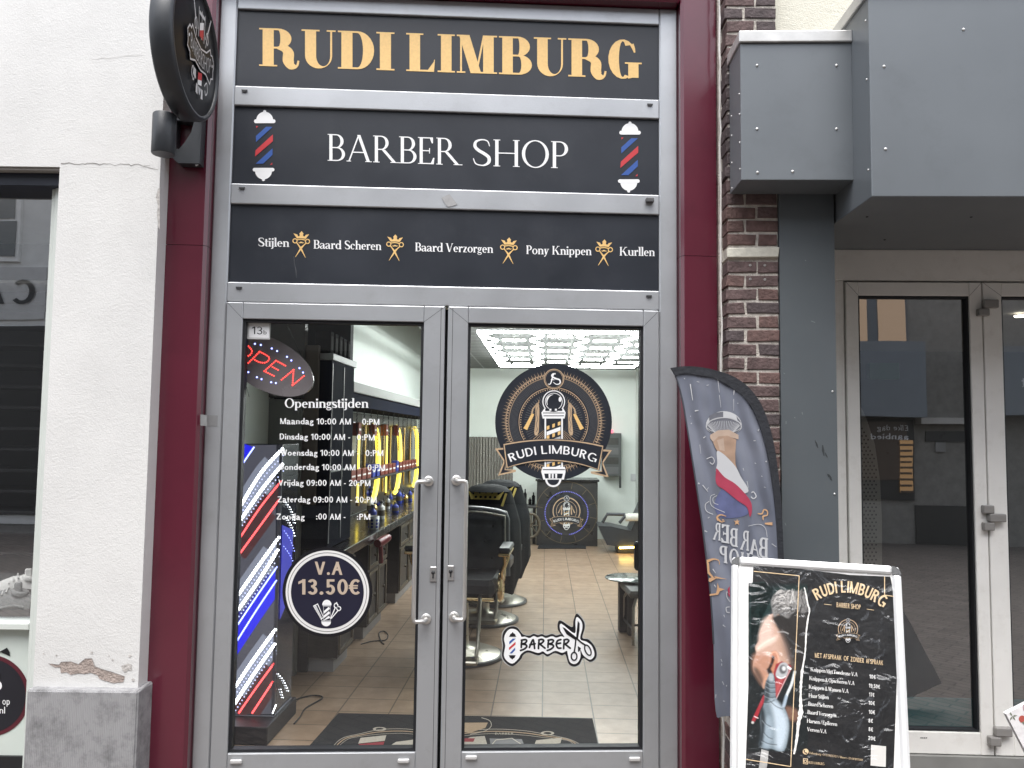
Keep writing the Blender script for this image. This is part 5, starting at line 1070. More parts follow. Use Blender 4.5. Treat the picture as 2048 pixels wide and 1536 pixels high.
# ---- tall cabinet, counter, shelf rail and mirror stations along the left wall
cab = pm('dark navy cabinet', (.012, .014, .025), .8, 0, .1, 4, spec=.03); trimg = pm('grey cabinet trim', (.30, .30, .31), .5)
tc = thing('tall_cabinet', 'tall dark navy display cabinet beside the mirrors with black boxes on top', 'cabinet', FI.w(-1.23, .86, -1.64))
part(lambda m: m.bev((-1.419, 1.36, .865), (-1.047, 1.95, 2.07), cab, .004, FI), 'carcass', tc); part(lambda m: m.bev((-1.419, 1.35, 2.071), (-1.035, 1.97, 2.115), trimg, .004, FI), 'top_trim', tc)
for t_ in (1.372, 1.66): part(lambda m: (m.box((-1.046, t_, .9), (-1.042, t_+.012, 2.05), trimg, FI), m.box((-1.046, t_+.013, .9), (-1.044, t_+.27, 2.05), pm('dark cabinet glass', (.01, .012, .02), .8, spec=.03), FI), m.box((-1.046, t_, 1.35), (-1.042, t_+.275, 1.362), trimg, FI)), 'glass_door', tc)
bxm = pm('black product box', (.012, .012, .013), .9, spec=.05); bxs = pm('grey box print', (.05, .05, .05), .9, spec=.05)
for k in range(5):
    t = thing('product_box', 'black box in the row on top of the tall cabinet', 'box', FI.w(-1.1, 2.116, -(1.40+k*.11)), 'black boxes on the cabinet')
    part(lambda m: m.bev((-1.16, 1.37+k*.11, 2.116), (-1.06, 1.44+k*.11, 2.26-.003*k), bxm, .002, FI), 'carton', t); part(lambda m: m.box((-1.0599, 1.38+k*.11, 2.14), (-1.0585, 1.43+k*.11, 2.23), bxs, FI), 'print', t)
PB = FI.off(-1.30); pb0 = PB.px(605, 690); pb1 = PB.px(629, 1010)
bd = MB(); bd.bev((pb0[0], 1.30, pb1[1]), (pb1[0], 1.335, pb0[1]), pm('taupe wooden board', (.10, .08, .07), .6, 0, .15, 3, stretch=(1, 1, .1)), .004, FI); tag(bd.build('wooden_board'), 'narrow taupe wooden board upright beside the tall cabinet', 'board')
ct = thing('barber_counter', 'long dark counter with gold-framed drawer fronts along the mirrors', 'counter', FI.w(-1.2, ZF, -3.5))
part(lambda m: m.bev((-1.419, 1.34, .80), (-.94, 7.0, .86), pm('black counter top', (.012, .012, .013), .25, coat=.3), .006, FI), 'counter_top', ct); part(lambda m: m.box((-1.419, 1.36, ZF+.002), (-1.15, 6.9, .799), pm('dark counter back', (.016, .017, .022), .5), FI), 'back_panel', ct)
drw = pm('antique gold frame', (.11, .092, .065), .5, .2, .2, 20); drf = pm('dark taupe drawer', (.03, .028, .026), .5, 0, .2, 20)
for a, b in ((1.36, 1.74), (2.16, 2.82), (3.39, 4.3), (4.9, 5.7)):
    u_ = part(lambda m: m.box((-1.149, a, ZF+.09), (-.962, b, .799), drf, FI), 'drawer_unit', ct); part(lambda m: m.box((-1.149, a+.02, ZF+.002), (-.99, b-.02, ZF+.089), trimg, FI), 'kick_board', ct)
    n_ = 2 if b-a > .5 else 1; w_ = (b-a)/n_
    for k in range(n_):
        for z0, z1 in ((ZF+.11, .58), (.60, .78)):
            x0, x1 = a+k*w_+.015, a+(k+1)*w_-.015; m = MB()
            for q in ((x0, z0, x0+.025, z1), (x1-.025, z0, x1, z1), (x0+.025, z0, x1-.025, z0+.025), (x0+.025, z1-.025, x1-.025, z1)): m.box((-.9615, q[0], q[1]), (-.95, q[2], q[3]), drw, FI)
            m.lathe(FI.w(-.95, (z0+z1)/2, -(x0+x1)/2), [(.008, 0), (.014, .012), (.0003, .02)], drw, 10, FI.u); m.build('drawer_front', ct)
rail = thing('shelf_rail', 'long grey shelf rail with hanging black chains above the mirrors', 'shelf', FI.w(-1.2, 1.87, -4))
part(lambda m: m.bev((-1.419, 1.97, 1.90), (-1.05, 6.8, 1.975), pm('grey shelf', (.27, .27, .265), .6), .004, FI), 'shelf_board', rail); part(lambda m: m.box((-1.419, 1.98, 1.80), (-1.07, 6.8, 1.899), cab, FI), 'shelf_apron', rail)
for k in range(14):
    t_ = 2.05+k*.24; m = MB(); z = 1.80
    while z > 1.46: m.tube([FI.w(-1.10, z, -t_), FI.w(-1.10+(.006 if int(z*1000) % 2 else -.006), z-.022, -t_-.006)], .004, plas, 5, caps=False); z -= .026
    m.build('chain', rail)
lw_ = emat('warm yellow light strip', (1, .76, .08), 1.3); mirm = pm('dark mirror glass', (.32, .30, .27), .03, 1.0, 0); gld = pm('polished gold', (.75, .52, .22), .22, 1.0, .05)
part(lambda m: m.box((-1.419, 1.98, 1.44), (-1.405, 3.7, 1.79), pm('grey shaded wall', (.17, .175, .17), .6), FI), 'back_panel', rail); part(lambda m: m.box((-1.419, 3.71, .87), (-1.404, 6.9, 1.79), pm('brown marble panel', (.045, .038, .034), .3, 0, .4, 5), FI), 'back_panel', rail); part(lambda m: m.box((-1.419, 1.98, .87), (-1.403, 3.70, 1.43), pm('dark splash wall', (.05, .045, .04), .3, 0, .2), FI), 'back_panel', rail)  # grey sheet stands in for the shade on the wall below the shelf
for k, t_ in enumerate((4.1, 5.3, 6.55)):
    c = FI.w(-1.375, 1.31, -t_); mi = thing('oval_mirror', ('nearest', 'middle', 'farthest')[k]+' oval wall mirror with glowing yellow rim along the counter', 'mirror', c, 'oval mirrors with lit rims')
    E_ = [c + (-FI.n)*(.30*math.cos(2*math.pi*i/40))+Vector((0, 0, .38*math.sin(2*math.pi*i/40))) for i in range(40)]
    m = MB(); m.tube(E_[29:]+E_[:12], .017, lw_, 8); m.build('light_rim', mi)
    m = MB(); m.add([p - FI.u*.01 for p in E_], [tuple(range(40))], mirm); m.build('mirror_glass', mi)
    m = MB()
    for dt in (-.42, .42): m.tube([FI.w(-1.36, 1.0, -t_-dt), FI.w(-1.36, 1.68, -t_-dt)], .012, gld, 8)
    m.tube([FI.w(-1.36, 1.68, -t_+.42), FI.w(-1.36, 1.68, -t_-.42)], .012, gld, 8); m.build('gold_frame', mi)
for k, t_ in enumerate((2.55, 3.45, 4.7)):
    t = thing('strip_light', 'upright yellow strip light between the oval mirrors', 'light', FI.w(-1.36, 1.05, -t_), 'upright yellow strip lights')
    part(lambda m: m.tube([FI.w(-1.36, .98, -t_), FI.w(-1.36, 1.60 if k else 1.45, -t_)], .009, lw_, 8), 'light_tube', t); part(lambda m: (m.lathe(FI.w(-1.36, .95, -t_), [(.018, 0), (.018, .03)], gld, 10)), 'end_cap', t)
part(lambda m: m.bev((-1.403, 2.0, 1.17), (-1.27, 6.8, 1.185), plas, .003, FI), 'product_shelf', rail)
og_, bl2, cl_ = pm('orange product carton', (.20, .045, .03), .4, 0, .2, 60), pm('blue product carton', (.03, .05, .33), .4, 0, .2, 60), pm('amber glass', (.28, .15, .03), .1)
def carton(t_, z, mm, lab, grp, w_=.07, h_=.10, s_=-1.34):
    t = thing('product_carton', lab, 'carton', FI.w(s_, z, -t_), grp); part(lambda m: m.bev((s_-.03, t_-w_/2, z+.001), (s_+.03, t_+w_/2, z+h_), mm, .003, FI), 'carton', t); part(lambda m: m.box((s_+.0301, t_-w_*.4, z+h_*.4), (s_+.031, t_+w_*.4, z+h_*.55), offw, FI), 'label_band', t)
for k in range(22):
    t_ = 2.08+k*.2
    if k in (4, 9, 10, 15): carton(t_, 1.185, bl2, 'blue carton in the row on the product shelf', 'blue cartons on the product shelf', .12, .12)
    else: carton(t_, 1.185, og_, 'orange carton in the row on the product shelf', 'orange cartons on the product shelf', .15, .10)
for k in range(9): carton(2.1+k*.6+random.uniform(-.05, .05), 1.58, og_, 'reddish carton hung under the chains', 'reddish cartons under the chains', .10, .12, -1.34) if k < 6 else None
def bottle(t_, s_, h_, r_, mm, lab, grp=None, capm_=plas):
    b = FI.w(s_, .861, -t_); t = thing('bottle', lab, 'bottle', b, grp); part(lambda m: m.lathe(b, [(r_*.9, 0), (r_, .006), (r_, h_*.62), (r_*.85, h_*.7), (r_*.38, h_*.78), (r_*.38, h_*.86)], mm, 14), 'glass_body', t); part(lambda m: m.lathe(b, [(r_*.45, h_*.86), (r_*.45, h_), (r_*.1, h_)], capm_, 12), 'cap', t); part(lambda m: m.lathe(b, [(r_*1.01, h_*.2), (r_*1.012, h_*.5)], offw if h_ > .16 else drw, 14), 'label_wrap', t)
for k in range(20):
    t_ = 2.08+k*.19+random.uniform(-.04, .04); h_ = random.choice((.10, .13, .16, .21))
    bottle(t_, -1.05-random.uniform(0, .25), h_, random.uniform(.022, .036), random.choice((cl_, bxm, lgv, gld, offw, bl2)), 'small bottle standing on the black counter top', 'bottles on the counter')
cup = thing('patterned_cup', 'white cup with blue spots among bottles on the counter', 'cup', FI.w(-1.0, .861, -2.5)); part(lambda m: m.lathe(FI.w(-1.0, .861, -2.5), [(.04, 0), (.045, .1), (.042, .1), (.038, .01)], pm('white glazed cup', (.6, .62, .66), .2), 18), 'cup_body', cup)
m = MB(); [m.lathe(FI.w(-1.0, .861, -2.5)+Vector((math.cos(q*.9)*.0435, math.sin(q*.9)*.0435, .02+.025*(q % 3))), [(.011, 0), (.0003, .003)], bl2, 8, (math.cos(q*.9), math.sin(q*.9), 0)) for q in range(21)]; m.build('spot_glaze', cup)
m = MB(); P_ = [floor_at(x, y, ZF)+Vector((0, 0, .006)) for x, y in catmull([(560, 1418), (590, 1402), (625, 1393), (645, 1398), (612, 1418), (600, 1436), (588, 1450)], 6)]; m.tube(P_, .004, rubber, 6); tag(m.build('power_cable'), 'black cable looped on the tiles beside the light column', 'cable')
m = MB(); P_ = [floor_at(x, y, ZF)+Vector((0, 0, .006)) for x, y in catmull([(722, 1290), (745, 1284), (770, 1282), (776, 1272), (768, 1264), (758, 1268), (762, 1284), (768, 1290)], 6)]; m.tube(P_, .004, rubber, 6); tag(m.build('power_cable'), 'black cable looped on the tiles by the drawers', 'cable')
hd = thing('hair_dryer', 'red hair dryer hanging at the front edge of the counter', 'hair dryer', FI.w(-.92, .78, -2.35)); part(lambda m: (m.tube([FI.w(-.92, .78, -2.28), FI.w(-.90, .79, -2.36), FI.w(-.88, .80, -2.48)], [.03, .036, .028], pm('dull red plastic', (.22, .04, .05), .35), 12)), 'barrel', hd); part(lambda m: m.tube([FI.w(-.915, .77, -2.36), FI.w(-.91, .62, -2.38)], [.018, .016], MATS['dull red plastic'], 10), 'handle', hd)
# ---- barber chairs
leath = pm('black buttoned leather', (.030, .034, .042), .36, 0, .1, 20, .1, 200); goldm = pm('brass trim', (.72, .55, .30), .15, 1.0, .05); chrome = pm('worn chrome', (.40, .38, .33), .30, 1.0, .04); cape = pm('black barber cape', (.007, .008, .010), .7, 0, .1, 10, .25, 14, spec=.12)
def barber_chair(loc, rz, label, capes=False):
    t = thing('barber_chair', label, 'barber chair', (0, 0, 0), 'barber chairs along the mirrors'); B = lambda n, f: part(f, n, t)
    B('base_plate', lambda m: m.lathe((0, 0, 0), [(.29, .002), (.29, .018), (.27, .024)], pm('dark base rim', (.05, .05, .052), .4), 40)); B('base_cover', lambda m: m.lathe((0, 0, 0), [(.268, .025), (.22, .045), (.12, .06), (.055, .075), (.05, .12), (.045, .36)], chrome, 40))
    B('seat', lambda m: (m.bev((-.25, -.28, .44), (.25, .22, .56), leath, .035)))
    if not capes:
        def back(m):
            n = 14
            def f(u, v, s_=1):
                x = -.26+.52*u; z = .50+.44*v; q = .03*max(0, 1-((abs(u-.5)*2)**4)); dim = -.012*sum(math.exp(-((u-a)**2+(v-b)**2)/.004) for a, b in BT); r = .03*max(0, (v-.85)/.15)*(abs(u-.5)*2)**2
                return (x*(1-.06*v), .20+.08*v-q-dim, z-r)
            m.grid(lambda u, v: f(u, v), 28, 24, leath); m.grid(lambda u, v: (lambda p: (p[0], .30+.08*v, p[2]))(f(1-u, v)), 14, 10, leath)
            e = [f(0, i/12) for i in range(13)]+[f(i/12, 1) for i in range(1, 13)]+[f(1, 1-i/12) for i in range(1, 13)]
            m.tube([(p[0], p[1]+.045, p[2]) for p in e], .05, leath, 10); m.tube([(p[0]*1.06, p[1]+.0, p[2]+.01) for p in e], .008, chrome, 6)
        BT = [(.15, .3), (.38, .3), (.62, .3), (.85, .3), (.26, .56), (.5, .56), (.74, .56), (.15, .8), (.38, .8), (.62, .8), (.85, .8)]
        B('backrest', back); B('button', lambda m: [m.lathe((-.26+.52*a, .20+.08*b-.012, .50+.44*b), [(.012, 0), (.009, .006), (.0003, .008)], leath, 10, (0, -1, 0)) for a, b in BT])
    for s in (() if capes else (1, -1)):
        B('armrest', lambda m: (m.bev((s*.31-.04, -.27, .735), (s*.31+.04, .06, .77), leath, .014), m.bev((s*.31-.038, -.275, .715), (s*.31+.038, .05, .7349), goldm, .006)))
        B('arm_bracket', lambda m: (m.tube([(s*.31, -.24, .715), (s*.31, -.20, .66), (s*.285, -.17, .60), (s*.285, -.14, .52)], .012, goldm, 8), m.tube([(s*.31, .03, .715), (s*.31, .02, .66), (s*.29, -.01, .60), (s*.285, -.03, .52)], .012, goldm, 8)))
        B('side_plate', lambda m: (m.lathe((s*.262, -.1, .49), [(.095, 0), (.10, .012), (.085, .03), (.055, .036), (.05, .028), (.0003, .026)], goldm, 28, (s, 0, 0))))
    B('footrest', lambda m: (m.tube([(-.16, -.28, .46), (-.17, -.36, .44), (-.175, -.46, .20), (-.17, -.52, .13)], .012, chrome, 8), m.tube([(.16, -.28, .46), (.17, -.36, .44), (.175, -.46, .20), (.17, -.52, .13)], .012, chrome, 8), m.bev((-.19, -.60, .11), (.19, -.48, .135), chrome, .008), m.tube([(-.25, -.29, .445), (.25, -.29, .445)], .014, goldm, 8)))
    if capes:
        random.seed(3)
        def f(u, v):
            a = 2*math.pi*u; wv_ = 1+.05*math.sin(5*a+1.1)*v+.04*math.sin(9*a)*v; rx = (.19+.07*min(1, v*2.2)+.02*v)*wv_; ry = (.07+.19*min(1, v*1.7)+.02*v)*wv_; zb = .30+.10*math.sin(2*a+.6)+.05*math.sin(5*a)
            c_ = math.cos(a); s_ = math.sin(a); p = .75
            return (math.copysign(abs(c_)**p, c_)*rx, .20-.14*v+math.copysign(abs(s_)**p, s_)*ry, 1.04-(1.04-zb)*v**1.1)
        B('cape', lambda m: (m.grid(f, 48, 20, cape), m.lathe((0, .20, 1.0), [(.19, .03), (.15, .065), (.08, .085), (.0003, .09)], cape, 24)))
        yel = pm('gold cape print', (.42, .32, .06), .6)
        def crown(ar):
            ar.T2 = False; ar.T = lambda x, y: (x, y); ar.poly([(-.12, -.03), (.12, -.03), (.15, .05), (.10, .01), (.09, .07), (.05, .02), (.03, .085), (0, .025), (-.03, .085), (-.05, .02), (-.09, .07), (-.10, .01), (-.15, .05)], yel); ar.up(.001); [ar.disc((x, -.008), .012, cape, n=10) for x in (-.08, -.04, 0, .04, .08)]; ar.stroke([(-.17, .03), (-.145, -.09)], .02, yel); ar.stroke([(.17, .03), (.145, -.09)], .02, yel)
        ar = Art(Pl((0, .05, .99), (1, 0, 0), (0, .55, .83)), .012); crown(ar); ar.build('crown_print', t)
    t.location = loc; t.rotation_euler = (0, 0, rz); return t
def fl(px_, py_): p = floor_at(px_, py_, ZF); return p
barber_chair(fl(922, 1312), R_(-8), 'nearest black buttoned barber chair with brass side plate')
cB_ = barber_chair(fl(966, 1240), R_(-10), 'barber chair under a black cape, directly behind the buttoned chair', True)
dup(cB_, fl(990, 1203), 'farthest barber chair under a black cape, near the grey slat panel', R_(-14))
# ---- back of the room
BW = FI.off(-8.0); slat = bpy.data.materials.new('grey brown slats'); t_, b_ = nodes(slat); g = t_.nodes.new('ShaderNodeNewGeometry'); wv = t_.nodes.new('ShaderNodeTexWave'); wv.bands_direction = 'X'; wv.inputs['Scale'].default_value = 7; wv.inputs['Distortion'].default_value = 2.2; wv.inputs['Detail Scale'].default_value = .3; t_.links.new(g.outputs['Position'], wv.inputs['Vector'])
r = t_.nodes.new('ShaderNodeValToRGB'); r.color_ramp.elements[0].color = (.13, .12, .11, 1); r.color_ramp.elements[1].color = (.27, .26, .24, 1); t_.links.new(wv.outputs['Fac'], r.inputs['Fac']); t_.links.new(r.outputs[0], b_.inputs['Base Color'])
a, z1 = BW.px(925, 873); b, z0 = BW.px(1025, 1078); m = MB()
for k in range(22): m.bev((a-.15+(b-a+.15)*k/22, 7.99, ZF), (a-.15+(b-a+.15)*(k+.86)/22, 8.04, z1), slat, .006, FI)
tag(m.build('slat_panel'), 'grey brown vertical slat panel on the back wall', 'wall panel')
DP = FI.off(-7.25); desk = thing('reception_desk', 'dark reception desk with glowing blue ring and barber emblem at the back', 'desk', floor_at(1134, 1093, ZF)); a, z1 = DP.px(1074, 962); b, z0 = DP.px(1195, 1090)
part(lambda m: m.bev((a, 7.25, ZF+.002), (b, 7.75, z1), pm('dark desk panel', (.035, .035, .037), .3, 0, .2, 6), .006, FI), 'desk_body', desk); part(lambda m: m.bev((a-.02, 7.22, z1+.001), (b+.02, 7.77, z1+.03), pm('dark desk top', (.02, .02, .022), .25), .004, FI), 'desk_top', desk)
def dart(ar):
    dg = pm('dull gold line', (.16, .13, .08), .5)
    for k in range(12): q = k*math.pi/6+.2; ar.stroke([(1133+48*math.cos(q), 1025+48*math.sin(q)), (1133+60*math.cos(q), 1025+60*math.sin(q))], .9, dg)
    ar.ring((1133, 1025), 61, 62, dg); logo(ar, 1133, 1022, 34, True)
art_on('emblem', desk, dart, pl=DP, h=.003)
art_on('light_ring', desk, lambda ar: [ar.disc((1133+43*math.cos(k*.0785), 1026+43*math.sin(k*.0785)), .95, emat('violet blue ring light', (.2, .22, 1), .5), n=6) for k in range(80) if not 18 < k < 23], pl=DP, h=.005)
m = MB(); q = [floor_at(*p, ZF) for p in ((1078, 1091), (1172, 1091), (1172, 1098), (1075, 1098))]; m.prism([(c.x, c.y) for c in q], .002, .012, mat_, MP); tag(m.build('floor_mat'), 'small dark mat at the foot of the reception desk', 'mat')
tk = thing('trolley_table', 'small cluttered dark table left of the reception desk', 'table', floor_at(1055, 1080, ZF)); c = FI.off(-7.4).P(1056, 1010); part(lambda m: m.bev((c.x-.16, c.y-.15, c.z-.03), (c.x+.13, c.y+.15, c.z), plas, .006), 'table_top', tk); part(lambda m: (m.bev((c.x-.14, c.y-.02, ZF+.001), (c.x-.10, c.y+.02, c.z-.03), plas, .004), m.bev((c.x+.07, c.y-.02, ZF+.001), (c.x+.11, c.y+.02, c.z-.03), plas, .004)), 'leg', tk)
wr = part(lambda m: (m.tube([c+Vector((.03+.12*math.cos(a_), -.2, -.26+.16*math.sin(a_))) for a_ in [2*math.pi*i/24 for i in range(24)]], .02, drw, 8, closed=True), [m.tube([c+Vector((.03, -.2, -.26)), c+Vector((.03+.11*math.cos(a_), -.2, -.26+.15*math.sin(a_)))], .008, drw, 6) for a_ in [i*math.pi/4 for i in range(8)]]), 'spoked_wheel', tk)
for k, (dx, h_) in enumerate(((-.1, .14), (-.04, .22), (.03, .1), (.08, .17))): q = c+Vector((dx, .02*k, .001)); m = MB(); m.lathe(q, [(.022, 0), (.024, h_*.7), (.009, h_*.8), (.009, h_)], bxm, 10); tag(m.build('bottle'), 'dark bottle on the small cluttered table', 'bottle', 'bottles on the small table')
wc = thing('wall_cabinet', 'narrow dark wall cabinet on the back wall, a red item on top', 'cabinet', BW.P(1230, 950)); a, z1 = BW.px(1206, 866); b, z0 = BW.px(1240, 951)
part(lambda m: m.bev((a, 7.8, z0), (b, 8.04, z1), pm('dark grey cabinet', (.06, .065, .066), .5), .005, FI), 'carcass', wc); part(lambda m: m.bev((b-.03, 7.795, z0-.17), (b, 7.83, z0-.001), plas, .004, FI), 'side_board', wc); part(lambda m: m.bev((a+.03, 7.85, z1+.001), (a+.14, 7.95, z1+.05), emat('glowing red item', (1, .1, .15), 1.2), .01, FI), 'red_item', wc)  # red item on top is given a glow of its own
part(lambda m: [m.box((a+.02, 7.796, z0+.03+.14*k), (b-.04, 7.7995, z0+.13+.14*k), drf if k % 2 else grv, FI) for k in range(4)], 'drawer_front', wc)
so = MB(); a, z1 = BW.px(1262, 948); b, z0 = BW.px(1272, 962); so.bev((a, 8.03, z0), (b, 8.049, z1), lgv, .004, FI); so.build('wall_socket', shop)
SPn = FI.off(-6.6); ws = thing('wash_chair', 'dark reclining wash chair with white towel and amber glow beneath', 'salon chair', SPn.P(1245, 1098))
part(lambda m: m.prism([SPn.px(*p) for p in ((1197, 1052), (1222, 1053), (1262, 1062), (1285, 1010), (1312, 1010), (1305, 1092), (1240, 1094), (1214, 1090))], -.5, 0, leath, SPn), 'seat_shell', ws); part(lambda m: (m.tube([SPn.P(1205, 1045, .02), SPn.P(1214, 1028, .02), SPn.P(1256, 1029, .02)], .022, leath, 8), m.tube([SPn.P(1238, 1045, .06), SPn.P(1250, 1030, .06), SPn.P(1290, 1031, .06)], .022, leath, 8)), 'armrest', ws)
part(lambda m: m.tube([SPn.P(1250, 1034, .05), SPn.P(1282, 1033, .05)], .05, pm('white towel', (.62, .62, .58), .95, 0, .1, 60, .5, 90), 14), 'towel', ws); part(lambda m: m.tube([SPn.P(1238, 1095, .03), SPn.P(1268, 1094, .03)], .012, emat('amber strip light', (1, .62, .12), 9), 8), 'light_strip', ws)
part(lambda m: m.bev((SPn.px(1235, 1098)[0], 6.65, ZF+.002), (SPn.px(1290, 1098)[0], 7.0, .27), plas, .01, FI), 'foot', ws)
cT = floor_at(1262, 1262, ZF); st_ = thing('side_table', 'low round glass side table with dark slab legs', 'table', cT); zt_ = 1.6-(1157-876)/1560*(cT.y+3.6)
part(lambda m: m.lathe((cT.x, cT.y, zt_), [(.0003, 0), (.20, 0), (.205, .005), (.20, .01), (.0003, .01)], pm('grey green table glass', (.16, .19, .18), .08, 0, .02, coat=.5), 40), 'glass_top', st_); part(lambda m: (m.bev((cT.x-.10, cT.y-.05, ZF+.001), (cT.x-.03, cT.y+.02, zt_-.001), plas, .004), m.bev((cT.x-.05, cT.y-.15, ZF+.001), (cT.x+.0, cT.y-.08, zt_-.001), plas, .004)), 'leg', st_)
cC = floor_at(1302, 1278, ZF); wch = thing('waiting_chair', 'grey padded waiting chair with chrome tube legs by the side table', 'chair', cC); D0 = cC.y+3.6; zs_ = 1.6-(1172-876)/1560*D0; gy = pm('grey vinyl seat', (.12, .125, .125), .45)
part(lambda m: m.bev((cC.x-.20, cC.y-.2, zs_-.05), (cC.x+.25, cC.y+.25, zs_), gy, .02), 'seat', wch); part(lambda m: m.bev((cC.x-.08, cC.y+.2, zs_+.08), (cC.x+.25, cC.y+.26, zs_+.30), leath, .02), 'backrest', wch)
for dx, dy in ((-.17, -.17), (.2, -.17), (-.17, .2), (.2, .2)): part(lambda m: m.tube([(cC.x+dx, cC.y+dy, ZF+.001), (cC.x+dx*.98, cC.y+dy*.98, zs_-.12), (cC.x+dx*.8, cC.y+dy*.8, zs_-.05)], .011, chrome, 8), 'leg', wch)
part(lambda m: (m.tube([(cC.x-.165, cC.y-.165, .24), (cC.x+.195, cC.y-.165, .24)], .009, plas, 6), m.tube([(cC.x-.165, cC.y-.165, .20), (cC.x-.165, cC.y+.195, .20)], .009, plas, 6)), 'stretcher', wch)
# ================================================================== feather flag
FG = vplane(1.13, -.27, 6)
flg = thing('feather_flag', 'grey blue feather flag with shaving brush print, leaning beside the brick pier', 'flag', (FG.P(1560, 1500).x, FG.P(1560, 1500).y, 0))
fc = bpy.data.materials.new('grey blue flag cloth'); t, b = nodes(fc); N = t.nodes; L = t.links; g = N.new('ShaderNodeNewGeometry'); mp = N.new('ShaderNodeMapping'); mp.inputs['Rotation'].default_value = (0, R_(12), 0); L.new(g.outputs['Position'], mp.inputs['Vector'])
wv = N.new('ShaderNodeTexWave'); wv.bands_direction = 'X'; wv.inputs['Scale'].default_value = 3.2; wv.inputs['Distortion'].default_value = 3.5; wv.inputs['Detail'].default_value = 2; wv.inputs['Detail Scale'].default_value = .6; L.new(mp.outputs[0], wv.inputs['Vector']); bp = N.new('ShaderNodeBump'); bp.inputs['Strength'].default_value = .9; bp.inputs['Distance'].default_value = .022; L.new(wv.outputs['Fac'], bp.inputs['Height']); L.new(bp.outputs[0], b.inputs['Normal'])
n = N.new('ShaderNodeTexNoise'); n.inputs['Scale'].default_value = 3.5; n.inputs['Detail'].default_value = 3; L.new(g.outputs['Position'], n.inputs['Vector']); r = N.new('ShaderNodeValToRGB'); r.color_ramp.elements[0].position = .35; r.color_ramp.elements[1].position = .65; r.color_ramp.elements[0].color = (.125, .14, .185, 1); r.color_ramp.elements[1].color = (.185, .20, .25, 1); L.new(n.outputs['Fac'], r.inputs['Fac']); L.new(r.outputs[0], b.inputs['Base Color']); b.inputs['Roughness'].default_value = .42; b.inputs['Sheen Weight'].default_value = .3
fp = lambda x, y: (1340+x/3.84, 720+y/3.84)
outer = catmull([(5, 62), (110, 49), (230, 55), (350, 80), (480, 125), (590, 200), (680, 310), (740, 440), (790, 620), (820, 800), (848, 1050), (862, 1300), (872, 1560), (885, 2000), (895, 2760)], 4); inner = catmull([(40, 122), (110, 105), (230, 120), (350, 145), (470, 212), (560, 282), (640, 392), (700, 550), (750, 740), (785, 950), (810, 1200), (828, 1500), (850, 2000), (862, 2740)], 4)
left = catmull([(40, 122), (62, 175), (100, 330), (145, 600), (185, 850), (220, 1080), (252, 1300), (276, 1500), (310, 1790), (335, 2180), (352, 2700), (440, 2735), (862, 2740)], 4)
m = MB(); cl = left+list(reversed(inner))[1:-1]; m.prism([FG.px(*fp(*p)) for p in cl], -.002, 0, fc, FG); m.build('cloth', flg)
slv = pm('black flag sleeve', (.016, .018, .024), .7, 0, .15, 30, .3, 60); m = MB(); ii = list(reversed(inner)); so_ = outer+ii; m.prism([FG.px(*fp(*p)) for p in so_], -.009, .007, slv, FG); m.build('sleeve', flg)
m = MB(); m.tube([FG.P(*fp(*p), h=-.0) for p in left[:-12]], .0035, pm('dark hem', (.05, .055, .07), .7), 6); m.build('hem', flg)
pb = FG.P(*fp(880, 2750)); m = MB(); m.tube([FG.P(*fp(878, 2200)), pb, (pb.x+.005, pb.y, .03)], .011, plas, 10); m.build('pole', flg)
m = MB(); m.bev((pb.x-.16, pb.y-.12, .001), (pb.x+.16, pb.y+.08, .012), plas, .003); m.lathe((pb.x+.005, pb.y, .012), [(.025, 0), (.02, .06)], plas, 14); m.build('base_plate', flg)
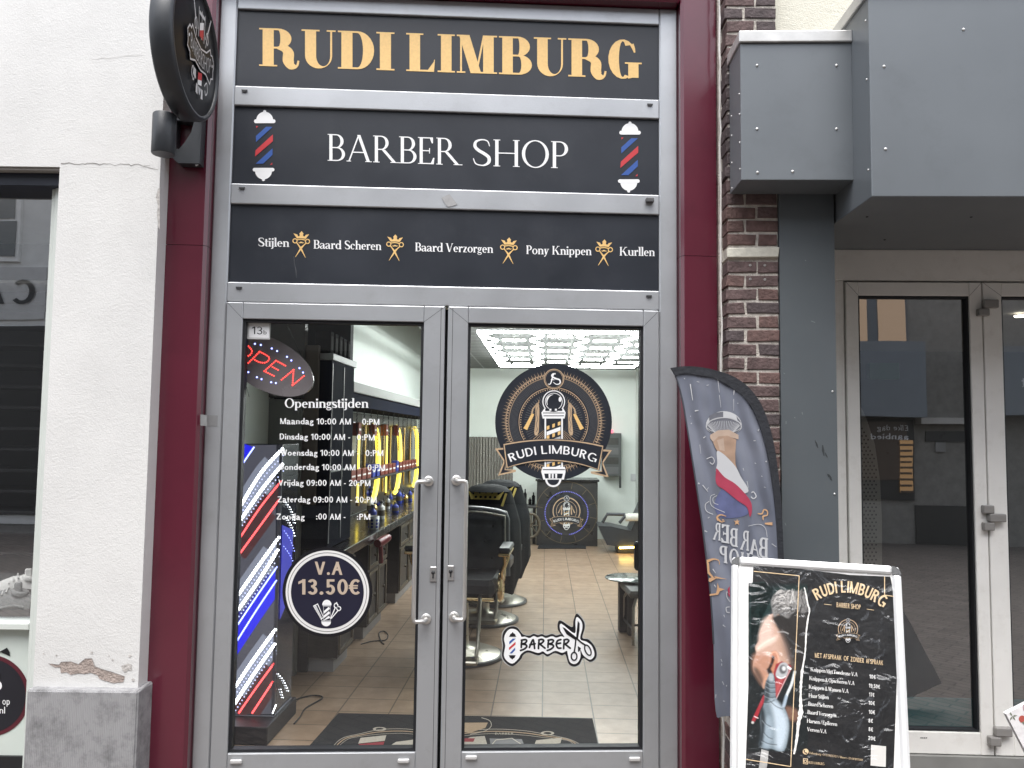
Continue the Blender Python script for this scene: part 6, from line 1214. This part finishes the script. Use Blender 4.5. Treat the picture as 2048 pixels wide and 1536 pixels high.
def flagart(ar):
    T0 = ar.T; ar.T = lambda x, y: T0(*fp(x, y)); wh = pm('white flag ink', (.52, .53, .55), .6, 0, .05); dg = pm('dark grey flag ink', (.13, .135, .16), .6, 0, .1, 60); tn = pm('tan flag ink', (.37, .25, .18), .6, 0, .15, 25); tn2 = pm('pale tan flag ink', (.45, .34, .27), .6, 0, .1, 25); cr = pm('crimson flag ink', (.36, .04, .08), .6, 0, .1, 20); vb = pm('slate blue flag ink', (.10, .115, .23), .6, 0, .2, 18); og = pm('orange flag ink', (.55, .33, .18), .6, 0, .05)
    ar.poly(catmull([(400, 990), (470, 1010), (560, 1100), (600, 1180), (480, 1215), (380, 1200), (340, 1110)], 4, True), vb)
    ar.poly(arcpts(413, 505, 138, 112, 180, 360, 18)+arcpts(413, 515, 138, 60, 0, 180, 12), wh); ar.up(.0004)
    ar.poly([(300, 430), (345, 405), (408, 397), (408, 440), (350, 452), (302, 480)], dg); ar.poly([(510, 430), (540, 470), (548, 510), (520, 480)], dg); ar.poly(arcpts(413, 525, 132, 78, 180, 360, 16)+arcpts(413, 520, 128, 55, 0, 180, 10), dg, dh=.0002); ar.up(.0004)
    for k in range(26): a_ = math.pi*(k+.5)/26; ar.stroke([(413-70*math.cos(a_), 560), (413-122*math.cos(a_), 505-38*math.sin(a_))], [2, 3.5], wh)
    ar.stroke(arcpts(413, 512, 134, 70, 190, 350, 16), 7, wh, dh=.0003); ar.stroke(arcpts(413, 500, 138, 60, 20, 160, 16), 4, wh, dh=.0003); ar.up(.0004)
    ar.poly([(308, 575), (370, 540), (450, 535), (525, 575), (525, 610), (440, 585), (370, 590), (330, 630), (308, 600)], tn2); ar.poly([(330, 632), (370, 588), (440, 580), (508, 612), (500, 720), (502, 800), (515, 840), (470, 800), (420, 750), (372, 710), (350, 680)], tn, dh=.0002); ar.poly([(360, 615), (410, 600), (420, 700), (380, 690)], tn2, dh=.0004)
    ar.poly(catmull([(358, 702), (400, 715), (460, 770), (510, 830), (545, 900), (590, 970), (600, 1010), (560, 1020), (480, 960), (400, 910), (352, 860), (362, 790)], 4, True), wh, dh=.0003); ar.up(.0006)
    ar.poly(catmull([(352, 850), (360, 835), (420, 900), (500, 950), (570, 1020), (620, 1090), (628, 1160), (612, 1205), (590, 1130), (520, 1080), (420, 1000), (355, 950)], 4, True), cr); ar.stroke(catmull([(590, 930), (598, 980), (580, 1010)], 5), 4, wh)
    for pts, w_ in (([(280, 760), (320, 745), (340, 775), (325, 800), (305, 785)], 6), ([(625, 1020), (640, 1012), (660, 1045), (640, 1065), (620, 1050)], 8), ([(360, 1040), (330, 1060), (335, 1095), (370, 1110)], 4), ([(300, 1085), (270, 1110), (280, 1160), (330, 1185)], 5), ([(345, 1030), (310, 1050), (320, 1120), (420, 1170)], 4)): ar.stroke(catmull(pts, 5), w_, wh)
    random.seed(11)
    for (x, y, dx, dy, w_) in ((155, 185, 18, 125, 8), (368, 160, 10, 90, 5), (378, 270, 12, 95, 4), (488, 300, 0, 90, 4), (492, 230, -4, 40, 9), (190, 392, 28, -6, 10), (255, 600, 16, -14, 8), (228, 650, 8, 70, 4), (250, 960, 40, 50, 7), (278, 1000, 18, -22, 5), (640, 620, 18, 0, 6), (675, 545, 6, -14, 8), (215, 945, 12, 6, 14), (700, 890, 8, 4, 7), (780, 1410, 35, 25, 6), (360, 150, 8, 6, 10), (108, 140, 6, 8, 8), (735, 775, 6, 8, 12), (518, 330, 4, 5, 7), (155, 430, 4, 4, 8), (160, 485, 6, 6, 9), (290, 1215, 12, -10, 7), (205, 165, 20, 6, 5), (280, 195, 18, -4, 6), (560, 830, 6, 20, 5), (650, 790, 10, 6, 5), (720, 975, 16, 4, 4), (265, 1310, 20, 10, 10)): ar.stroke([(x, y), (x+dx, y+dy)], [w_, w_*.5], wh)
    ar.stroke(catmull([(370, 1230), (362, 1205), (390, 1188), (430, 1200)], 5), [18, 12, 5], og); ar.stroke(catmull([(370, 1225), (395, 1243), (420, 1235)], 5), [16, 8, 5], og, dh=.0002); ar.disc((405, 1228), 6, og)
    ar.poly([(515, 1222+24*0), (519, 1235), (534, 1232), (523, 1246), (530, 1266), (513, 1256), (496, 1266), (502, 1247), (490, 1234), (508, 1236)], og); ar.stroke(catmull([(672, 1178), (705, 1180), (720, 1150), (745, 1160), (745, 1190), (715, 1200), (715, 1230)], 5), [6, 12, 10, 10, 9, 14, 5], og); ar.poly([(725, 1250), (785, 1245), (785, 1270), (730, 1262)], og, dh=.0002); ar.stroke(catmull([(600, 1275), (680, 1260), (730, 1290), (745, 1360)], 5), 4, wh, dh=.0004)
    ar.up(.0005); S_ = Sf(.2, .09, .05, .07)
    # the print is seen from behind, so the letters run right to left
    for ch, x, y, w_, h_ in (('R', 388, 1402, 60, 142), ('E', 455, 1424, 64, 150), ('B', 520, 1452, 62, 150), ('R', 605, 1480, 68, 160), ('A', 688, 1514, 80, 130), ('B', 752, 1540, 72, 165)):
        ar.serif(ch, (x, y-14 if ch != 'A' else y), (x-w_, y-14-w_*.18), h_-8, wh, S_)
    T_ = lambda x, y: (x, y)
    for ch, x, y, w_, h_ in (('P', 440, 1562, 62, 130), ('O', 530, 1588, 76, 130), ('H', 610, 1616, 66, 130), ('S', 680, 1640, 60, 130)): ar.serif(ch, (x, y), (x-w_, y-w_*.2), h_, wh, S_)
    q = 3.84/3.49; ar.T = lambda x, y: T0(1400+x/3.49, 1000+y/3.49)
    ar.stroke(catmull([(48, 428), (90, 412), (128, 420), (135, 450)], 5), [22, 8, 3], og); ar.poly([(45, 425), (62, 440), (65, 500), (100, 545), (190, 552), (100, 530), (110, 548), (70, 572), (58, 565), (62, 545), (80, 540), (52, 510)], og, dh=.0002); ar.poly([(122, 575), (132, 612), (172, 622), (138, 635), (125, 660), (66, 668), (66, 655), (110, 650), (118, 625)], og); ar.stroke(catmull([(205, 655), (185, 640), (188, 680), (210, 710)], 4), 4, wh); ar.stroke(catmull([(206, 745), (182, 750), (186, 780), (206, 785)], 4), 6, wh); ar.poly([(192, 620), (206, 600), (208, 680), (195, 660)], cr)
    for x, y in ((165, 800), (158, 870), (145, 1110), (150, 1140), (155, 1265), (185, 1290), (110, 1355), (160, 1400), (88, 480), (98, 590)): ar.stroke([(x, y), (x+random.uniform(-4, 20), y+random.uniform(2, 30))], [6, 3], wh)
    ar.T = T0
art_on('print', flg, flagart, pl=FG, h=.0012)
# ================================================================== pavement board
YB = -.50; pA = F.off(-YB).P(1463, 1113); ph = R_(22); ta = R_(12)
ub = Vector((math.cos(ph), -math.sin(ph), 0)); db = Vector((math.sin(ph), math.cos(ph), 0)); vb_ = (db*math.sin(ta)+Vector((0, 0, 1))*math.cos(ta))
AB = Pl(pA, ub, vb_); wB = AB.px(1801, 1135)[0]; hB = pA.z/math.cos(ta)
brd = thing('pavement_board', 'silver framed pavement board with black barber price poster', 'sign board', (pA.x+.28, pA.y-.2, 0))
sil = pm('clip frame aluminium', (.84, .85, .86), .36, .25, .04, 4); sil2 = pm('white inner margin', (.88, .88, .87), .4, 0, .03)
def bar_(m, a0, b0, a1, b1):
    # clip profile: a rounded hollow bar
    if b1-b0 > a1-a0: m.bev((a0, -.012, b0), (a1, .014, b1), sil, .008, AB)
    else: m.bev((a0, -.0125, b0), (a1, .014, b1), sil, .008, AB)
fw = .030
for q in ((0, -hB+.05, fw, -fw), (wB-fw, -hB+.05, wB, -fw), (fw, -fw, wB-fw, 0), (fw, -hB+.05, wB-fw, -hB+.05+fw)): part(lambda m: bar_(m, *q), 'clip_frame', brd)
for s, cx_ in ((1, 0), (-1, wB)):
    pts = [(cx_+s*fw, 0)] + [(cx_+s*(fw-fw*math.sin(R_(a_))), -fw+fw*math.cos(R_(a_))) for a_ in range(0, 91, 15)] + [(cx_+s*fw, -fw)]
    if s < 0: pts = pts[::-1]
    part(lambda m: m.prism(pts, -.014, .011, pm('corner cap', (.45, .46, .47), .25, .8, .05), AB), 'corner_cap', brd)
part(lambda m: m.box((fw-.004, -.002, -hB+.06), (wB-fw+.004, .004, -fw+.004), sil2, AB), 'backing_sheet', brd)
part(lambda m: m.box((.02, .006, -hB+.07), (wB-.02, .012, -.03), pm('pale back board', (.78, .78, .77), .5), AB), 'back_board', brd)
bk = Pl(AB.w(0, -.005, -.03), ub, (-db*math.sin(R_(5))+Vector((0, 0, 1))*math.cos(R_(5)))); hb2 = (AB.w(0, 0).z-.035)/math.cos(R_(5))
part(lambda m: (m.bev((0, 0, -hb2+.005), (.03, .022, 0), sil, .006, bk), m.bev((wB-.03, 0, -hb2+.005), (wB, .022, 0), sil, .006, bk), m.bev((.03, 0, -.03), (wB-.03, .022, 0), sil, .006, bk), m.bev((.03, 0, -hb2+.06), (wB-.03, .022, -hb2+.09), sil, .006, bk), m.box((.03, .005, -hb2+.09), (wB-.03, .01, -.03), pm('white back sheet', (.80, .80, .79), .5), bk)), 'back_leg_frame', brd)
part(lambda m: (m.box((0.004, -.01, -hB+.001), (.026, .012, -hB+.0495), sil, AB), m.box((wB-.026, -.01, -hB+.001), (wB-.004, .012, -hB+.0495), sil, AB)), 'foot', brd)
bko = pm('black poster paper', (.010, .0105, .012), .5, 0, .25, 9, .5, 16); crm = pm('cream poster ink', (.80, .60, .37), .45, 0, .1, 80); wh3 = pm('white poster ink', (.80, .80, .79), .45, 0, .02)
sk1 = pm('photo skin light', (.56, .38, .30), .5, 0, .2, 16); sk2 = pm('photo skin mid', (.33, .19, .14), .5, 0, .2, 20); sk3 = pm('photo skin shade', (.13, .075, .055), .5, 0, .25, 25); hr1 = pm('photo grey hair', (.26, .26, .25), .55, 0, .75, 34); hr2 = pm('photo dark hair', (.035, .033, .033), .55, 0, .4, 30); gv1 = pm('photo glove light', (.46, .54, .62), .5, 0, .15, 18); gv2 = pm('photo glove mid', (.24, .30, .35), .5, 0, .25, 24); gv3 = pm('photo glove dark', (.045, .055, .065), .5, 0, .3, 30); rdp = pm('photo red clipper', (.28, .025, .035), .45, 0, .2, 30)
import numpy as np
def printed_photo(ar):
    """the photograph printed on the poster: soft-edged colour areas blended into one finely divided sheet"""
    X0, X1, Y0, Y1, st = 196, 606, 262, 1424, 4
    gx = np.arange(X0, X1+1, st, dtype=float); gy = np.arange(Y0, Y1+1, st, dtype=float); GX, GY_ = np.meshgrid(gx, gy); img = np.zeros(GX.shape+(3,)); img[:] = (.010, .013, .014)
    rs = np.random.RandomState(3)
    def sd(pts):
        d = np.full(GX.shape, 1e9); ins = np.zeros(GX.shape, bool)
        for (ax_, ay_), (bx_, by_) in zip(pts, pts[1:]+pts[:1]):
            ex, ey = bx_-ax_, by_-ay_; t = np.clip(((GX-ax_)*ex+(GY_-ay_)*ey)/(ex*ex+ey*ey+1e-9), 0, 1); d = np.minimum(d, np.hypot(GX-ax_-t*ex, GY_-ay_-t*ey))
            c_ = ((ay_ > GY_) != (by_ > GY_)) & (GX < ex*(GY_-ay_)/(ey+1e-12)+ax_); ins ^= c_
        return np.where(ins, d, -d)
    def area(pts, col, soft=6.0, a=1.0, sm=True):
        p = catmull(pts, 4, True) if sm else pts; t = np.clip(sd(p)/(2*soft)+.5, 0, 1); t = (t*t*(3-2*t)*a)[..., None]; img[:] = img*(1-t)+np.array(col)*t
    def line(pts, col, w, soft=3.0, a=1.0):
        p = catmull(pts, 4) if len(pts) > 2 else pts; d = np.full(GX.shape, 1e9)
        for (ax_, ay_), (bx_, by_) in zip(p, p[1:]):
            ex, ey = bx_-ax_, by_-ay_; t = np.clip(((GX-ax_)*ex+(GY_-ay_)*ey)/(ex*ex+ey*ey+1e-9), 0, 1); d = np.minimum(d, np.hypot(GX-ax_-t*ex, GY_-ay_-t*ey))
        t = (np.clip((w-d)/soft+.5, 0, 1)*a)[..., None]; img[:] = img*(1-t)+np.array(col)*t
    area([(210, 300), (330, 300), (420, 290), (600, 290), (600, 340), (420, 360), (330, 500), (250, 660), (205, 720)], (.012, .030, .029), 30)
    # skin: forehead, temple, cheek and jaw
    area([(352, 478), (400, 470), (480, 560), (520, 700), (505, 800), (430, 840), (360, 905), (308, 988), (286, 955), (252, 900), (229, 860), (231, 800), (250, 745), (243, 700), (268, 655), (272, 600), (300, 540), (330, 492)], (.50, .33, .26), 5)
    area([(300, 520), (345, 500), (360, 600), (350, 680), (285, 690), (268, 655), (275, 600)], (.62, .47, .40), 22, .9)
    area([(255, 700), (330, 650), (390, 620), (400, 650), (330, 690), (262, 735)], (.72, .56, .47), 14, .8); line([(262, 712), (310, 672), (372, 640)], (.80, .66, .58), 5, 10, .7); line([(285, 610), (320, 592), (350, 590)], (.74, .60, .52), 3, 8, .7)
    area([(235, 760), (300, 745), (345, 780), (340, 860), (300, 960), (255, 905), (230, 850)], (.40, .20, .13), 26, .85); area([(228, 845), (258, 850), (290, 900), (312, 985), (286, 965), (245, 900)], (.09, .055, .042), 16, .9)
    area([(395, 640), (450, 640), (500, 780), (450, 820), (410, 760)], (.42, .27, .20), 22, .8); area([(350, 890), (320, 960), (300, 985), (296, 950), (320, 900)], (.55, .30, .19), 12, .8)
    # hair: faded side and tall grey top
    area([(362, 495), (430, 470), (520, 440), (606, 410), (612, 480), (600, 600), (592, 760), (560, 900), (515, 900), (480, 800), (455, 700), (430, 640), (405, 590), (380, 545)], (.022, .020, .019), 14)
    area([(420, 590), (450, 640), (490, 760), (520, 860), (480, 820), (440, 720)], (.14, .10, .085), 22, .7)
    area([(352, 385), (378, 335), (430, 312), (500, 318), (570, 318), (604, 350), (612, 430), (580, 470), (510, 460), (470, 505), (410, 475), (372, 495), (358, 440)], (.20, .195, .19), 8)
    for k in range(150):
        x = rs.uniform(360, 600); y = rs.uniform(322, 480); c_ = math.hypot((x-430)/90, (y-370)/60); v = max(.03, .88-.42*c_)*rs.uniform(.35, 1.25) if k % 3 else .03; a_ = rs.uniform(-.5, .5)+(-.9 if x < 470 else -2.0); l_ = rs.uniform(18, 46)
        line([(x, y), (x+l_*.5*math.cos(a_)+5, y+l_*.5*math.sin(a_)), (x+l_*math.cos(a_+.5), y+l_*math.sin(a_+.5))], (v, v*.97, v*.93), rs.uniform(1.5, 4.5), 5, .75)
    area([(470, 480), (560, 470), (608, 440), (600, 560), (520, 560)], (.03, .028, .027), 30, .75); line([(398, 600), (440, 598), (470, 610)], (.45, .44, .43), 4, 6, .6)
    # ear
    area([(350, 742), (386, 730), (407, 770), (402, 830), (380, 868), (350, 886), (338, 856), (344, 800)], (.46, .20, .12), 6); line([(352, 746), (384, 738), (402, 775), (400, 822), (378, 862)], (.66, .38, .27), 5, 8, .9); area([(358, 764), (376, 772), (368, 815), (345, 858), (330, 850), (350, 805)], (.030, .014, .010), 7); area([(322, 855), (345, 850), (360, 880), (335, 890)], (.02, .015, .015), 8)
    # clippers
    area([(386, 820), (425, 800), (490, 830), (490, 858), (386, 1062), (372, 1010), (380, 930), (368, 880)], (.27, .030, .038), 4, 1, False); area([(395, 940), (430, 930), (400, 1010), (385, 1030)], (.42, .09, .09), 12, .8); area([(218, 1208), (300, 1032), (316, 1046), (258, 1185), (238, 1218)], (.32, .028, .038), 4, 1, False); line([(236, 1180), (262, 1192)], (.8, .7, .7), 3, 4, .9); line([(489, 848), (386, 1062)], (.62, .42, .42), 2.5, 4)
    area([(392, 858), (418, 815), (455, 812), (474, 845), (456, 905), (414, 922), (384, 900)], (.40, .41, .42), 4); area(arcpts(434, 856, 26, 32, 0, 330, 11), (.10, .10, .105), 8); area(arcpts(440, 850, 13, 16, 0, 330, 9), (.62, .63, .64), 8); line([(470, 842), (484, 852)], (.85, .85, .85), 8, 4); line([(395, 905), (420, 918), (452, 905)], (.75, .75, .75), 3, 4)
    line([(515, 874), (492, 960), (452, 1050), (434, 1110)], (.60, .64, .66), 9, 6); line([(452, 1045), (436, 1108)], (.34, .42, .50), 14, 8); area([(395, 1075), (440, 1020), (470, 960), (430, 1100), (420, 1130)], (.008, .010, .012), 8); area(arcpts(225, 1222, 9, 9, 0, 330, 9), (.55, .53, .5), 4)
    # gloved hand
    area([(452, 1115), (520, 1128), (545, 1180), (515, 1215), (470, 1190)], (.16, .085, .06), 16)
    area([(345, 884), (368, 896), (380, 960), (386, 1050), (420, 1110), (446, 1126), (470, 1200), (471, 1300), (440, 1418), (350, 1402), (270, 1388), (285, 1300), (276, 1180), (305, 1080), (312, 960)], (.16, .205, .235), 5)
    area([(350, 1075), (395, 1085), (435, 1140), (462, 1210), (462, 1290), (430, 1400), (385, 1392), (380, 1300), (370, 1180)], (.46, .54, .61), 26); area([(300, 1230), (345, 1180), (365, 1290), (340, 1390), (300, 1380)], (.30, .37, .43), 24, .8); area([(276, 1150), (298, 1120), (312, 1200), (304, 1300), (285, 1388), (262, 1382), (280, 1280)], (.025, .032, .038), 14)
    area([(340, 890), (366, 896), (366, 935), (340, 930)], (.36, .40, .42), 8); area([(312, 960), (335, 940), (340, 1050), (320, 1080), (306, 1080)], (.04, .05, .058), 12)
    for a_, b_ in (((318, 935), (374, 950)), ((316, 968), (378, 982)), ((314, 1000), (382, 1014)), ((310, 1035), (386, 1046)), ((304, 1082), (372, 1070)), ((345, 1075), (430, 1130)), ((290, 1200), (350, 1250)), ((300, 1290), (360, 1335)), ((285, 1345), (390, 1375))): line([a_, ((a_[0]+b_[0])/2, (a_[1]+b_[1])/2+9), b_], (.035, .045, .055), 3, 7, .8); line([(a_[0], a_[1]+9), ((a_[0]+b_[0])/2, (a_[1]+b_[1])/2+18), (b_[0], b_[1]+9)], (.40, .46, .50), 2, 7, .45)
    img[:] = np.clip(img*1.2*(1+rs.normal(0, .05, GX.shape)[..., None]), 0, 1)
    pmh = bpy.data.materials.new('printed photograph'); t, b = nodes(pmh); at = t.nodes.new('ShaderNodeVertexColor'); at.layer_name = 'print'; t.links.new(at.outputs['Color'], b.inputs['Base Color']); b.inputs['Roughness'].default_value = .4
    n1, n0 = GX.shape; me = bpy.data.meshes.new('printed_photo'); o0 = wloc(brd)
    me.from_pydata([ar.w((x, y))-o0 for y in gy for x in gx], [], [(j*n0+i, j*n0+i+1, (j+1)*n0+i+1, (j+1)*n0+i) for j in range(n1-1) for i in range(n0-1)])
    ca = me.color_attributes.new('print', 'FLOAT_COLOR', 'POINT'); ca.data.foreach_set('color', np.concatenate([img.reshape(-1, 3), np.ones((n1*n0, 1))], 1).astype(np.float32).ravel()); me.materials.append(pmh)
    o = bpy.data.objects.new('printed_photo', me); COL.objects.link(o); o.parent = brd; o['label'] = 'printed photo of a man in profile, gloved hand trimming his hair'
def poster(ar):
    T0 = ar.T; ar.T = lambda x, y: T0(1440+x/3.4436, 1090+y/3.4436)
    ar.poly([(230, 143), (560, 166), (900, 206), (1172, 218), (1178, 240), (1198, 350), (1222, 480), (1226, 700), (1215, 1000), (1205, 1300), (1190, 1700), (170, 1700), (205, 700)], bko); ar.up(.0006)
    ar.poly([(215, 260), (300, 250), (380, 310), (330, 420), (280, 520), (250, 640), (212, 700)], pm('photo dark teal', (.018, .032, .032), .4, 0, .3, 12))
    printed_photo(ar); ar.up(.001)
    ar.poly([(285, 1405), (335, 1420), (330, 1480), (318, 1560), (265, 1560)], pm('frosted tape strip', (.42, .42, .41), .6, 0, .1, 50), dh=.0002)
    # torn white paper edge
    P_ = [(581, 292), (590, 330), (603, 400), (616, 450), (606, 510), (594, 600), (590, 700), (582, 770), (566, 870), (558, 960), (555, 1060), (556, 1150), (540, 1230), (530, 1330), (510, 1440)]; w_ = [8, 10, 9, 8, 10, 9, 8, 10, 16, 16, 14, 30, 22, 18, 10]; PP_ = catmull(P_, 6); ws_ = []
    for i in range(len(PP_)): f = i/6; j = min(int(f), len(w_)-2); ws_.append((w_[j]*(1-f+j)+w_[j+1]*(f-j))*random.uniform(.75, 1.35))
    ar.poly([(x-w/2+random.uniform(-2, 1), y) for (x, y), w in zip(PP_, ws_)]+[(x+w/2, y) for (x, y), w in reversed(list(zip(PP_, ws_)))], pm('torn paper', (.86, .85, .82), .8, 0, .05, 60), dh=.0003)
    # gold lines
    for l_ in (((232, 181), (545, 212)), ((545, 212), (530, 560), (510, 1000), (487, 1525)), ((487, 1525), (180, 1475)), ((1133, 216), (1133, 345)), ((1133, 345), (1204, 355))): ar.stroke(l_, 5.5, crm, dh=.0006+.00005*l_[0][0]/500)
    ar.up(.001)
    def arch(u, v):
        x = 668+u*452; d = (x-893)/225; y = 330+16*(u-.5)*2*1.6+78*d*d; s_ = (2*78*d+26)/225*.9; n_ = math.hypot(1, s_); hgt = 80; return (x+v*hgt*s_/n_, y-v*hgt/n_)
    ar.text('RUDI LIMBURG', None, None, 0, crm, .028, warp=arch)
    ar.text('BARBER SHOP', (803, 428), (968, 444), 33, crm, .015, slant=.05); ar.stroke([(717, 407), (768, 413)], 3, crm); ar.stroke([(1010, 441), (1060, 449)], 3, crm)
    ar.text('MET AFSPRAAK', (653, 774), (838, 793), 32, crm, .015); ar.text('OF', (852, 795), (886, 799), 32, crm, .015); ar.text('ZONDER', (900, 801), (990, 812), 32, crm, .015); ar.text('AFSPRAAK', (1005, 813), (1124, 828), 32, crm, .015)
    SB = Sf(.19, .07, .04, .055)
    for s_, x0, y0, x1, y1 in (('Knippen Met Tondeuse V.A', 624, 868, 947, 905), ('Knippen & Opscheren V.A', 616, 929, 926, 965), ('Knippen & Wassen V.A', 612, 988, 885, 1020), ('Haar Stijlen', 611, 1048, 748, 1062), ('Baard Scheren', 608, 1105, 779, 1124), ('Baard Verzorgen', 603, 1162, 801, 1186), ('Harsen / Epileren', 599, 1222, 807, 1247), ('Verven V.A', 600, 1280, 733, 1298)): ar.serif(s_, (x0, y0), (x1, y1), 27, wh3, SB, sp=.03, word=.22)
    for s_, x0, y0, x1, y1 in (('10€', 1028, 918, 1071, 923), ('19.50€', 1025, 980, 1101, 990), ('17€', 1026, 1041, 1063, 1046), ('10€', 1022, 1099, 1066, 1104), ('10€', 1024, 1161, 1067, 1166), ('8€', 1022, 1221, 1053, 1225), ('8€', 1023, 1280, 1053, 1284), ('20€', 1020, 1341, 1070, 1347)): ar.text(s_, (x0, y0), (x1, y1), 27, wh3, .03)
    ar.poly([(1040, 1375), (1143, 1386), (1141, 1528), (1036, 1518)], pm('white blank label', (.70, .69, .66), .5, 0, .02))
    ar.disc((590, 1422), 20, crm, n=24); ar.stroke(catmull([(580, 1410), (582, 1426), (600, 1434)], 4), [9, 5, 9], bko, dh=.0004); ar.stroke([(575, 1470), (603, 1473), (602, 1508), (574, 1504)], 4, crm, closed=True); ar.ring((588, 1489), 7, 11, crm, n=16); ar.text('Valkenburg +31 611435757 / Weert +31 641817091', (614, 1437), (982, 1488), 15, crm, -.004); ar.text('RUDI LIMBURG', (610, 1504), (718, 1516), 17, crm, -.002)
    logo(ar, 881, 580, 84, True, base=bko)
    ar.T = T0
art_on('poster_print', brd, poster, 'black barber price poster with a man in profile having his hair cut', pl=AB.off(.0025), h=.0006)
film = glassmat('creased clear film', (.99, .99, .99), -.010, .16, .0); t = film.node_tree
for nn in t.nodes:
    if nn.type == 'TEX_NOISE': nn.inputs['Scale'].default_value = 9; nn.inputs['Detail'].default_value = 2; nn.inputs['Distortion'].default_value = 2.0
    if nn.type == 'BUMP': nn.inputs['Strength'].default_value = .95; nn.inputs['Distance'].default_value = .03
m = MB(); m.add([AB.w(a_, b_, .0125) for a_, b_ in ((fw, -hB+.08), (wB-fw, -hB+.08), (wB-fw, -fw), (fw, -fw))], [(0, 1, 2, 3)], film); m.build('clear_cover', brd)
# ================================================================== floral wrapped parcel at the right edge
BG = vplane(2.2, -.55, 3); c0 = Vector(BG.px(2012, 1428)); e1_ = (Vector(BG.px(2048, 1497))-c0).normalized(); e2_ = (Vector(BG.px(2090, 1400))-c0).normalized(); Lb = min(.7, (c0.y)/(-e1_.y)-.0); wb_ = .34
bag = thing('wrapped_parcel', 'tilted parcel in white floral paper at the right photo edge', 'parcel', BG.w(c0.x+.3, 0)*1.0); pap = pm('white floral paper', (.86, .85, .86), .6, 0, .05, 14, .5, 22)
e2p = Vector((-e1_.y, e1_.x)); Lb = (c0.y-.002)/(-e1_.y)
part(lambda m: m.prism([tuple(c0), tuple(c0+e1_*Lb), tuple(c0+e1_*Lb+e2p*wb_), tuple(c0+e2p*wb_)], -.02, 0, pap, BG), 'paper_wrap', bag)
def flo(ar):
    ar.T2 = False; gl = pm('sage leaf print', (.20, .23, .17), .6); rf = pm('red blossom print', (.48, .10, .08), .6); pk = pm('pink blossom print', (.55, .36, .38), .6)
    ar.T = lambda x, y: tuple(c0+e2p*x+e1_*y); random.seed(4)
    for a_ in (.3, 1.4, 2.6, 4.6): ar.poly([(.018, .018), (.018+.010*math.cos(a_-.35), .018+.010*math.sin(a_-.35)), (.018+.020*math.cos(a_), .018+.020*math.sin(a_)), (.018+.010*math.cos(a_+.35), .018+.010*math.sin(a_+.35))], gl)
    ar.poly([(.048+.014*math.cos(q), .045+.014*math.sin(q)) for q in [2*math.pi*k/14 for k in range(14)]], rf); ar.poly([(.04, .055), (.056, .055), (.046, .075)], gl, dh=.0003)
    for i in range(1, 5):
        for j in range(9):
            x = .02+i*.07+(.035 if j % 2 else 0)+random.uniform(-.01, .01); y = .02+j*.065+random.uniform(-.01, .01)
            if x > .32 or y > Lb-.03: continue
            k = (i*2+j) % 3
            if k == 0:
                for a_ in (0, 1.1, 2.2, 3.4): ar.poly([(x, y), (x+.012*math.cos(a_-.3), y+.012*math.sin(a_-.3)), (x+.024*math.cos(a_), y+.024*math.sin(a_)), (x+.012*math.cos(a_+.3), y+.012*math.sin(a_+.3))], gl)
            else: ar.poly([(x+.016*math.cos(a_)*(1+.2*math.sin(3*a_)), y+.016*math.sin(a_)) for a_ in [2*math.pi*q/14 for q in range(14)]], rf if k == 1 else pk); ar.poly([(x-.006, y+.012), (x+.006, y+.012), (x, y+.03)], gl, dh=.0003)
art_on('floral_print', bag, flo, pl=BG, h=.001)
